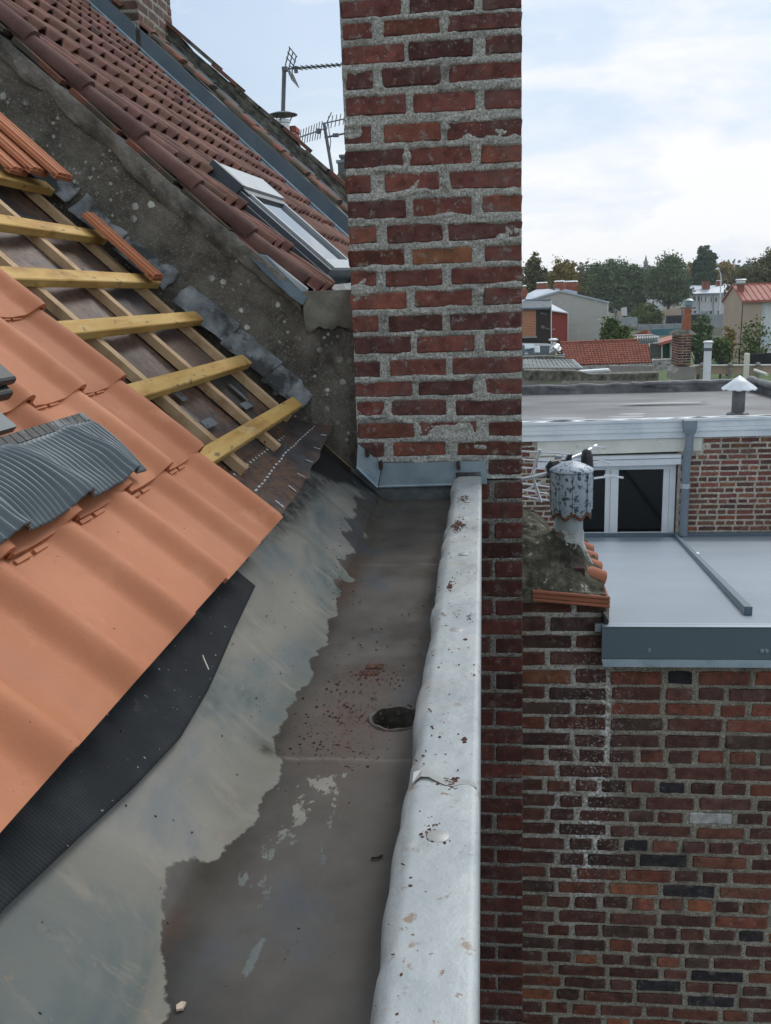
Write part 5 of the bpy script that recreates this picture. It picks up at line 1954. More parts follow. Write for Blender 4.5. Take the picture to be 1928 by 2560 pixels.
# ------------------------------------------------------------------ house with the white window
hs = thing('brick_house', 'flat roofed brown brick house with white window and fascia beyond the grey zinc roof', 'house', (1.8, 10.5, -3))
HY = 10.5
rnd = random.Random(33)
HB = [(.17, .075, .057), (.135, .063, .05), (.20, .085, .06), (.11, .057, .048), (.23, .10, .065), (.17, .085, .068), (.15, .065, .052)]
lib_h = BrickLib('brick', MAT['brick_far'], (.195, .095), .050, .05, .004, .005, 8, 3)
rl, rr_ = [], []
z, i = -2.87, 0
PX = 2.20
while z < -1.60:
    hh = .0465
    # left of the window
    x = -.05
    while x < 1.12:
        hdr = i % 2
        w = rnd.uniform(.085, .10) if (hdr and rnd.random() < .8) else rnd.uniform(.17, .20)
        w = min(w, 1.13 - x)
        if w > .03 and not (z > -1.86 and x + w > .60):
            rl.append((x, x + w, z, z + hh))
        x += w + .016
    x = PX + (.0 if i % 2 else .03)
    while x < 4.1:
        hdr = i % 2
        w = rnd.uniform(.085, .10) if (hdr and rnd.random() < .75) else rnd.uniform(.165, .20)
        if z < -1.66 and not (z > -1.86 and x < 2.42):
            rr_.append((x, x + w, z, z + hh))
        x += w + .016
    z += .0635
    i += 1
for q in rl + rr_:
    lib_h.put(hs, *q, ((0, HY), 0), tuple(v * rnd.uniform(.8, 1.2) for v in rnd.choice(HB)), rnd)
mortar_sheet('mortar', rl, -.06, 1.12, -2.95, -1.60, .013, ((0, HY), 0), MAT['mortar_far'], hs, depth=.25, recess=.011, joint=-.002, amp=.004, edge=.009, seed=60)
mortar_sheet('mortar', rr_, 2.175, 4.12, -2.95, -1.60, .013, ((0, HY), 0), MAT['mortar_far'], hs, depth=.25, recess=.011, joint=-.002, amp=.004, edge=.009, seed=63)
MB().box(-.06, 4.12, HY + .255, 13.6, -7, -1.62).build('body', MAT['block'], hs)
# painted lintel band
mb = MB(); mb.prism([(.60, HY - .015, -1.845), (2.42, HY - .015, -1.815), (2.42, HY - .015, -1.67), (.60, HY - .015, -1.67)], (0, .10, 0)); mb.build('lintel', MAT['white_paint'], hs)
# fascia in three folded bands
for k, (za, zb_, out) in enumerate([(-1.462, -1.492, .06), (-1.494, -1.560, .045), (-1.562, -1.605, .05), (-1.607, -1.678, .036)]):
    mb = MB(); mb.prism([(-.06, HY - out, zb_ + .0), (4.12, HY - out, zb_ + .03), (4.12, HY - out, za + .03), (-.06, HY - out, za)], (0, out + .10, 0))
    mb.build('fascia_board', MAT['fascia'], hs)
# window
win = MB()
wx0, wx1, wz0, wz1 = .62, 2.155, -2.795, -1.975
for b_ in [(wx1 - .065, wx1, HY + .02, HY + .10, wz0, wz1), (wx0, wx0 + .06, HY + .02, HY + .10, wz0, wz1), (wx0 + .06, wx1 - .065, HY + .02, HY + .10, wz1 - .05, wz1), (wx0 + .06, wx1 - .065, HY + .02, HY + .10, wz0, wz0 + .03)]:
    win.box(*b_)
wf = win.build('window', MAT['white_pvc'], hs)
mb = MB()
mb.box(1.375, 1.432, HY + .03, HY + .09, wz0 + .03, wz1 - .05)
mb.build('sash_stile', MAT['white_pvc'], wf)
MB().box(1.434, 1.520, HY + .012, HY + .09, wz0 + .03, wz1 - .05).build('sash_stile', MAT['white_pvc'], wf)
MB().box(2.022, 2.088, HY + .03, HY + .09, wz0 + .03, wz1 - .05).build('sash_stile', MAT['white_pvc'], wf)
MB().box(1.521, 2.021, HY + .055, HY + .065, wz0 + .03, wz1 - .05).build('pane', MAT['glass_dark'], wf)
MB().box(wx0 + .061, 1.374, HY + .055, HY + .065, wz0 + .03, wz1 - .05).build('pane', MAT['glass_dark'], wf)
# near-black sheet painting in the dimness of the room behind the panes
mb = MB(); mb.box(wx0 - .02, wx1 + .02, HY + .20, HY + .23, wz0 - .02, wz1 + .02); mb.build('curtain', MAT['dark'], wf)
mb = MB(); mb.prism([(.60, HY - .075, -1.975), (2.19, HY - .075, -1.955), (2.19, HY - .075, -1.850), (.60, HY - .075, -1.865)], (0, .14, 0)); mb.build('shutter_box', MAT['white_pvc'], hs)
mb = MB(); mb.prism([(.60, HY - .079, -1.905), (2.19, HY - .079, -1.887), (2.19, HY - .079, -1.881), (.60, HY - .079, -1.899)], (0, .004, 0)); mb.build('box_groove', MAT['zinc_trim'], hs)
# downpipe
dp = thing('downpipe', 'grey downpipe with elbow fixed to the brown brick house beside the white window', 'downpipe', (2.25, 10.4, -2.8))
mb = MB(); mb.box(2.190, 2.325, 10.33, 10.45, -1.545, -1.452); mb.prism([(2.19, 10.33, -1.545), (2.325, 10.33, -1.545), (2.31, 10.34, -1.60), (2.205, 10.34, -1.60)], (0, .1, 0)); mb.build('hopper', MAT['pvc_grey'], dp)
mb = MB(); mb.tube([(2.262, 10.39, -1.57), (2.258, 10.39, -1.80), (2.245, 10.42, -1.90), (2.243, 10.42, -2.78)], .046, 14); shade(mb.build('pipe', MAT['pvc_grey'], dp), 50)
mb = MB(); mb.tube([(2.244, 10.42, -2.175), (2.244, 10.42, -2.20)], .054, 14); mb.tube([(2.244, 10.42, -2.205), (2.244, 10.42, -2.225)], .051, 14); shade(mb.build('collar', MAT['alu'], dp), 50)
mb = MB(); mb.tube([(2.258, 10.39, -1.76), (2.257, 10.39, -1.79)], .050, 14); shade(mb.build('joint', MAT['pvc_grey'], dp), 50)
# bitumen flat roof
fr = thing('flat_roof', 'wet grey bitumen flat roof with shallow puddles and a dark rolled rim', 'roof', (2, 13, -1.5))
RZ = -1.475
n_, m_ = 120, 110
xs_ = np.linspace(-.06, 7.0, n_); ys_ = np.linspace(10.44, 13.62, m_)
XX, YY = np.meshgrid(xs_, ys_, indexing='ij')
ZZ = RZ + (fbm(XX / 1.4, YY / .7, 3, 140) - .5) * .020 + np.exp(-((YY - 10.46) / .06) ** 2) * .03
for yj in (11.3, 12.1, 12.9):
    w_ = .05 * (fbm(XX / .6, XX * 0 + yj, 2, 143) - .5)
    ZZ = ZZ + .004 / (1 + np.exp(-(YY - yj - w_) / .012))
P_ = np.stack([XX, YY, ZZ - .024], -1)
me = grid_mesh('bitumen_sheet', P_ - np.array(BASE[fr.name]), MAT['bitumen'], True)
o = bpy.data.objects.new('bitumen_sheet', me); COL.objects.link(o); o.parent = fr
# lip at the near edge and the far rolled upstand
rg = random.Random(3)
def lump(pts, r, seed, name, mat, parent, sq=.7):
    mb = MB()
    P = []
    for a, b_ in zip(pts[:-1], pts[1:]):
        a, b_ = Vector(a), Vector(b_)
        k = max(2, int((b_ - a).length / .12))
        P += [a.lerp(b_, i / k) for i in range(k)]
    P.append(Vector(pts[-1]))
    r2 = random.Random(seed)
    P = [p + Vector((0, r2.uniform(-.012, .012), r2.uniform(-.012, .012))) for p in P]
    mb.tube(P, [r * r2.uniform(.85, 1.15) for _ in P], 10)
    return shade(mb.build(name, mat, parent), 60)
lump([(-.06, 10.49, RZ + .006), (7, 10.49, RZ + .035)], .022, 1, 'near_lip', MAT['bitumen_dark'], fr)
mb = MB(); mb.box(-.06, 3.80, 13.58, 13.80, RZ - .1, RZ + .085); mb.build('far_upstand', MAT['bitumen_dark'], fr)
lump([(-.06, 13.62, RZ + .085), (2.16, 13.62, RZ + .09)], .036, 2, 'rim_roll', MAT['bitumen_dark'], fr)
lump([(2.12, 13.61, RZ + .095), (3.84, 13.64, RZ + .105)], .040, 6, 'rim_roll', MAT['bitumen_dark'], fr)
lump([(3.76, 13.6, RZ + .13), (3.86, 12.4, RZ + .11), (4.0, 10.6, RZ + .10)], .05, 3, 'rim_roll', MAT['bitumen_dark'], fr)
mb = MB(); mb.prism([(3.78, 13.6, RZ - .1), (4.0, 10.6, RZ - .1), (4.0, 10.6, RZ + .11), (3.78, 13.6, RZ + .12)], (.10, 0, 0)); mb.build('side_upstand', MAT['bitumen_dark'], fr)
def puddle(x, y, Y, rx, ry, parent=fr):
    p = at(x, y, Y)
    mb = MB()
    n = 30
    r2 = random.Random(x)
    pts = []
    for k in range(n):
        a = 2 * math.pi * k / n
        q = 1 + .12 * math.sin(3 * a + x) + .06 * r2.uniform(-1, 1)
        pts.append((p.x + rx * q * math.cos(a), Y + ry * q * math.sin(a), RZ + .006))
    mb.add(pts, [tuple(range(n))])
    mb.build('puddle', MAT['puddle'], parent)
puddle(1408, 1042, 10.86, .25, .09)
puddle(1570, 1036, 10.88, .21, .08)
puddle(1583, 1030, 11.12, .15, .07)
puddle(1655, 994, 12.12, .55, .05)
# conical capped vent
vt = thing('roof_vent', 'roof vent with a pale scalloped conical cap on the wet flat roof', 'vent', at(1846, 1012, 11.05))
pv = at(1846, 1012, 11.05)
mb = MB(); mb.lathe((pv.x, 11.05, RZ - .01), [(.076, 0), (.073, .05), (.073, .26)], 20); shade(mb.build('pipe', MAT['bitumen_dark'], vt), 50)
mb = MB(); mb.lathe((pv.x, 11.05, RZ - .02), [(.13, 0), (.12, .02), (.08, .035)], 20); shade(mb.build('skirt', MAT['bitumen_dark'], vt), 50)
mb = MB()
n = 48
zt_ = at(1846, 938, 11.05).z
vs_ = [(pv.x, 11.05, zt_)]
for r_, z_ in ((.10, -.075), (.195, -.150), (.197, -.162)):
    for k in range(n):
        a = 2 * math.pi * k / n
        vs_.append((pv.x + r_ * math.cos(a), 11.05 + r_ * math.sin(a), zt_ + z_ + (.006 * math.cos(12 * a) if r_ > .15 else 0)))
fs_ = [(0, 1 + k, 1 + (k + 1) % n) for k in range(n)]
for i in range(2):
    for k in range(n):
        fs_.append((1 + i * n + k, 1 + (i + 1) * n + k, 1 + (i + 1) * n + (k + 1) % n, 1 + i * n + (k + 1) % n))
mb.add(vs_, fs_)
shade(mb.build('cap', MAT['fascia'], vt), 30)
# two vent pipes standing behind the roof
for (lb, xa, xb, yt, yb, Yd, mt, cap) in [('blue white vent pipe with a flat cap standing behind the flat roof', 1762, 1776, 862, 932, 16.2, 'zinc_roof', True), ('short cream vent pipe with an open top at the right behind the flat roof', 1862, 1872, 884, 926, 16.4, 'cream', False)]:
    a_, b_ = at(xa, yt, Yd), at(xb, yb, Yd)
    q = thing('vent_pipe', lb, 'vent pipe', (a_.x, Yd, b_.z - .3), 'vent pipes behind the flat roof')
    r_ = (b_.x - a_.x) / 2 * 1.12
    cx_ = (a_.x + b_.x) / 2
    mb = MB(); mb.lathe((cx_, Yd, b_.z - .4), [(r_, 0), (r_, a_.z - b_.z + .4)], 18); shade(mb.build('pipe', MAT['white_pvc'] if cap else MAT['cream'], q), 50)
    if cap:
        mb = MB(); mb.lathe((cx_, Yd, a_.z - .02), [(r_ * 1.05, 0), (r_ * 1.05, .045), (r_ * 1.32, .05), (r_ * 1.32, .075), (r_ * .9, .085)], 18); shade(mb.build('cap', MAT['fascia'], q), 50)
        mb = MB(); mb.lathe((cx_, Yd, a_.z - .10), [(r_ * 1.08, 0), (r_ * 1.08, .05)], 18); shade(mb.build('collar', MAT['steel'], q), 50)
# ------------------------------------------------------------------ yards and roofs behind the flat roof
def c6(cx, cy):
    return (1300 + .2041 * cx, 680 + .2041 * cy)
def c7(cx, cy):
    return (1600 + .1969 * cx, 640 + .1969 * cy)
def A6(cx, cy, Y):
    return at(*c6(cx, cy), Y)
def A7(cx, cy, Y):
    return at(*c7(cx, cy), Y)
def slab(name, P, Y, d, mat, parent=None, f=A7):
    """upright outline seen at Y with depth d behind it"""
    return MB().prism([f(x, y, Y) for x, y in P], (0, d, 0)).build(name, mat, parent)

# lawn of the garden
MB().box(6, 40, 50, 100, -7, -6.98).build('lawn', MAT['grass'])['kind'] = 'structure'
MB().box(-60, 120, 196, 204, -7, -6.985).build('road', MAT['road'])['kind'] = 'structure'

# red tiled lean-to
lt = thing('lean_to_roof', 'low red tiled lean-to roof with a grey verge behind the flat roof', 'roof', (12, 59, -5))
e0, e1 = A6(640, 1135, 58), A6(1625, 1108, 58)
r0, r1 = A6(492, 872, 60.6), A6(1565, 830, 60.6)
e0 = Vector((A6(560, 1130, 58).x, e0.y, e0.z))
NC, NR_ = 27, 11
mb = MB()
mb.prism([e0 + Vector((0, 0, -.08)), e1 + Vector((0, 0, -.08)), r1 + Vector((0, 0, -.08)), r0 + Vector((0, 0, -.08))], (0, 0, -.15))
mb.build('roof_deck', MAT['tile_far'], lt)
mb = MB()
rg = random.Random(5)
for i in range(NR_):
    for k in range(NC):
        def pt(u, v):
            return e0.lerp(e1, u).lerp(r0.lerp(r1, u), v)
        u0, u1 = k / NC, (k + 1) / NC
        v0, v1 = i / NR_, (i + 1.12) / NR_
        jz = rg.uniform(-.008, .008)
        q = []
        for v, lift in ((v0, .055), (v1, .0)):
            for a, w in ((0, .0), (.45, -.012), (.62, .0), (.80, .055), (.97, .0)):
                q.append(pt(u0 + (u1 - u0) * a, min(v, 1.02)) + Vector((0, 0, w + lift + jz)))
        fs_ = [(j, j + 1, j + 6, j + 5) for j in range(4)]
        fs_ += []
        mb.add(q, fs_)
        mb.add([q[0], q[1], q[2], q[3], q[4]] + [p + Vector((0, 0, -.06)) for p in q[:5]], [(j + 5, j + 6, j + 1, j) for j in range(4)])
o = mb.build('roof_tile', MAT['tile_far'], lt); o['kind'] = 'stuff'
mb = MB()
for k in range(12):
    a_, b_ = r0.lerp(r1, k / 12), r0.lerp(r1, (k + .97) / 12)
    mb.tube([a_ + Vector((0, 0, .02)), b_ + Vector((0, 0, .02))], .09, 8)
mb.build('ridge_tile', MAT['tile_far'], lt)
d_ = (r1 - e1)
mb = MB(); mb.obox(e1 + Vector((-.02, -.05, -.10)), d_ * 1.02, Vector((.20, 0, 0)), Vector((0, 0, .20))); mb.build('verge_board', MAT['zinc_clean'], lt)
mb = MB(); mb.prism([(e0.x, 57.9, e0.z - .42), (e1.x + .25, 57.9, e1.z - .38), (e1.x + .25, 57.9, e1.z - .04), (e0.x, 57.9, e0.z - .08)], (0, .2, 0)); mb.build('eaves_board', MAT['wall_stone'], lt)
mb = MB(); mb.box(e0.x, e1.x + .1, 58.05, 60.7, -7, e0.z - .2); mb.build('wall', MAT['block'], lt)
# concrete block wall in front and whitewashed masonry beside it
q = slab('block_wall', [(1100, 1150), (1650, 1150), (1650, 1260), (1100, 1260)], 45, .3, MAT['block'], None, A6)
tag(q, 'low concrete block wall under the eaves of the red lean-to roof', 'wall')
q = slab('masonry_wall', [(185, 1318), (430, 1308), (430, 1440), (185, 1460)], 32, .3, MAT['wall_stone'])
tag(q, 'patchy whitewashed masonry wall left of the small brick chimney with the terracotta pot', 'wall')
q = slab('rubble_wall', [(60, 1205), (700, 1215), (860, 1255), (1700, 1235), (1700, 1330), (60, 1330)], 16.5, .4, MAT['moss_wall'], None, A6)
tag(q, 'mossy rubble wall top running along the far rim of the flat roof', 'wall')
q = slab('white_sheet', [(715, 1215), (1100, 1190), (1120, 1215), (880, 1225), (860, 1252), (720, 1240)], 18.2, .25, MAT['fascia'], None, A6)
tag(q, 'pale metal sheet lying on the rubble wall behind the flat roof', 'sheet')
# old fibre cement lean-to at the left
os_ = thing('sheet_roof', 'old grey fibre cement sheet roof just right of the tall chimney behind the flat roof', 'roof', A6(400, 1150, 24))
mb = MB()
a_, b_, c_, d_ = A6(40, 1190, 22), A6(735, 1188, 22), A6(620, 1082, 24.5), A6(40, 1078, 24.5)
nn = 26
for k in range(nn):
    u0, u1 = k / nn, (k + .98) / nn
    mb.prism([a_.lerp(b_, u0), a_.lerp(b_, u1), d_.lerp(c_, u1), d_.lerp(c_, u0)], (0, 0, .035 if k % 2 else .02))
mb.build('sheet', MAT['asbestos'], os_)
mb = MB(); mb.tube([b_ + Vector((.05, 0, 0)), c_ + Vector((.05, 0, 0))], .035, 6); mb.build('edge_bead', MAT['zinc_clean'], os_)
slab('under_wall', [(40, 1192), (730, 1192), (730, 1300), (40, 1300)], 22.1, 2, MAT['moss_wall'], os_, A6)
mb = MB()
for (x0, y0, x1, y1) in [(60, 905, 180, 930), (60, 955, 135, 975), (180, 925, 245, 985), (60, 1015, 105, 1035)]:
    mb.prism([A6(x0, y1, 29), A6(x1, y1, 29), A6(x1, y0, 29.5), A6(x0, y0, 29.5)], (0, .2, .05))
q = mb.build('loose_sheets', MAT['zinc_clean']); tag(q, 'pale loose sheets on the sunken dark roof right of the tall chimney', 'sheet')
q = slab('sunken_roof', [(40, 900), (380, 905), (380, 1010), (560, 1020), (560, 1080), (40, 1080)], 31, 1.5, MAT['slate'], None, A6)
tag(q, 'sunken dark grey roof with loose sheets right of the tall chimney', 'roof')
q = slab('rubble_ridge', [(40, 1040), (330, 1030), (560, 1045), (560, 1085), (40, 1085)], 26, .5, MAT['moss_wall'], None, A6)
tag(q, 'mossy ridge of rubble above the fibre cement sheet roof', 'wall')
q = slab('white_ledge', [(40, 878), (392, 890), (392, 906), (40, 896)], 64, .6, MAT['fascia'], None, A6)
tag(q, 'thin white ledge under the sooty brick house', 'ledge')
# twisted metal flue cowl
tw_ = thing('twisted_cowl', 'crumpled shiny metal chimney cowl on a rusty ladder frame left of the red lean-to roof', 'cowl', A6(430, 1010, 27))
mb = MB(); mb.tube([A6(410, 860, 27), A6(420, 900, 27), A6(440, 930, 26.9), A6(405, 960, 27.1), A6(395, 1005, 27)], [.08, .09, .17, .12, .09], 7)
mb.tube([A6(470, 900, 27), A6(430, 945, 26.8), A6(375, 985, 26.9)], [.06, .11, .04], 6)
mb.build('twisted_head', MAT['alu'], tw_)
mb = MB(); mb.lathe(A6(410, 838, 27), [(.13, 0), (.14, .03), (.06, .06)], 12); mb.build('cap', MAT['fascia'], tw_)
mb = MB(); mb.tube([A6(470, 1010, 27.2), A6(455, 820, 27.2)], .03, 5); mb.tube([A6(520, 1010, 27.2), A6(470, 800, 27.2)], .03, 5)
for k in range(6):
    mb.tube([A6(468 - 2 * k, 1000 - 32 * k, 27.2), A6(515 - 8 * k, 1000 - 32 * k, 27.2)], .02, 5)
mb.build('frame', MAT['rust'], tw_)

# small chimney with the long terracotta pot
pa, pb = A7(445, 1400, 28), A7(678, 1400, 28)
zt_ = A7(560, 1010, 28).z
stk = stack('pot_chimney', 'small tapering brick chimney with a long terracotta pot behind the flat roof', pa.x + .08, pb.x - .08, 28, 29.0, pa.z, zt_ + .02,
            [(.16, .06, .045), (.22, .08, .055), (.07, .04, .04), (.11, .05, .04)], bw=.235, bh=.062, seed=12)
mb = MB(); mb.prism([(pa.x - .02, 27.9, pa.z - .42), (pb.x + .05, 27.9, pa.z - .42), (pb.x + .05, 27.9, pa.z - .02), (pa.x + .15, 27.9, pa.z - .02), (pa.x - .02, 27.9, pa.z - .20)], (0, 1.2, 0)); mb.build('base_block', MAT['block'], stk)
mb = MB(); mb.lathe(((pa.x + pb.x) / 2, 28.5, zt_), [(.42, 0), (.36, .06), (.25, .14)], 16); mb.build('flaunching', MAT['moss_wall'], stk)
p0, p1 = A7(578, 1000, 28.5), A7(612, 660, 28.5)
mb = MB(); mb.tube([p0, p0.lerp(p1, .5), p1], [.150, .130, .098], 18); mb.tube([p0.lerp(p1, .86), p0.lerp(p1, .92)], .118, 18); mb.tube([p0.lerp(p1, .98), p1 + (p1 - p0) * .02], .115, 18)
shade(mb.build('terracotta_pot', MAT['terracotta'], stk), 50)
mb = MB(); mb.lathe(p1 + Vector((.02, 0, -.05)), [(.09, 0), (.09, .12), (.14, .13), (.14, .19), (.10, .20), (.10, .25), (.15, .26), (.05, .32)], 16); shade(mb.build('metal_cap', MAT['zinc_clean'], stk), 40)

# shed, pergola, red sheet roof
shd = thing('garden_shed', 'garden shed with weathered boards and green panels under a red sheet roof', 'shed', A7(300, 1300, 34))
for k in range(9):
    y0 = 1112 + k * 22
    slab('board', [(130, y0), (278, y0 - 3), (278, y0 + 17), (130, y0 + 20)], 34 + (k % 2) * .02, .12, MAT['board'], shd)
slab('green_panel', [(287, 1120), (362, 1120), (362, 1300), (287, 1300)], 34.1, .06, MAT['green_paint'], shd)
slab('green_panel', [(404, 1105), (450, 1105), (450, 1300), (404, 1300)], 34.1, .06, MAT['green_paint'], shd)
slab('lintel_board', [(283, 1085), (400, 1068), (400, 1118), (283, 1122)], 34.0, .08, MAT['soot_brick_flat'], shd)
for x in (280, 374, 396):
    slab('post', [(x - 5, 1085), (x + 7, 1085), (x + 7, 1305), (x - 5, 1305)], 33.95, .10, MAT['green_paint'] if x == 374 else MAT['wood_white'], shd)
mb = MB(); mb.prism([A7(238, 1105, 33.6), A7(470, 1038, 33.6), A7(480, 985, 36), A7(255, 1045, 36)], (0, 0, -.10)); mb.build('sheet_roof', MAT['roof_red'], shd)
pg = thing('pergola', 'white timber pergola with slats beside the red sheet roofed shed', 'pergola', A7(120, 1100, 38))
for k in range(9):
    x = -35 + k * 31
    mb = MB(); mb.prism([A7(x, 1012, 39), A7(x + 7, 1012, 39), A7(x + 17, 1032, 38), A7(x + 6, 1034, 38)], (0, 0, -.12)); mb.build('slat', MAT['wood_white'], pg)
slab('beam', [(-60, 1036), (246, 1022), (246, 1036), (-60, 1052)], 37.9, .10, MAT['wood_white'], pg)
slab('beam', [(-60, 1000), (150, 993), (246, 1018), (150, 1004), (-60, 1012)], 39.1, .10, MAT['wood_white'], pg)
slab('post', [(234, 1020), (246, 1020), (246, 1108), (234, 1108)], 37.8, .12, MAT['wood_white'], pg)
slab('post', [(178, 1100), (246, 1096), (246, 1110), (178, 1114)], 37.85, .12, MAT['wood_white'], pg)
slab('side_panel', [(0, 1045), (230, 1040), (230, 1100), (100, 1112), (0, 1112)], 39.0, .05, MAT['wall_grey'], pg)
q = MB().prism([A7(-60, 985, 44), A7(95, 935, 44), A7(160, 985, 47), A7(10, 1000, 47)], (0, 0, -.25)).build('brown_sheet_roof', MAT['tile_far'])
tag(q, 'brown sheet roof just above the white pergola', 'roof')
# walls of the yards
for nm, lb, P, Y, m_ in [('teal_wall', 'teal painted wall left of the terracotta pot', [(145, 930), (560, 915), (560, 1010), (145, 1010)], 120, 'teal_wall'),
                         ('concrete_wall', 'pale concrete panel wall with posts above the teal wall', [(-30, 875), (560, 858), (560, 930), (-30, 940)], 135, 'wall_grey'),
                         ('black_fence', 'long black screening fence in front of the white houses', [(342, 758), (842, 742), (842, 852), (342, 862)], 150, 'black_screen'),
                         ('metal_wall', 'pale grey corrugated yard wall left of the tan house', [(848, 738), (1085, 735), (1085, 900), (848, 902)], 118, 'wall_grey'),
                         ('low_wall', 'low grey wall with a dark coping left of the tan house', [(845, 905), (1060, 900), (1060, 1010), (845, 1015)], 100, 'block'),
                         ('van_side', 'white lean-to sheet wall among the tree trunks', [(-235, 660), (-165, 650), (-160, 760), (-235, 760)], 165, 'render_white'),
                         ('annex', 'flat roofed beige annex behind the black fence', [(300, 690), (560, 640), (560, 760), (300, 770)], 160, 'render_tan'),
                         ('gable_shed', 'grey pitched shed end behind the black fence', [(650, 735), (870, 690), (875, 760), (650, 760)], 156, 'wall_grey')]:
    q = slab(nm, P, Y, .5, MAT[m_]); tag(q, lb, 'wall' if nm not in ('annex', 'gable_shed') else 'building')
q = bpy.data.objects['concrete_wall']
for k in range(4):
    x = -10 + k * 155
    slab('post', [(x, 862 - k * 4), (x + 12, 862 - k * 4), (x + 12, 930), (x, 935)], 134.6, .3, MAT['wall_grey'], q)
# white rail with ball tops along the garden
rl_ = thing('white_rail', 'long thin white rail with three ball topped posts behind the vent pipes', 'rail', A7(1150, 1385, 30))
slab('rail', [(690, 1383), (1700, 1376), (1700, 1387), (690, 1394)], 30, .08, MAT['fascia'], rl_)
for x, y in ((793, 1345), (1150, 1345), (1502, 1340)):
    p = A7(x, y, 29.9)
    mb = MB(); mb.lathe(p + Vector((0, 0, -.75)), [(.07, 0), (.06, .50), (.08, .54), (.04, .57), (.085, .62), (.085, .68), (.03, .73)], 10); shade(mb.build('post', MAT['block'], rl_), 50)
q = slab('rail_wall', [(690, 1396), (1700, 1389), (1700, 1500), (690, 1500)], 30.1, .2, MAT['render_tan'])
tag(q, 'dull tan wall below the white rail behind the vent pipes', 'wall')
# drift of pipes at the right rim of the flat roof
q = MB().tube([at(1887, 925, 13.7), at(1918, 936, 13.3)], .022, 8).build('loose_pipe', MAT['cream'])
tag(q, 'short pale pipe lying on the right rim of the flat roof', 'pipe')
# garden fence with black posts
gf = thing('mesh_fence', 'black garden mesh fence with thin posts in front of the lawn', 'fence', A7(1200, 1370, 62))
for x in (755, 1025, 1138, 1262, 1590):
    mb = MB(); a_, b_ = A7(x, 1380, 62), A7(x, 1180 if x > 1100 else 1240, 62); mb.tube([a_, b_], .045, 6); mb.build('post', MAT['black_screen'], gf)
mb = MB()
for k in range(5):
    a_, b_ = A7(690, 1240 + k * 30, 62), A7(1700, 1215 + k * 34, 62)
    mb.tube([a_, b_], .006, 4)
mb.build('wire', MAT['black_screen'], gf)
q = slab('dark_screen', [(1400, 1250), (1700, 1225), (1700, 1385), (1400, 1385)], 62.2, .08, MAT['black_screen']); tag(q, 'dark screen cloth fence at the far right behind the cream vent pipe', 'fence')
q = slab('dark_hedge_board', [(705, 1050), (815, 1040), (815, 1380), (705, 1380)], 66, .3, MAT['black_screen']); tag(q, 'dark shed side right of the small brick chimney', 'shed')

# ------------------------------------------------------------------ houses
def gable_house(name, label, xl, xr, xa, ze, za, Y, d, wall, roofm, ov=.12, th=.14):
    """gable end faces the viewer; roof as two slabs"""
    h = thing(name, label, 'house', ((xl + xr) / 2, Y, -7))
    MB().prism([(xl, Y, -7), (xr, Y, -7), (xr, Y, ze), (xa, Y, za), (xl, Y, ze if not isinstance(ze, tuple) else ze[0])], (0, d, 0)).build('wall', MAT[wall], h)
    rfm = MB()
    rfm.prism([(xl - ov, Y - ov, ze - .06), (xa, Y - ov, za), (xa, Y - ov, za + th), (xl - ov, Y - ov, ze + th - .06)], (0, d + 2 * ov, 0))
    rfm.prism([(xa, Y - ov, za), (xr + ov, Y - ov, ze - .06), (xr + ov, Y - ov, ze + th - .06), (xa, Y - ov, za + th)], (0, d + 2 * ov, 0))
    rf = rfm.build('roof', MAT[roofm], h)
    return h, rf
GYY = 78
g0, ga, g1 = A6(80, 372, GYY), A6(492, 242, GYY), A6(1080, 376, GYY)
h, rf = gable_house('grey_house', 'grey rendered gable house with white vents and a pale zinc roof', ga.x - (g1.x - ga.x), g1.x, ga.x, g1.z, ga.z, GYY, 9, 'render_grey', 'roof_zinc_far')
for x, y in [(500, 373), (665, 493), (970, 585), (720, 723), (945, 812), (930, 362), (415, 700)]:
    if x == 415:
        continue
    slab('vent_plate', [(x - 14, y - 4), (x + 14, y - 6), (x + 14, y + 3), (x - 14, y + 5)], GYY - .03, .025, MAT['fascia'], h, A6)
slab('corner_trim', [(1073, 378), (1084, 378), (1082, 560), (1072, 560)], GYY - .03, .02, MAT['fascia'], h, A6)
def pots_stack(name, label, f, x0, x1, y0, y1, Y, d, pots, mat='brick_far_flat'):
    a_, b_ = f(x0, y1, Y), f(x1, y0, Y)
    q = thing(name, label, 'chimney', ((a_.x + b_.x) / 2, Y, a_.z))
    MB().box(a_.x, b_.x, Y, Y + d, a_.z - 1.2, b_.z).build('brick_body', MAT['tile_far'], q)
    MB().box(a_.x - .06, b_.x + .06, Y - .06, Y + d + .06, b_.z, b_.z + .09).build('capping', MAT['tile_old'] if 0 else MAT['tile_far'], q)
    for k in range(pots):
        x = a_.x + (b_.x - a_.x) * (k + .5) / pots
        mb = MB(); mb.lathe((x, Y + d / 2, b_.z + .09), [(.15, 0), (.12, .28), (.14, .32)], 10); mb.build('pot', MAT['terracotta'], q)
        mb = MB(); mb.lathe((x, Y + d / 2, b_.z + .42), [(.19, 0), (.19, .05), (.05, .12)], 10); mb.build('pot_cap', MAT['fascia'], q)
    return q
pots_stack('chimney', 'long red brick chimney with a row of capped pots on the grey gable house', A6, 555, 708, 182, 250, 82, 1.0, 5)
pots_stack('chimney', 'red brick chimney with capped pots left of the long one on the grey gable house', A6, 430, 545, 178, 215, 85, .9, 4)
pots_stack('chimney', 'low chimney with small pale pots at the back of the pale zinc roof', A6, 210, 335, 190, 215, 92, .9, 4)
pots_stack('chimney', 'brick chimney with one pot just right of the tall chimney', A6, 20, 96, 235, 315, 84, 1.0, 1)
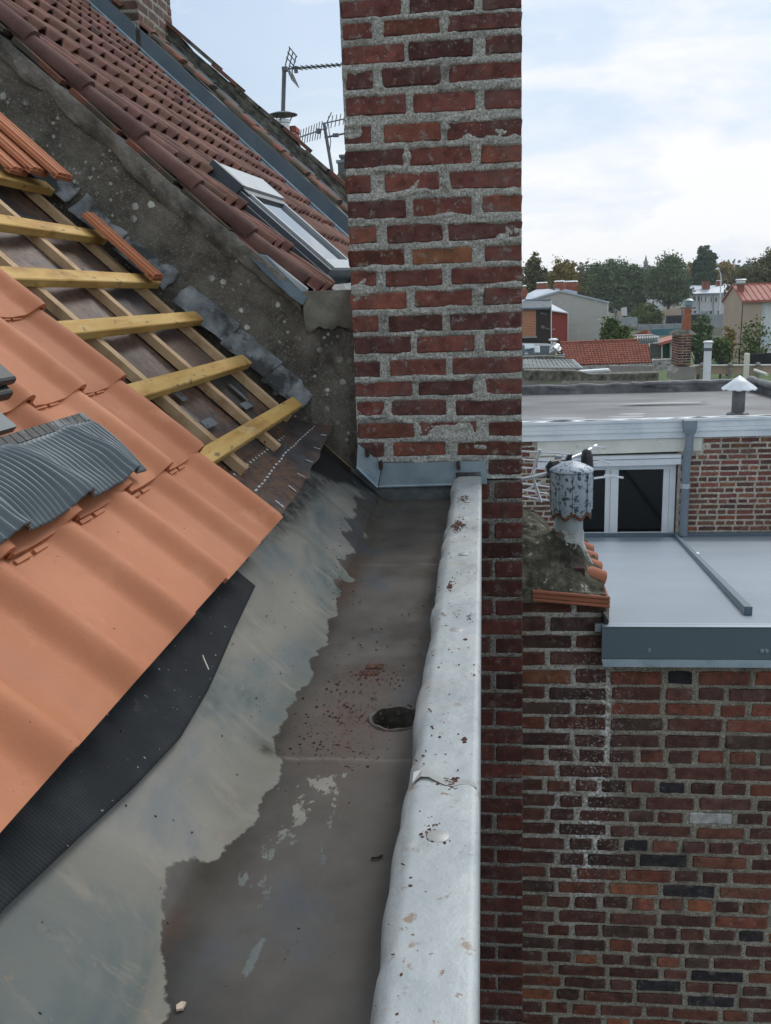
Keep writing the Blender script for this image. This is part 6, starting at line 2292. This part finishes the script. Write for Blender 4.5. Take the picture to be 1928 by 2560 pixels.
q = slab('chimney_flashing', [(430, 200), (485, 205), (490, 238), (555, 208), (700, 240), (702, 282), (430, 240)], 81.6, .1, MAT['roof_zinc_far'], None, A6); tag(q, 'pale zinc flashing round the pots on the grey gable house', 'flashing')
# row of zinc roofs to the left of it
q = MB().prism([A6(60, 345, 79.5), A6(240, 330, 79.5), A6(488, 240, 86), A6(350, 205, 92), A6(200, 215, 92), A6(95, 265, 84)], (0, 0, -.2)).build('zinc_roof_slope', MAT['roof_zinc_far'])
tag(q, 'pale zinc roof slopes left of the grey gable', 'roof')
# red painted house end with its own sloping zinc roof
h = thing('red_house', 'house end painted dark red between the sooty brick house and the grey gable', 'house', A6(490, 870, 72))
MB().prism([A6(385, 880, 72), A6(588, 880, 72), A6(588, 508, 72), A6(385, 470, 72)], (0, 5, 0)).build('wall', MAT['render_red'], h)
MB().prism([A6(385, 395, 73.5), A6(395, 395, 73.5), A6(596, 500, 71.8), A6(385, 468, 71.8)], (0, .4, -.05)).build('roof', MAT['roof_zinc_far'], h)
slab('eaves_trim', [(385, 466), (596, 497), (596, 510), (385, 480)], 71.7, .1, MAT['fascia'], h, A6)
slab('corner_pipe', [(586, 510), (593, 510), (591, 870), (585, 870)], 71.7, .12, MAT['fascia'], h, A6)
slab('vent_plate', [(400, 697), (430, 695), (430, 703), (400, 705)], 71.95, .03, MAT['fascia'], h, A6)
# sooty brick house with an orange panel
h = thing('sooty_brick_house', 'sooty brick house with an orange brick panel and chalk scrawls, right of the tall chimney', 'house', A6(230, 880, 66))
MB().prism([A6(30, 885, 66), A6(380, 895, 66), A6(380, 455, 66), A6(30, 460, 66)], (0, 4, 0)).build('wall', MAT['soot_brick_flat'], h)
t = NT('small_orange_brickwork')
bt = t.n('ShaderNodeTexBrick'); bt.inputs['Scale'].default_value = 1.0
bt.inputs['Color1'].default_value = (.40, .13, .05, 1); bt.inputs['Color2'].default_value = (.30, .10, .045, 1); bt.inputs['Mortar'].default_value = (.42, .30, .2, 1)
bt.inputs['Brick Width'].default_value = .23; bt.inputs['Row Height'].default_value = .115; bt.inputs['Mortar Size'].default_value = .014
sp = t.n('ShaderNodeSeparateXYZ'); t.t.links.new(t.pos(), sp.inputs[0]); cb = t.n('ShaderNodeCombineXYZ'); t.t.links.new(sp.outputs[0], cb.inputs[0]); t.t.links.new(sp.outputs[2], cb.inputs[1]); t.t.links.new(cb.outputs[0], bt.inputs['Vector'])
slab('brick_panel', [(30, 472), (198, 468), (198, 795), (30, 790)], 65.9, .08, t.done(bt.outputs['Color'], .9), h, A6)
slab('sill', [(30, 792), (210, 785), (208, 806), (30, 812)], 65.8, .2, MAT['block'], h, A6)
slab('pipe', [(379, 345), (389, 345), (390, 888), (380, 888)], 65.8, .12, MAT['fascia'], h, A6)
mb = MB(); mb.prism([A6(30, 440, 65.8), A6(385, 432, 65.8), A6(385, 350, 67.2), A6(30, 352, 67.2)], (0, 0, -.1)); mb.build('roof', MAT['slate'], h)
slab('cornice', [(30, 440), (386, 432), (386, 455), (30, 462)], 65.7, .2, MAT['zinc_trim'], h, A6)
mb = MB(); mb.tube([A6(60, 350, 67.3), A6(385, 345, 67.3)], .10, 8); mb.build('ridge', MAT['slate'], h)
mb = MB()
ch = lambda pts: mb.tube([A6(x, y, 65.97) for x, y in pts], .035, 4)
ch([(290, 655), (278, 668), (282, 690), (296, 688), (294, 672), (282, 672)])
ch([(303, 688), (318, 684), (330, 694), (372, 700)])
ch([(262, 655), (268, 662), (266, 685)])
ch([(250, 505), (268, 500), (262, 520)]); ch([(275, 500), (285, 515), (300, 498)]); ch([(300, 520), (325, 525), (318, 510)])
mb.build('chalk_scrawl', MAT['asbestos'], h)
# white row houses
h = thing('white_row_house', 'long white two storey row house with pale zinc hipped roof behind the black fence', 'house', A7(880, 740, 170))
RY = 170
a_, b_ = A7(640, 480, RY), A7(1240, 500, RY)
MB().box(a_.x, b_.x, RY, RY + 9, -7, a_.z).build('wall', MAT['render_white'], h)
rid0, rid1 = A7(905, 374, RY + 5), A7(1240, 338, RY + 5)
mb = MB(); q_ = [Vector((a_.x - .3, RY - .3, a_.z)), Vector((b_.x, RY - .3, a_.z)), rid1, rid0, Vector((a_.x - .3, RY + 9.3, a_.z)), Vector((b_.x, RY + 9.3, a_.z))]
mb.add(q_, [(0, 1, 2, 3), (0, 3, 4), (4, 3, 2, 5), (1, 5, 2), (0, 4, 5, 1)])
mb.build('roof', MAT['roof_zinc_far'], h)
slab('gutter', [(636, 476), (1240, 494), (1240, 502), (636, 484)], RY - .4, .2, MAT['zinc_clean'], h)
for x in (757, 935, 1017):
    slab('downpipe', [(x - 5, 485), (x + 5, 485), (x + 2, 735), (x - 6, 735)], RY - .2, .1, MAT['pvc_grey'], h)
for x, w in ((700, 12), (742, 12), (785, 9), (835, 10), (967, 16), (1050, 12), (682, 9), (905, 10)):
    y0 = 505 + (x - 700) * .05
    f_ = slab('window', [(x - w, y0), (x + w, y0), (x + w, y0 + 75), (x - w, y0 + 75)], RY - .06, .05, MAT['fascia'], h)
    slab('pane', [(x - w * .5, y0 + 8), (x + w * .6, y0 + 8), (x + w * .6, y0 + 68), (x - w * .5, y0 + 68)], RY - .09, .02, MAT['glass_far'], f_)
for x in (700, 790, 900, 1000):
    f_ = slab('window', [(x - 20, 690), (x + 20, 690), (x + 20, 735), (x - 20, 735)], RY - .06, .05, MAT['fascia'], h)
    slab('pane', [(x - 15, 696), (x + 15, 696), (x + 15, 735), (x - 15, 735)], RY - .09, .02, MAT['glass_far'], f_)
q = MB().prism([A7(628, 372, 185), A7(660, 438, 172), A7(800, 405, 178), A7(830, 372, 185)], (0, 0, -.3)).build('far_zinc_roof', MAT['roof_zinc_far']); tag(q, 'pale zinc roof of the house behind the white row, left of its chimney', 'roof')
pots_stack('chimney', 'orange brick chimney at the left of the white row roof', A7, 808, 893, 330, 385, 172, 1.5, 0)
pots_stack('chimney', 'orange brick chimney with dark pots at the ridge of the white row roof', A7, 976, 1060, 345, 378, 174, 1.5, 3)
h = thing('far_red_house', 'distant red roofed house behind the white row house', 'house', A7(740, 350, 215))
mb = MB(); mb.prism([A7(570, 330, 215), A7(905, 352, 215), A7(880, 302, 222), A7(600, 308, 222)], (0, 0, -.4)); mb.build('roof', MAT['tile_far'], h)
slab('wall', [(585, 332), (900, 352), (900, 400), (585, 400)], 216, 5, MAT['render_tan'], h)
q = slab('far_dark_block', [(752, 262), (830, 262), (830, 300), (752, 302)], 230, 4, MAT['leaf_dark']); tag(q, 'small dark hut above the distant red roof', 'hut')
# white houses glimpsed between the trees
for k, (P, lb) in enumerate([([(60, 395), (135, 382), (135, 450), (60, 450)], 'white house wall glimpsed between the crowns of the dark trees'), ([(90, 545), (285, 560), (285, 690), (90, 680)], 'white house wall glimpsed below the round dark tree')]):
    q = slab('glimpsed_house', P, 230, 6, MAT['render_white']); tag(q, lb, 'house')
# tan house with red ribbed roof
h = thing('tan_house', 'tan and white house with a red ribbed roof and one chimney at the right edge', 'house', A7(1500, 1200, 86))
TY0 = 85.0
X0 = A7(1310, 600, TY0).x
TY1 = TY0 + 6.6
zE = A7(1340, 575, TY0).z
yM = (TY0 + TY1) / 2
zR = A7(1195, 385, yM).z
XR_ = X0 + 11
MB().prism([(X0, TY0, -7), (X0, TY1, -7), (X0, TY1, zE), (X0, yM, zR), (X0, TY0, zE)], (.4, 0, 0)).build('gable_wall', MAT['render_tan'], h)
MB().box(X0 + .41, XR_, TY0 + .3, TY1, -7, zE - .05).build('wall', MAT['render_white'], h)
MB().box(X0 + .0, X0 + 1.6, TY0 - .02, TY0 + .28, -7, zE).build('corner_wall', MAT['render_tan'], h)
mb = MB()
mb.prism([(X0 - .15, TY0 - .35, zE - .12), (X0 - .15, yM, zR), (X0 - .15, yM, zR + .16), (X0 - .15, TY0 - .35, zE + .08)], (XR_ - X0 + .2, 0, 0))
mb.prism([(X0 - .15, yM, zR), (X0 - .15, TY1 + .3, zE - .12), (X0 - .15, TY1 + .3, zE + .08), (X0 - .15, yM, zR + .16)], (XR_ - X0 + .2, 0, 0))
rf = mb.build('roof', MAT['roof_red'], h)
for k in range(22):
    x = X0 + .2 + k * .5
    mb = MB(); mb.prism([(x, TY0 - .36, zE + .09), (x, yM - .02, zR + .165), (x, yM - .02, zR + .215), (x, TY0 - .36, zE + .14)], (.09, 0, 0)); mb.build('rib', MAT['roof_red'], rf)
mb = MB(); mb.box(X0 - .15, XR_, yM - .15, yM + .15, zR + .12, zR + .24); mb.build('ridge', MAT['roof_red'], rf)
wi = slab('window', [(1400, 612), (1608, 604), (1605, 780), (1400, 785)], TY0 + .25, .06, MAT['white_pvc'], h)
slab('roller_blind', [(1412, 628), (1596, 620), (1594, 770), (1412, 775)], TY0 + .22, .02, MAT['blind'], wi)
wi = slab('window', [(1560, 920), (1680, 915), (1680, 1120), (1560, 1130)], TY0 + .25, .06, MAT['white_pvc'], h)
slab('roller_blind', [(1572, 940), (1680, 935), (1680, 1110), (1572, 1115)], TY0 + .22, .02, MAT['blind'], wi)
slab('band', [(1350, 905), (1690, 895), (1690, 912), (1350, 922)], TY0 + .22, .08, MAT['fascia'], h)
a_, b_ = A7(1262, 440, TY0 + 1.5), A7(1328, 360, TY0 + 1.5)
q = thing('chimney', 'brown chimney with a pale slab cap on the red ribbed roof of the tan house', 'chimney', (a_.x, TY0 + 1.5, a_.z))
MB().box(a_.x, b_.x, TY0 + 1.5, TY0 + 2.3, a_.z - .4, b_.z).build('body', MAT['tile_far'], q)
MB().box(a_.x - .2, b_.x + .1, TY0 + 1.4, TY0 + 2.4, b_.z, b_.z + .14).build('slab_cap', MAT['block'], q)
mb = MB(); mb.lathe(((a_.x + b_.x) / 2, TY0 + 1.9, b_.z + .14), [(.40, 0), (.40, .18), (.5, .22), (.5, .28), (.38, .34)], 12); mb.build('pot', MAT['fascia'], q)
# street lamps
sl = thing('street_lamp', 'tall street lamp with a curved neck and white head above the white row house', 'street lamp', A7(1015, 740, 150))
mb = MB(); mb.tube([A7(1012, 735, 150), A7(1024, 400, 150), A7(1030, 280, 150), A7(1026, 225, 150), A7(1010, 190, 150), A7(995, 172, 150)], [.10, .09, .08, .07, .06, .06], 8); mb.build('pole', MAT['fascia'], sl)
mb = MB(); mb.lathe(A7(985, 172, 150) + Vector((0, 0, -.05)), [(.12, 0), (.30, .06), (.30, .16), (.14, .30)], 12); shade(mb.build('lamp_head', MAT['fascia'], sl), 60)
sl = thing('street_lamp', 'short dark lamp post with a flat head left of the terracotta pot', 'street lamp', A7(537, 860, 125))
mb = MB(); mb.tube([A7(537, 862, 125), A7(537, 668, 125)], .10, 8); mb.build('pole', MAT['steel'], sl)
mb = MB(); mb.obox(A7(520, 674, 125), (1.9, 0, 0), (0, .4, 0), (0, 0, .22)); mb.build('lamp_head', MAT['steel'], sl)
sl = thing('street_lamp', 'thin dark post among the trunks right of the grey gable house', 'street lamp', A6(1168, 660, 120))
mb = MB(); mb.tube([A6(1168, 665, 120), A6(1172, 480, 120)], .12, 8); mb.lathe(A6(1172, 480, 120), [(.25, 0), (.1, .3)], 8); mb.build('pole', MAT['steel'], sl)
q = slab('notice_board', [(1196, 472), (1245, 480), (1243, 560), (1196, 555)], 125, .2, MAT['render_tan'], None, A6); tag(q, 'tan notice board on the yard wall right of the grey gable', 'board')
q = slab('white_yard_wall', [(1085, 560), (1440, 555), (1445, 650), (1085, 660)], 140, .5, MAT['wall_grey'], None, A6); tag(q, 'pale yard wall behind the tree trunks right of the grey gable', 'wall')
# church
ch = thing('church', 'distant church with a pointed slate spire above the trees', 'church', A7(75, 150, 420))
def tower(x0, x1, yb, ys, yt, Y):
    a_, b_ = A7(x0, yb, Y), A7(x1, ys, Y)
    w = b_.x - a_.x
    MB().box(a_.x, b_.x, Y, Y + w, a_.z - 8, b_.z).build('tower', MAT['wall_stone'], ch)
    t_ = A7((x0 + x1) / 2, yt, Y)
    mb = MB(); cx_ = (a_.x + b_.x) / 2; r_ = w * .54
    mb.lathe((cx_, Y + w / 2, b_.z), [(r_, 0), (r_ * .62, (t_.z - b_.z) * .28), (.05, t_.z - b_.z)], 8); mb.build('spire', MAT['slate_blue'], ch)
    for k in (0.22, .62):
        MB().box(a_.x + w * k, a_.x + w * (k + .18), Y - .1, Y + .05, b_.z - w * .95, b_.z - w * .25).build('belfry_opening', MAT['dark'], ch)
    MB().box(a_.x - .2, b_.x + .2, Y - .2, Y + w + .2, b_.z - .15, b_.z + .35).build('cornice', MAT['wall_stone'], ch)
tower(52, 104, 150, 80, -14, 420)
mb = MB(); a_, b_ = A7(95, 148, 424), A7(300, 135, 424); mb.prism([(a_.x, 424, a_.z - 12), (b_.x, 424, a_.z - 12), (b_.x, 424, b_.z - 1), (b_.x - 3, 430, b_.z + .6), (a_.x, 430, a_.z + .6)], (0, 10, 0)); mb.build('nave', MAT['slate_blue'], ch)

# ------------------------------------------------------------------ trees
def leaves(rng, cen, rad, n_cl, per, cl_r, ls, flat=.75):
    """leaf faces gathered in clumps through an uneven crown"""
    C_ = []
    while len(C_) < n_cl:
        p = rng.normal(size=3)
        p = p / np.linalg.norm(p) * rng.uniform(.35, 1.0) ** .6
        C_.append(p)
    C_ = np.array(C_) * np.array(rad) * (1 + .18 * rng.normal(size=(n_cl, 1))) + np.array(cen)
    sz = cl_r * rng.uniform(.55, 1.35, size=(n_cl, 1))
    P = np.repeat(C_, per, 0) + rng.normal(size=(n_cl * per, 3)) * np.repeat(sz, per, 0) * np.array([1, 1, flat]) * .6
    N = len(P)
    a = rng.normal(size=(N, 3)); a /= np.linalg.norm(a, axis=1)[:, None]
    b = rng.normal(size=(N, 3)); b -= a * (a * b).sum(1)[:, None]; b /= np.linalg.norm(b, axis=1)[:, None]
    s = ls * rng.uniform(.6, 1.4, size=(N, 1))
    V = np.stack([P - a * s, P + b * s * .7, P + a * s, P - b * s * .7], 1).reshape(-1, 3)
    return V
def leaf_obj(name, V, mat, parent):
    b = np.array(BASE[parent.name]) if parent is not None else np.zeros(3)
    me = bpy.data.meshes.new(name)
    n = len(V)
    me.vertices.add(n); me.vertices.foreach_set('co', (V - b).reshape(-1).astype(np.float32))
    me.loops.add(n); me.loops.foreach_set('vertex_index', np.arange(n, dtype=np.int32))
    me.polygons.add(n // 4); me.polygons.foreach_set('loop_start', np.arange(0, n, 4, dtype=np.int32))
    me.materials.append(mat); me.update(); me.validate()
    o = bpy.data.objects.new(name, me); COL.objects.link(o)
    if parent is not None:
        o.parent = parent
    return o
TN = [0]
def tree(label, xc, ytop, ybase, wpx, Y, mat, crowns=None, dens=1.0, group=None, trunk=True, ls=None, name='tree', cat='tree', zbase=None, crown_from=.25, clump=.16):
    TN[0] += 1
    rng = np.random.default_rng(100 + TN[0])
    top, base = at(xc, ytop, Y), at(xc, ybase, Y)
    zb_ = base.z if zbase is None else zbase
    H = top.z - zb_
    Wd = wpx / F_PX * Y
    q = thing(name, label, cat, (base.x, Y, zb_), group)
    ls_ = ls or max(.08, Y * .0012)
    zc_ = zb_ + H * (crown_from + (1 - crown_from) / 2)
    rz = H * (1 - crown_from) / 2
    Vs = []
    specs = crowns or [(0, 0, 1, 1)]
    for dx, dz, sx_, sz_ in specs:
        n_cl = int(70 * dens * max(.5, sx_))
        Vs.append(leaves(rng, (base.x + dx * Wd / 2, Y, zc_ + dz * rz), (Wd / 2 * sx_ * .92, Wd / 2 * sx_ * .9, rz * sz_ * .92), n_cl, int(64 * dens), min(Wd, H) * clump, ls_))
    leaf_obj('crown', np.concatenate(Vs), MAT[mat], q)
    if trunk:
        mb = MB()
        r_ = max(.06, H * .022)
        tp = Vector((base.x, Y, zb_ + H * .55))
        mb.tube([(base.x, Y, zb_ - .2), (base.x + r_ * .5, Y, zb_ + H * .25), tp], [r_ * 1.3, r_, r_ * .6], 8)
        r2 = random.Random(TN[0])
        for k in range(7):
            h0 = zb_ + H * r2.uniform(.22, .5)
            an_ = r2.uniform(0, 6.28)
            e = Vector((base.x + math.cos(an_) * Wd * .36, Y + math.sin(an_) * Wd * .3, h0 + H * r2.uniform(.18, .40)))
            m_ = Vector((base.x, Y, h0)).lerp(e, .5) + Vector((0, 0, -H * .02))
            mb.tube([(base.x, Y, h0), m_, e], [r_ * .55, r_ * .38, r_ * .12], 6)
        mb.build('trunk', MAT['bark'], q)
    return q
G = 'trees between the houses'
tree('broad dark evergreen tree left of the pair, right of the grey gable house', 1492, 655, 812, 84, 175, 'leaf_dark', [(0, 0, 1, 1), (-.35, -.35, .6, .6), (.3, .5, .5, .5)], 1.5, G, crown_from=.10)
tree('tallest dark tree with a forked trunk in the middle of the group', 1562, 662, 806, 84, 172, 'leaf_dark', [(0, -.05, 1, .9), (-.3, .5, .5, .5), (.4, .45, .5, .5), (.05, -.4, .8, .6)], 1.6, G, crown_from=.14)
tree('round dark tree with open branches left of the white row house', 1668, 650, 806, 90, 168, 'leaf_dark', [(0, .05, .95, .9), (.1, .75, .45, .35), (.45, -.2, .6, .6), (-.4, -.1, .6, .6)], 1.35, G, crown_from=.26)
tree('feathery olive birch just right of the tall chimney', 1340, 640, 790, 62, 105, 'leaf_olive', [(0, 0, 1, 1), (-.2, .4, .5, .6)], 1.3, G, clump=.11, crown_from=.1)
tree('yellowing birch beside the olive one above the pale zinc roof', 1405, 648, 790, 66, 110, 'leaf_gold', [(0, 0, 1, .95), (.2, .3, .6, .6)], 1.3, G, clump=.12, crown_from=.1)
tree('slim dark tree between yellowing birch and dark evergreen', 1446, 668, 800, 40, 150, 'leaf_olive', None, 1.2, G, crown_from=.1)
tree('tall green poplar clump rising above the white row roof', 1757, 618, 720, 50, 190, 'leaf_poplar', [(0, 0, 1, .95), (.4, .1, .55, .85), (-.45, -.25, .6, .7)], 1.8, G, zbase=-7, crown_from=.30, clump=.13)
tree('golden tree behind the street lamp', 1803, 655, 720, 54, 195, 'leaf_gold', [(0, 0, 1, 1), (.3, .3, .5, .5)], 1.4, G, zbase=-7, crown_from=.35)
tree('golden shrubby tree left of the poplar clump', 1726, 668, 720, 44, 215, 'leaf_gold', None, 1.2, G, zbase=-7, crown_from=.4)
tree('large brownish tree at the right edge behind the tan house', 1910, 630, 760, 120, 130, 'leaf_olive', [(0, 0, 1, .9), (-.45, -.2, .6, .7), (.2, .5, .5, .5)], 1.5, G, zbase=-7, crown_from=.25, clump=.12)
tree('grey brown tree between the golden tree and the right edge tree', 1850, 668, 760, 60, 160, 'leaf_olive', None, 1.3, G, zbase=-7, crown_from=.3)
tree('dark round bush with pale flowers between terracotta pot and tan house', 1748, 790, 850, 48, 66, 'leaf_dark', None, 1.3, None, name='bush', cat='bush', zbase=-7, crown_from=.45, ls=.11)
tree('straggly bush with pale blooms behind the red lean-to roof', 1538, 792, 850, 64, 66, 'leaf_bright', [(0, -.2, 1, .8), (-.3, .3, .5, .6)], .9, None, name='bush', cat='bush', zbase=-7, crown_from=.5, ls=.10)
tree('leafy hedge under the round dark tree', 1622, 768, 812, 70, 160, 'leaf_bright', [(0, 0, 1, 1), (-.5, .2, .5, .8)], 1.3, None, name='hedge', cat='hedge', zbase=-7, crown_from=.05, trunk=False)
tree('small green fruit tree on the lawn left of the mesh fence posts', 1801, 838, 912, 46, 68, 'leaf_bright', [(0, 0, 1, .9), (.3, -.2, .6, .7)], .9, None, zbase=-7, crown_from=.35, ls=.10)
tree('reddish shrub beside the wall of the tan house', 1820, 815, 890, 26, 74, 'leaf_gold', None, .6, None, name='shrub', cat='shrub', zbase=-7, crown_from=.3, ls=.10)
tree('half bare young tree with yellow green leaves before the white wall', 1880, 786, 895, 84, 76, 'leaf_bright', [(0, -.55, .95, .5), (.05, .2, .75, .8)], .34, None, zbase=-7, crown_from=.2, ls=.12, clump=.2)
# a thin bare winter tree behind the lamp
# woods closing the horizon
rng = np.random.default_rng(9)
Vs = []
for k in range(120):
    x = 900 + k * 11.5
    Y = 340 + 60 * rng.random()
    p = at(x, 688 - 10 * rng.random() + (1620 - x) * .035, Y)
    Vs.append(leaves(rng, (p.x, Y, p.z / 2 - 3.5), (7, 5, (p.z + 7) / 2 + 1.2), 10, 45, 2.0, .75))
wd = leaf_obj('woods', np.concatenate(Vs), MAT['leaf_far'], None); tag(wd, 'far autumn woods along the horizon', 'woods', None, 'stuff')
# long low rise that carries the far woods
mb = MB()
n = 40
pts = []
for k in range(n + 1):
    a = k / n
    x = -500 + 1300 * a
    pts.append((x, 700, 3 + 6 * math.sin(a * 7) + 5 * math.sin(a * 17 + 1)))
vs_ = [(x, 560, -7.2) for x, _, _ in pts] + pts + [(x, 1400, -7.2) for x, _, _ in pts]
fs_ = [(r * (n + 1) + i, r * (n + 1) + i + 1, (r + 1) * (n + 1) + i + 1, (r + 1) * (n + 1) + i) for r in range(2) for i in range(n)]
mb.add(vs_, fs_)
mb.build('hills', MAT['leaf_far'])['kind'] = 'structure'
# ------------------------------------------------------------------ dirt and crumbs
def crumbs(name, label, spots, mat, seed):
    """spots: list of (point, size) -> one mesh of small uneven lumps"""
    r2 = random.Random(seed)
    mb = MB()
    for p, s in spots:
        p = Vector(p)
        a = r2.uniform(0, 6.28)
        u = Vector((math.cos(a), math.sin(a), r2.uniform(-.2, .2))) * s
        w = Vector((-math.sin(a), math.cos(a), r2.uniform(-.2, .2))) * s * r2.uniform(.45, .9)
        h = Vector((r2.uniform(-.2, .2), r2.uniform(-.2, .2), 1)) * s * r2.uniform(.3, .6)
        P = [p + u, p + u * .3 + w, p - u * .8 + w * .5, p - u - w * .3, p - u * .1 - w, p + u * .7 - w * .6]
        T = [p + h + (q - p) * r2.uniform(.35, .7) for q in P]
        n = 6
        mb.add(P + T, [tuple(range(n, 2 * n))] + [(i, (i + 1) % n, n + (i + 1) % n, n + i) for i in range(n)])
    o = mb.build(name, mat)
    tag(o, label, 'debris', None, 'stuff')
    return o
r2 = random.Random(77)
def floor_z(x, y):
    if x > XK + .015:
        return ZF
    return (C_AP - SA * x) / CA
sp, sp2 = [], []
for k in range(420):
    y = r2.uniform(.55, 2.9)
    x = r2.uniform(-.40, -.115)
    sp.append(((x, y, floor_z(x, y) - .001), r2.choice([.0006, .0007, .0009, .0012, .0016, .0026])))
for (cx, cy, rx, ry, n) in [(-.222, 1.33, .045, .12, 520), (-.20, 1.53, .03, .02, 60), (-.33, 2.08, .018, .11, 260), (-.335, .83, .010, .025, 30), (-.12, 2.15, .006, .06, 25), (-.215, 1.25, .04, .05, 90)]:
    for k in range(n):
        x, y = r2.gauss(cx, rx), r2.gauss(cy, ry)
        if x > -.112:
            continue
        (sp2 if r2.random() < .7 else sp).append(((x, y, floor_z(x, y) - .001), r2.choice([.0006, .0008, .001, .0013, .0018, .0028])))
# bigger crusts of silt
for (cx, cy, rx, ry) in [(-.212, 1.545, .016, .010), (-.205, 1.575, .013, .009)]:
    for k in range(70):
        x, y = cx + rx * r2.uniform(-1, 1), cy + ry * r2.uniform(-1, 1)
        sp2.append(((x, y, ZF - .001), r2.uniform(.002, .005)))
crumbs('debris', 'dark crumbs and grit scattered over the silt of the gutter', sp, MAT['dirt'], 1)
crumbs('debris', 'reddish crumbs of clay gathered round the gutter outlet and joints', sp2, MAT['rubble'], 2)
sp = []
for k in range(150):
    y = .5 + 2.4 * r2.random() ** 1.2
    x = r2.choice([r2.gauss(-.078, .010), r2.uniform(-.095, -.018)])
    sp.append(((x, y, -.583), r2.choice([.001, .0015, .002, .0028])))
for (cx, cy, rx, ry, n, sz_) in [(-.045, 1.02, .010, .012, 60, .004), (-.068, 2.30, .016, .05, 90, .004), (-.072, 1.80, .006, .03, 40, .004), (-.035, 1.50, .003, .004, 12, .004), (-.031, 1.13, .002, .004, 10, .004), (-.06, .92, .010, .02, 40, .0022), (-.055, .68, .012, .03, 50, .002), (-.058, .905, .012, .012, 70, .0028), (-.050, 1.75, .02, .10, 60, .0022), (-.03, 1.62, .004, .05, 30, .0018), (-.060, 2.62, .012, .04, 30, .004)]:
    for k in range(n):
        sp.append(((r2.gauss(cx, rx * .6), r2.gauss(cy, ry * .6), -.5835), sz_ * r2.uniform(.4, 1.2)))
crumbs('debris', 'brown dirt lumps lying on the pale zinc coping', sp, MAT['rubble'], 3)
sp = []
for k in range(90):
    y = r2.uniform(.5, 2.6)
    s = r2.uniform(-.18, .02)
    p = rp(s, y, C_AP + .001)
    sp.append((p, r2.choice([.0006, .0009, .0012, .0022])))
for k in range(90):
    y = r2.uniform(.5, 1.6); s = r2.uniform(-.05, .03)
    sp.append((rp(s, y, -.696), r2.choice([.0009, .0014, .002])))
crumbs('debris', 'grit lying on the sloping zinc and the black membrane', sp, MAT['dirt'], 4)
sp = []
for k in range(60):
    y = r2.uniform(.6, 1.85); s = r2.uniform(.0, .30)
    sp.append((rp(s, y, C_T - .004), r2.choice([.0008, .0012, .0016])))
crumbs('debris', 'dark specks of dirt on the new orange tiles', sp, MAT['dirt'], 5)
sp = []
for k in range(160):
    s = r2.uniform(.15, 1.1); y = r2.choice([2.925, 2.56, 2.2]) + r2.gauss(-.03, .012)
    sp.append((rp(s, y, C_UL + .004), r2.choice([.0015, .0025, .0035])))
for k in range(200):
    s = r2.uniform(.09, .20); y = r2.gauss(2.65, .12)
    sp.append((rp(s, y, C_UL + .012), r2.choice([.0015, .0025, .004])))
crumbs('debris', 'wood chips and clay grit on the dark underlay between the battens', sp, MAT['rubble'], 6)
# single bits one can pick out
mb = MB(); p = at(435, 2540, .72); p = Vector((-.300, .725, ZF + .001))
mb.prism([p + Vector((0, 0, 0)), p + Vector((.006, .002, 0)), p + Vector((.007, .009, .001)), p + Vector((.002, .011, 0)), p + Vector((-.002, .006, 0))], (0, 0, .0025))
o = mb.build('tile_chip', MAT['chip']); tag(o, 'pale clay chip lying in the silt at the bottom of the photo', 'chip')
mb = MB(); mb.tube([rp(-.045, 1.31, -.694), rp(-.056, 1.296, -.693), rp(-.066, 1.288, -.694)], .0011, 5)
o = mb.build('twig', MAT['cream']); tag(o, 'short pale straw lying on the black membrane', 'straw')
mb = MB(); mb.tube([(-.128, .985, ZF + .003), (-.134, .978, ZF + .004), (-.141, .978, ZF + .003)], .0014, 5)
o = mb.build('twig', MAT['dirt']); tag(o, 'small dark twig in the gutter beside the coping', 'twig')

# ------------------------------------------------------------------ thin damp air
hz = MB().box(-1010, 1010, -210, 1510, -8.3, 22).build('haze', None)
hm = bpy.data.materials.new('thin_haze')
hm.use_nodes = True
ht = hm.node_tree
for n_ in list(ht.nodes):
    ht.nodes.remove(n_)
oo = ht.nodes.new('ShaderNodeOutputMaterial')
pv_ = ht.nodes.new('ShaderNodeVolumePrincipled')
pv_.inputs['Color'].default_value = (.93, .96, 1, 1)
pv_.inputs['Density'].default_value = .00032
pv_.inputs['Anisotropy'].default_value = .2
ht.links.new(pv_.outputs[0], oo.inputs['Volume'])
hz.data.materials.append(hm)
hz['kind'] = 'stuff'
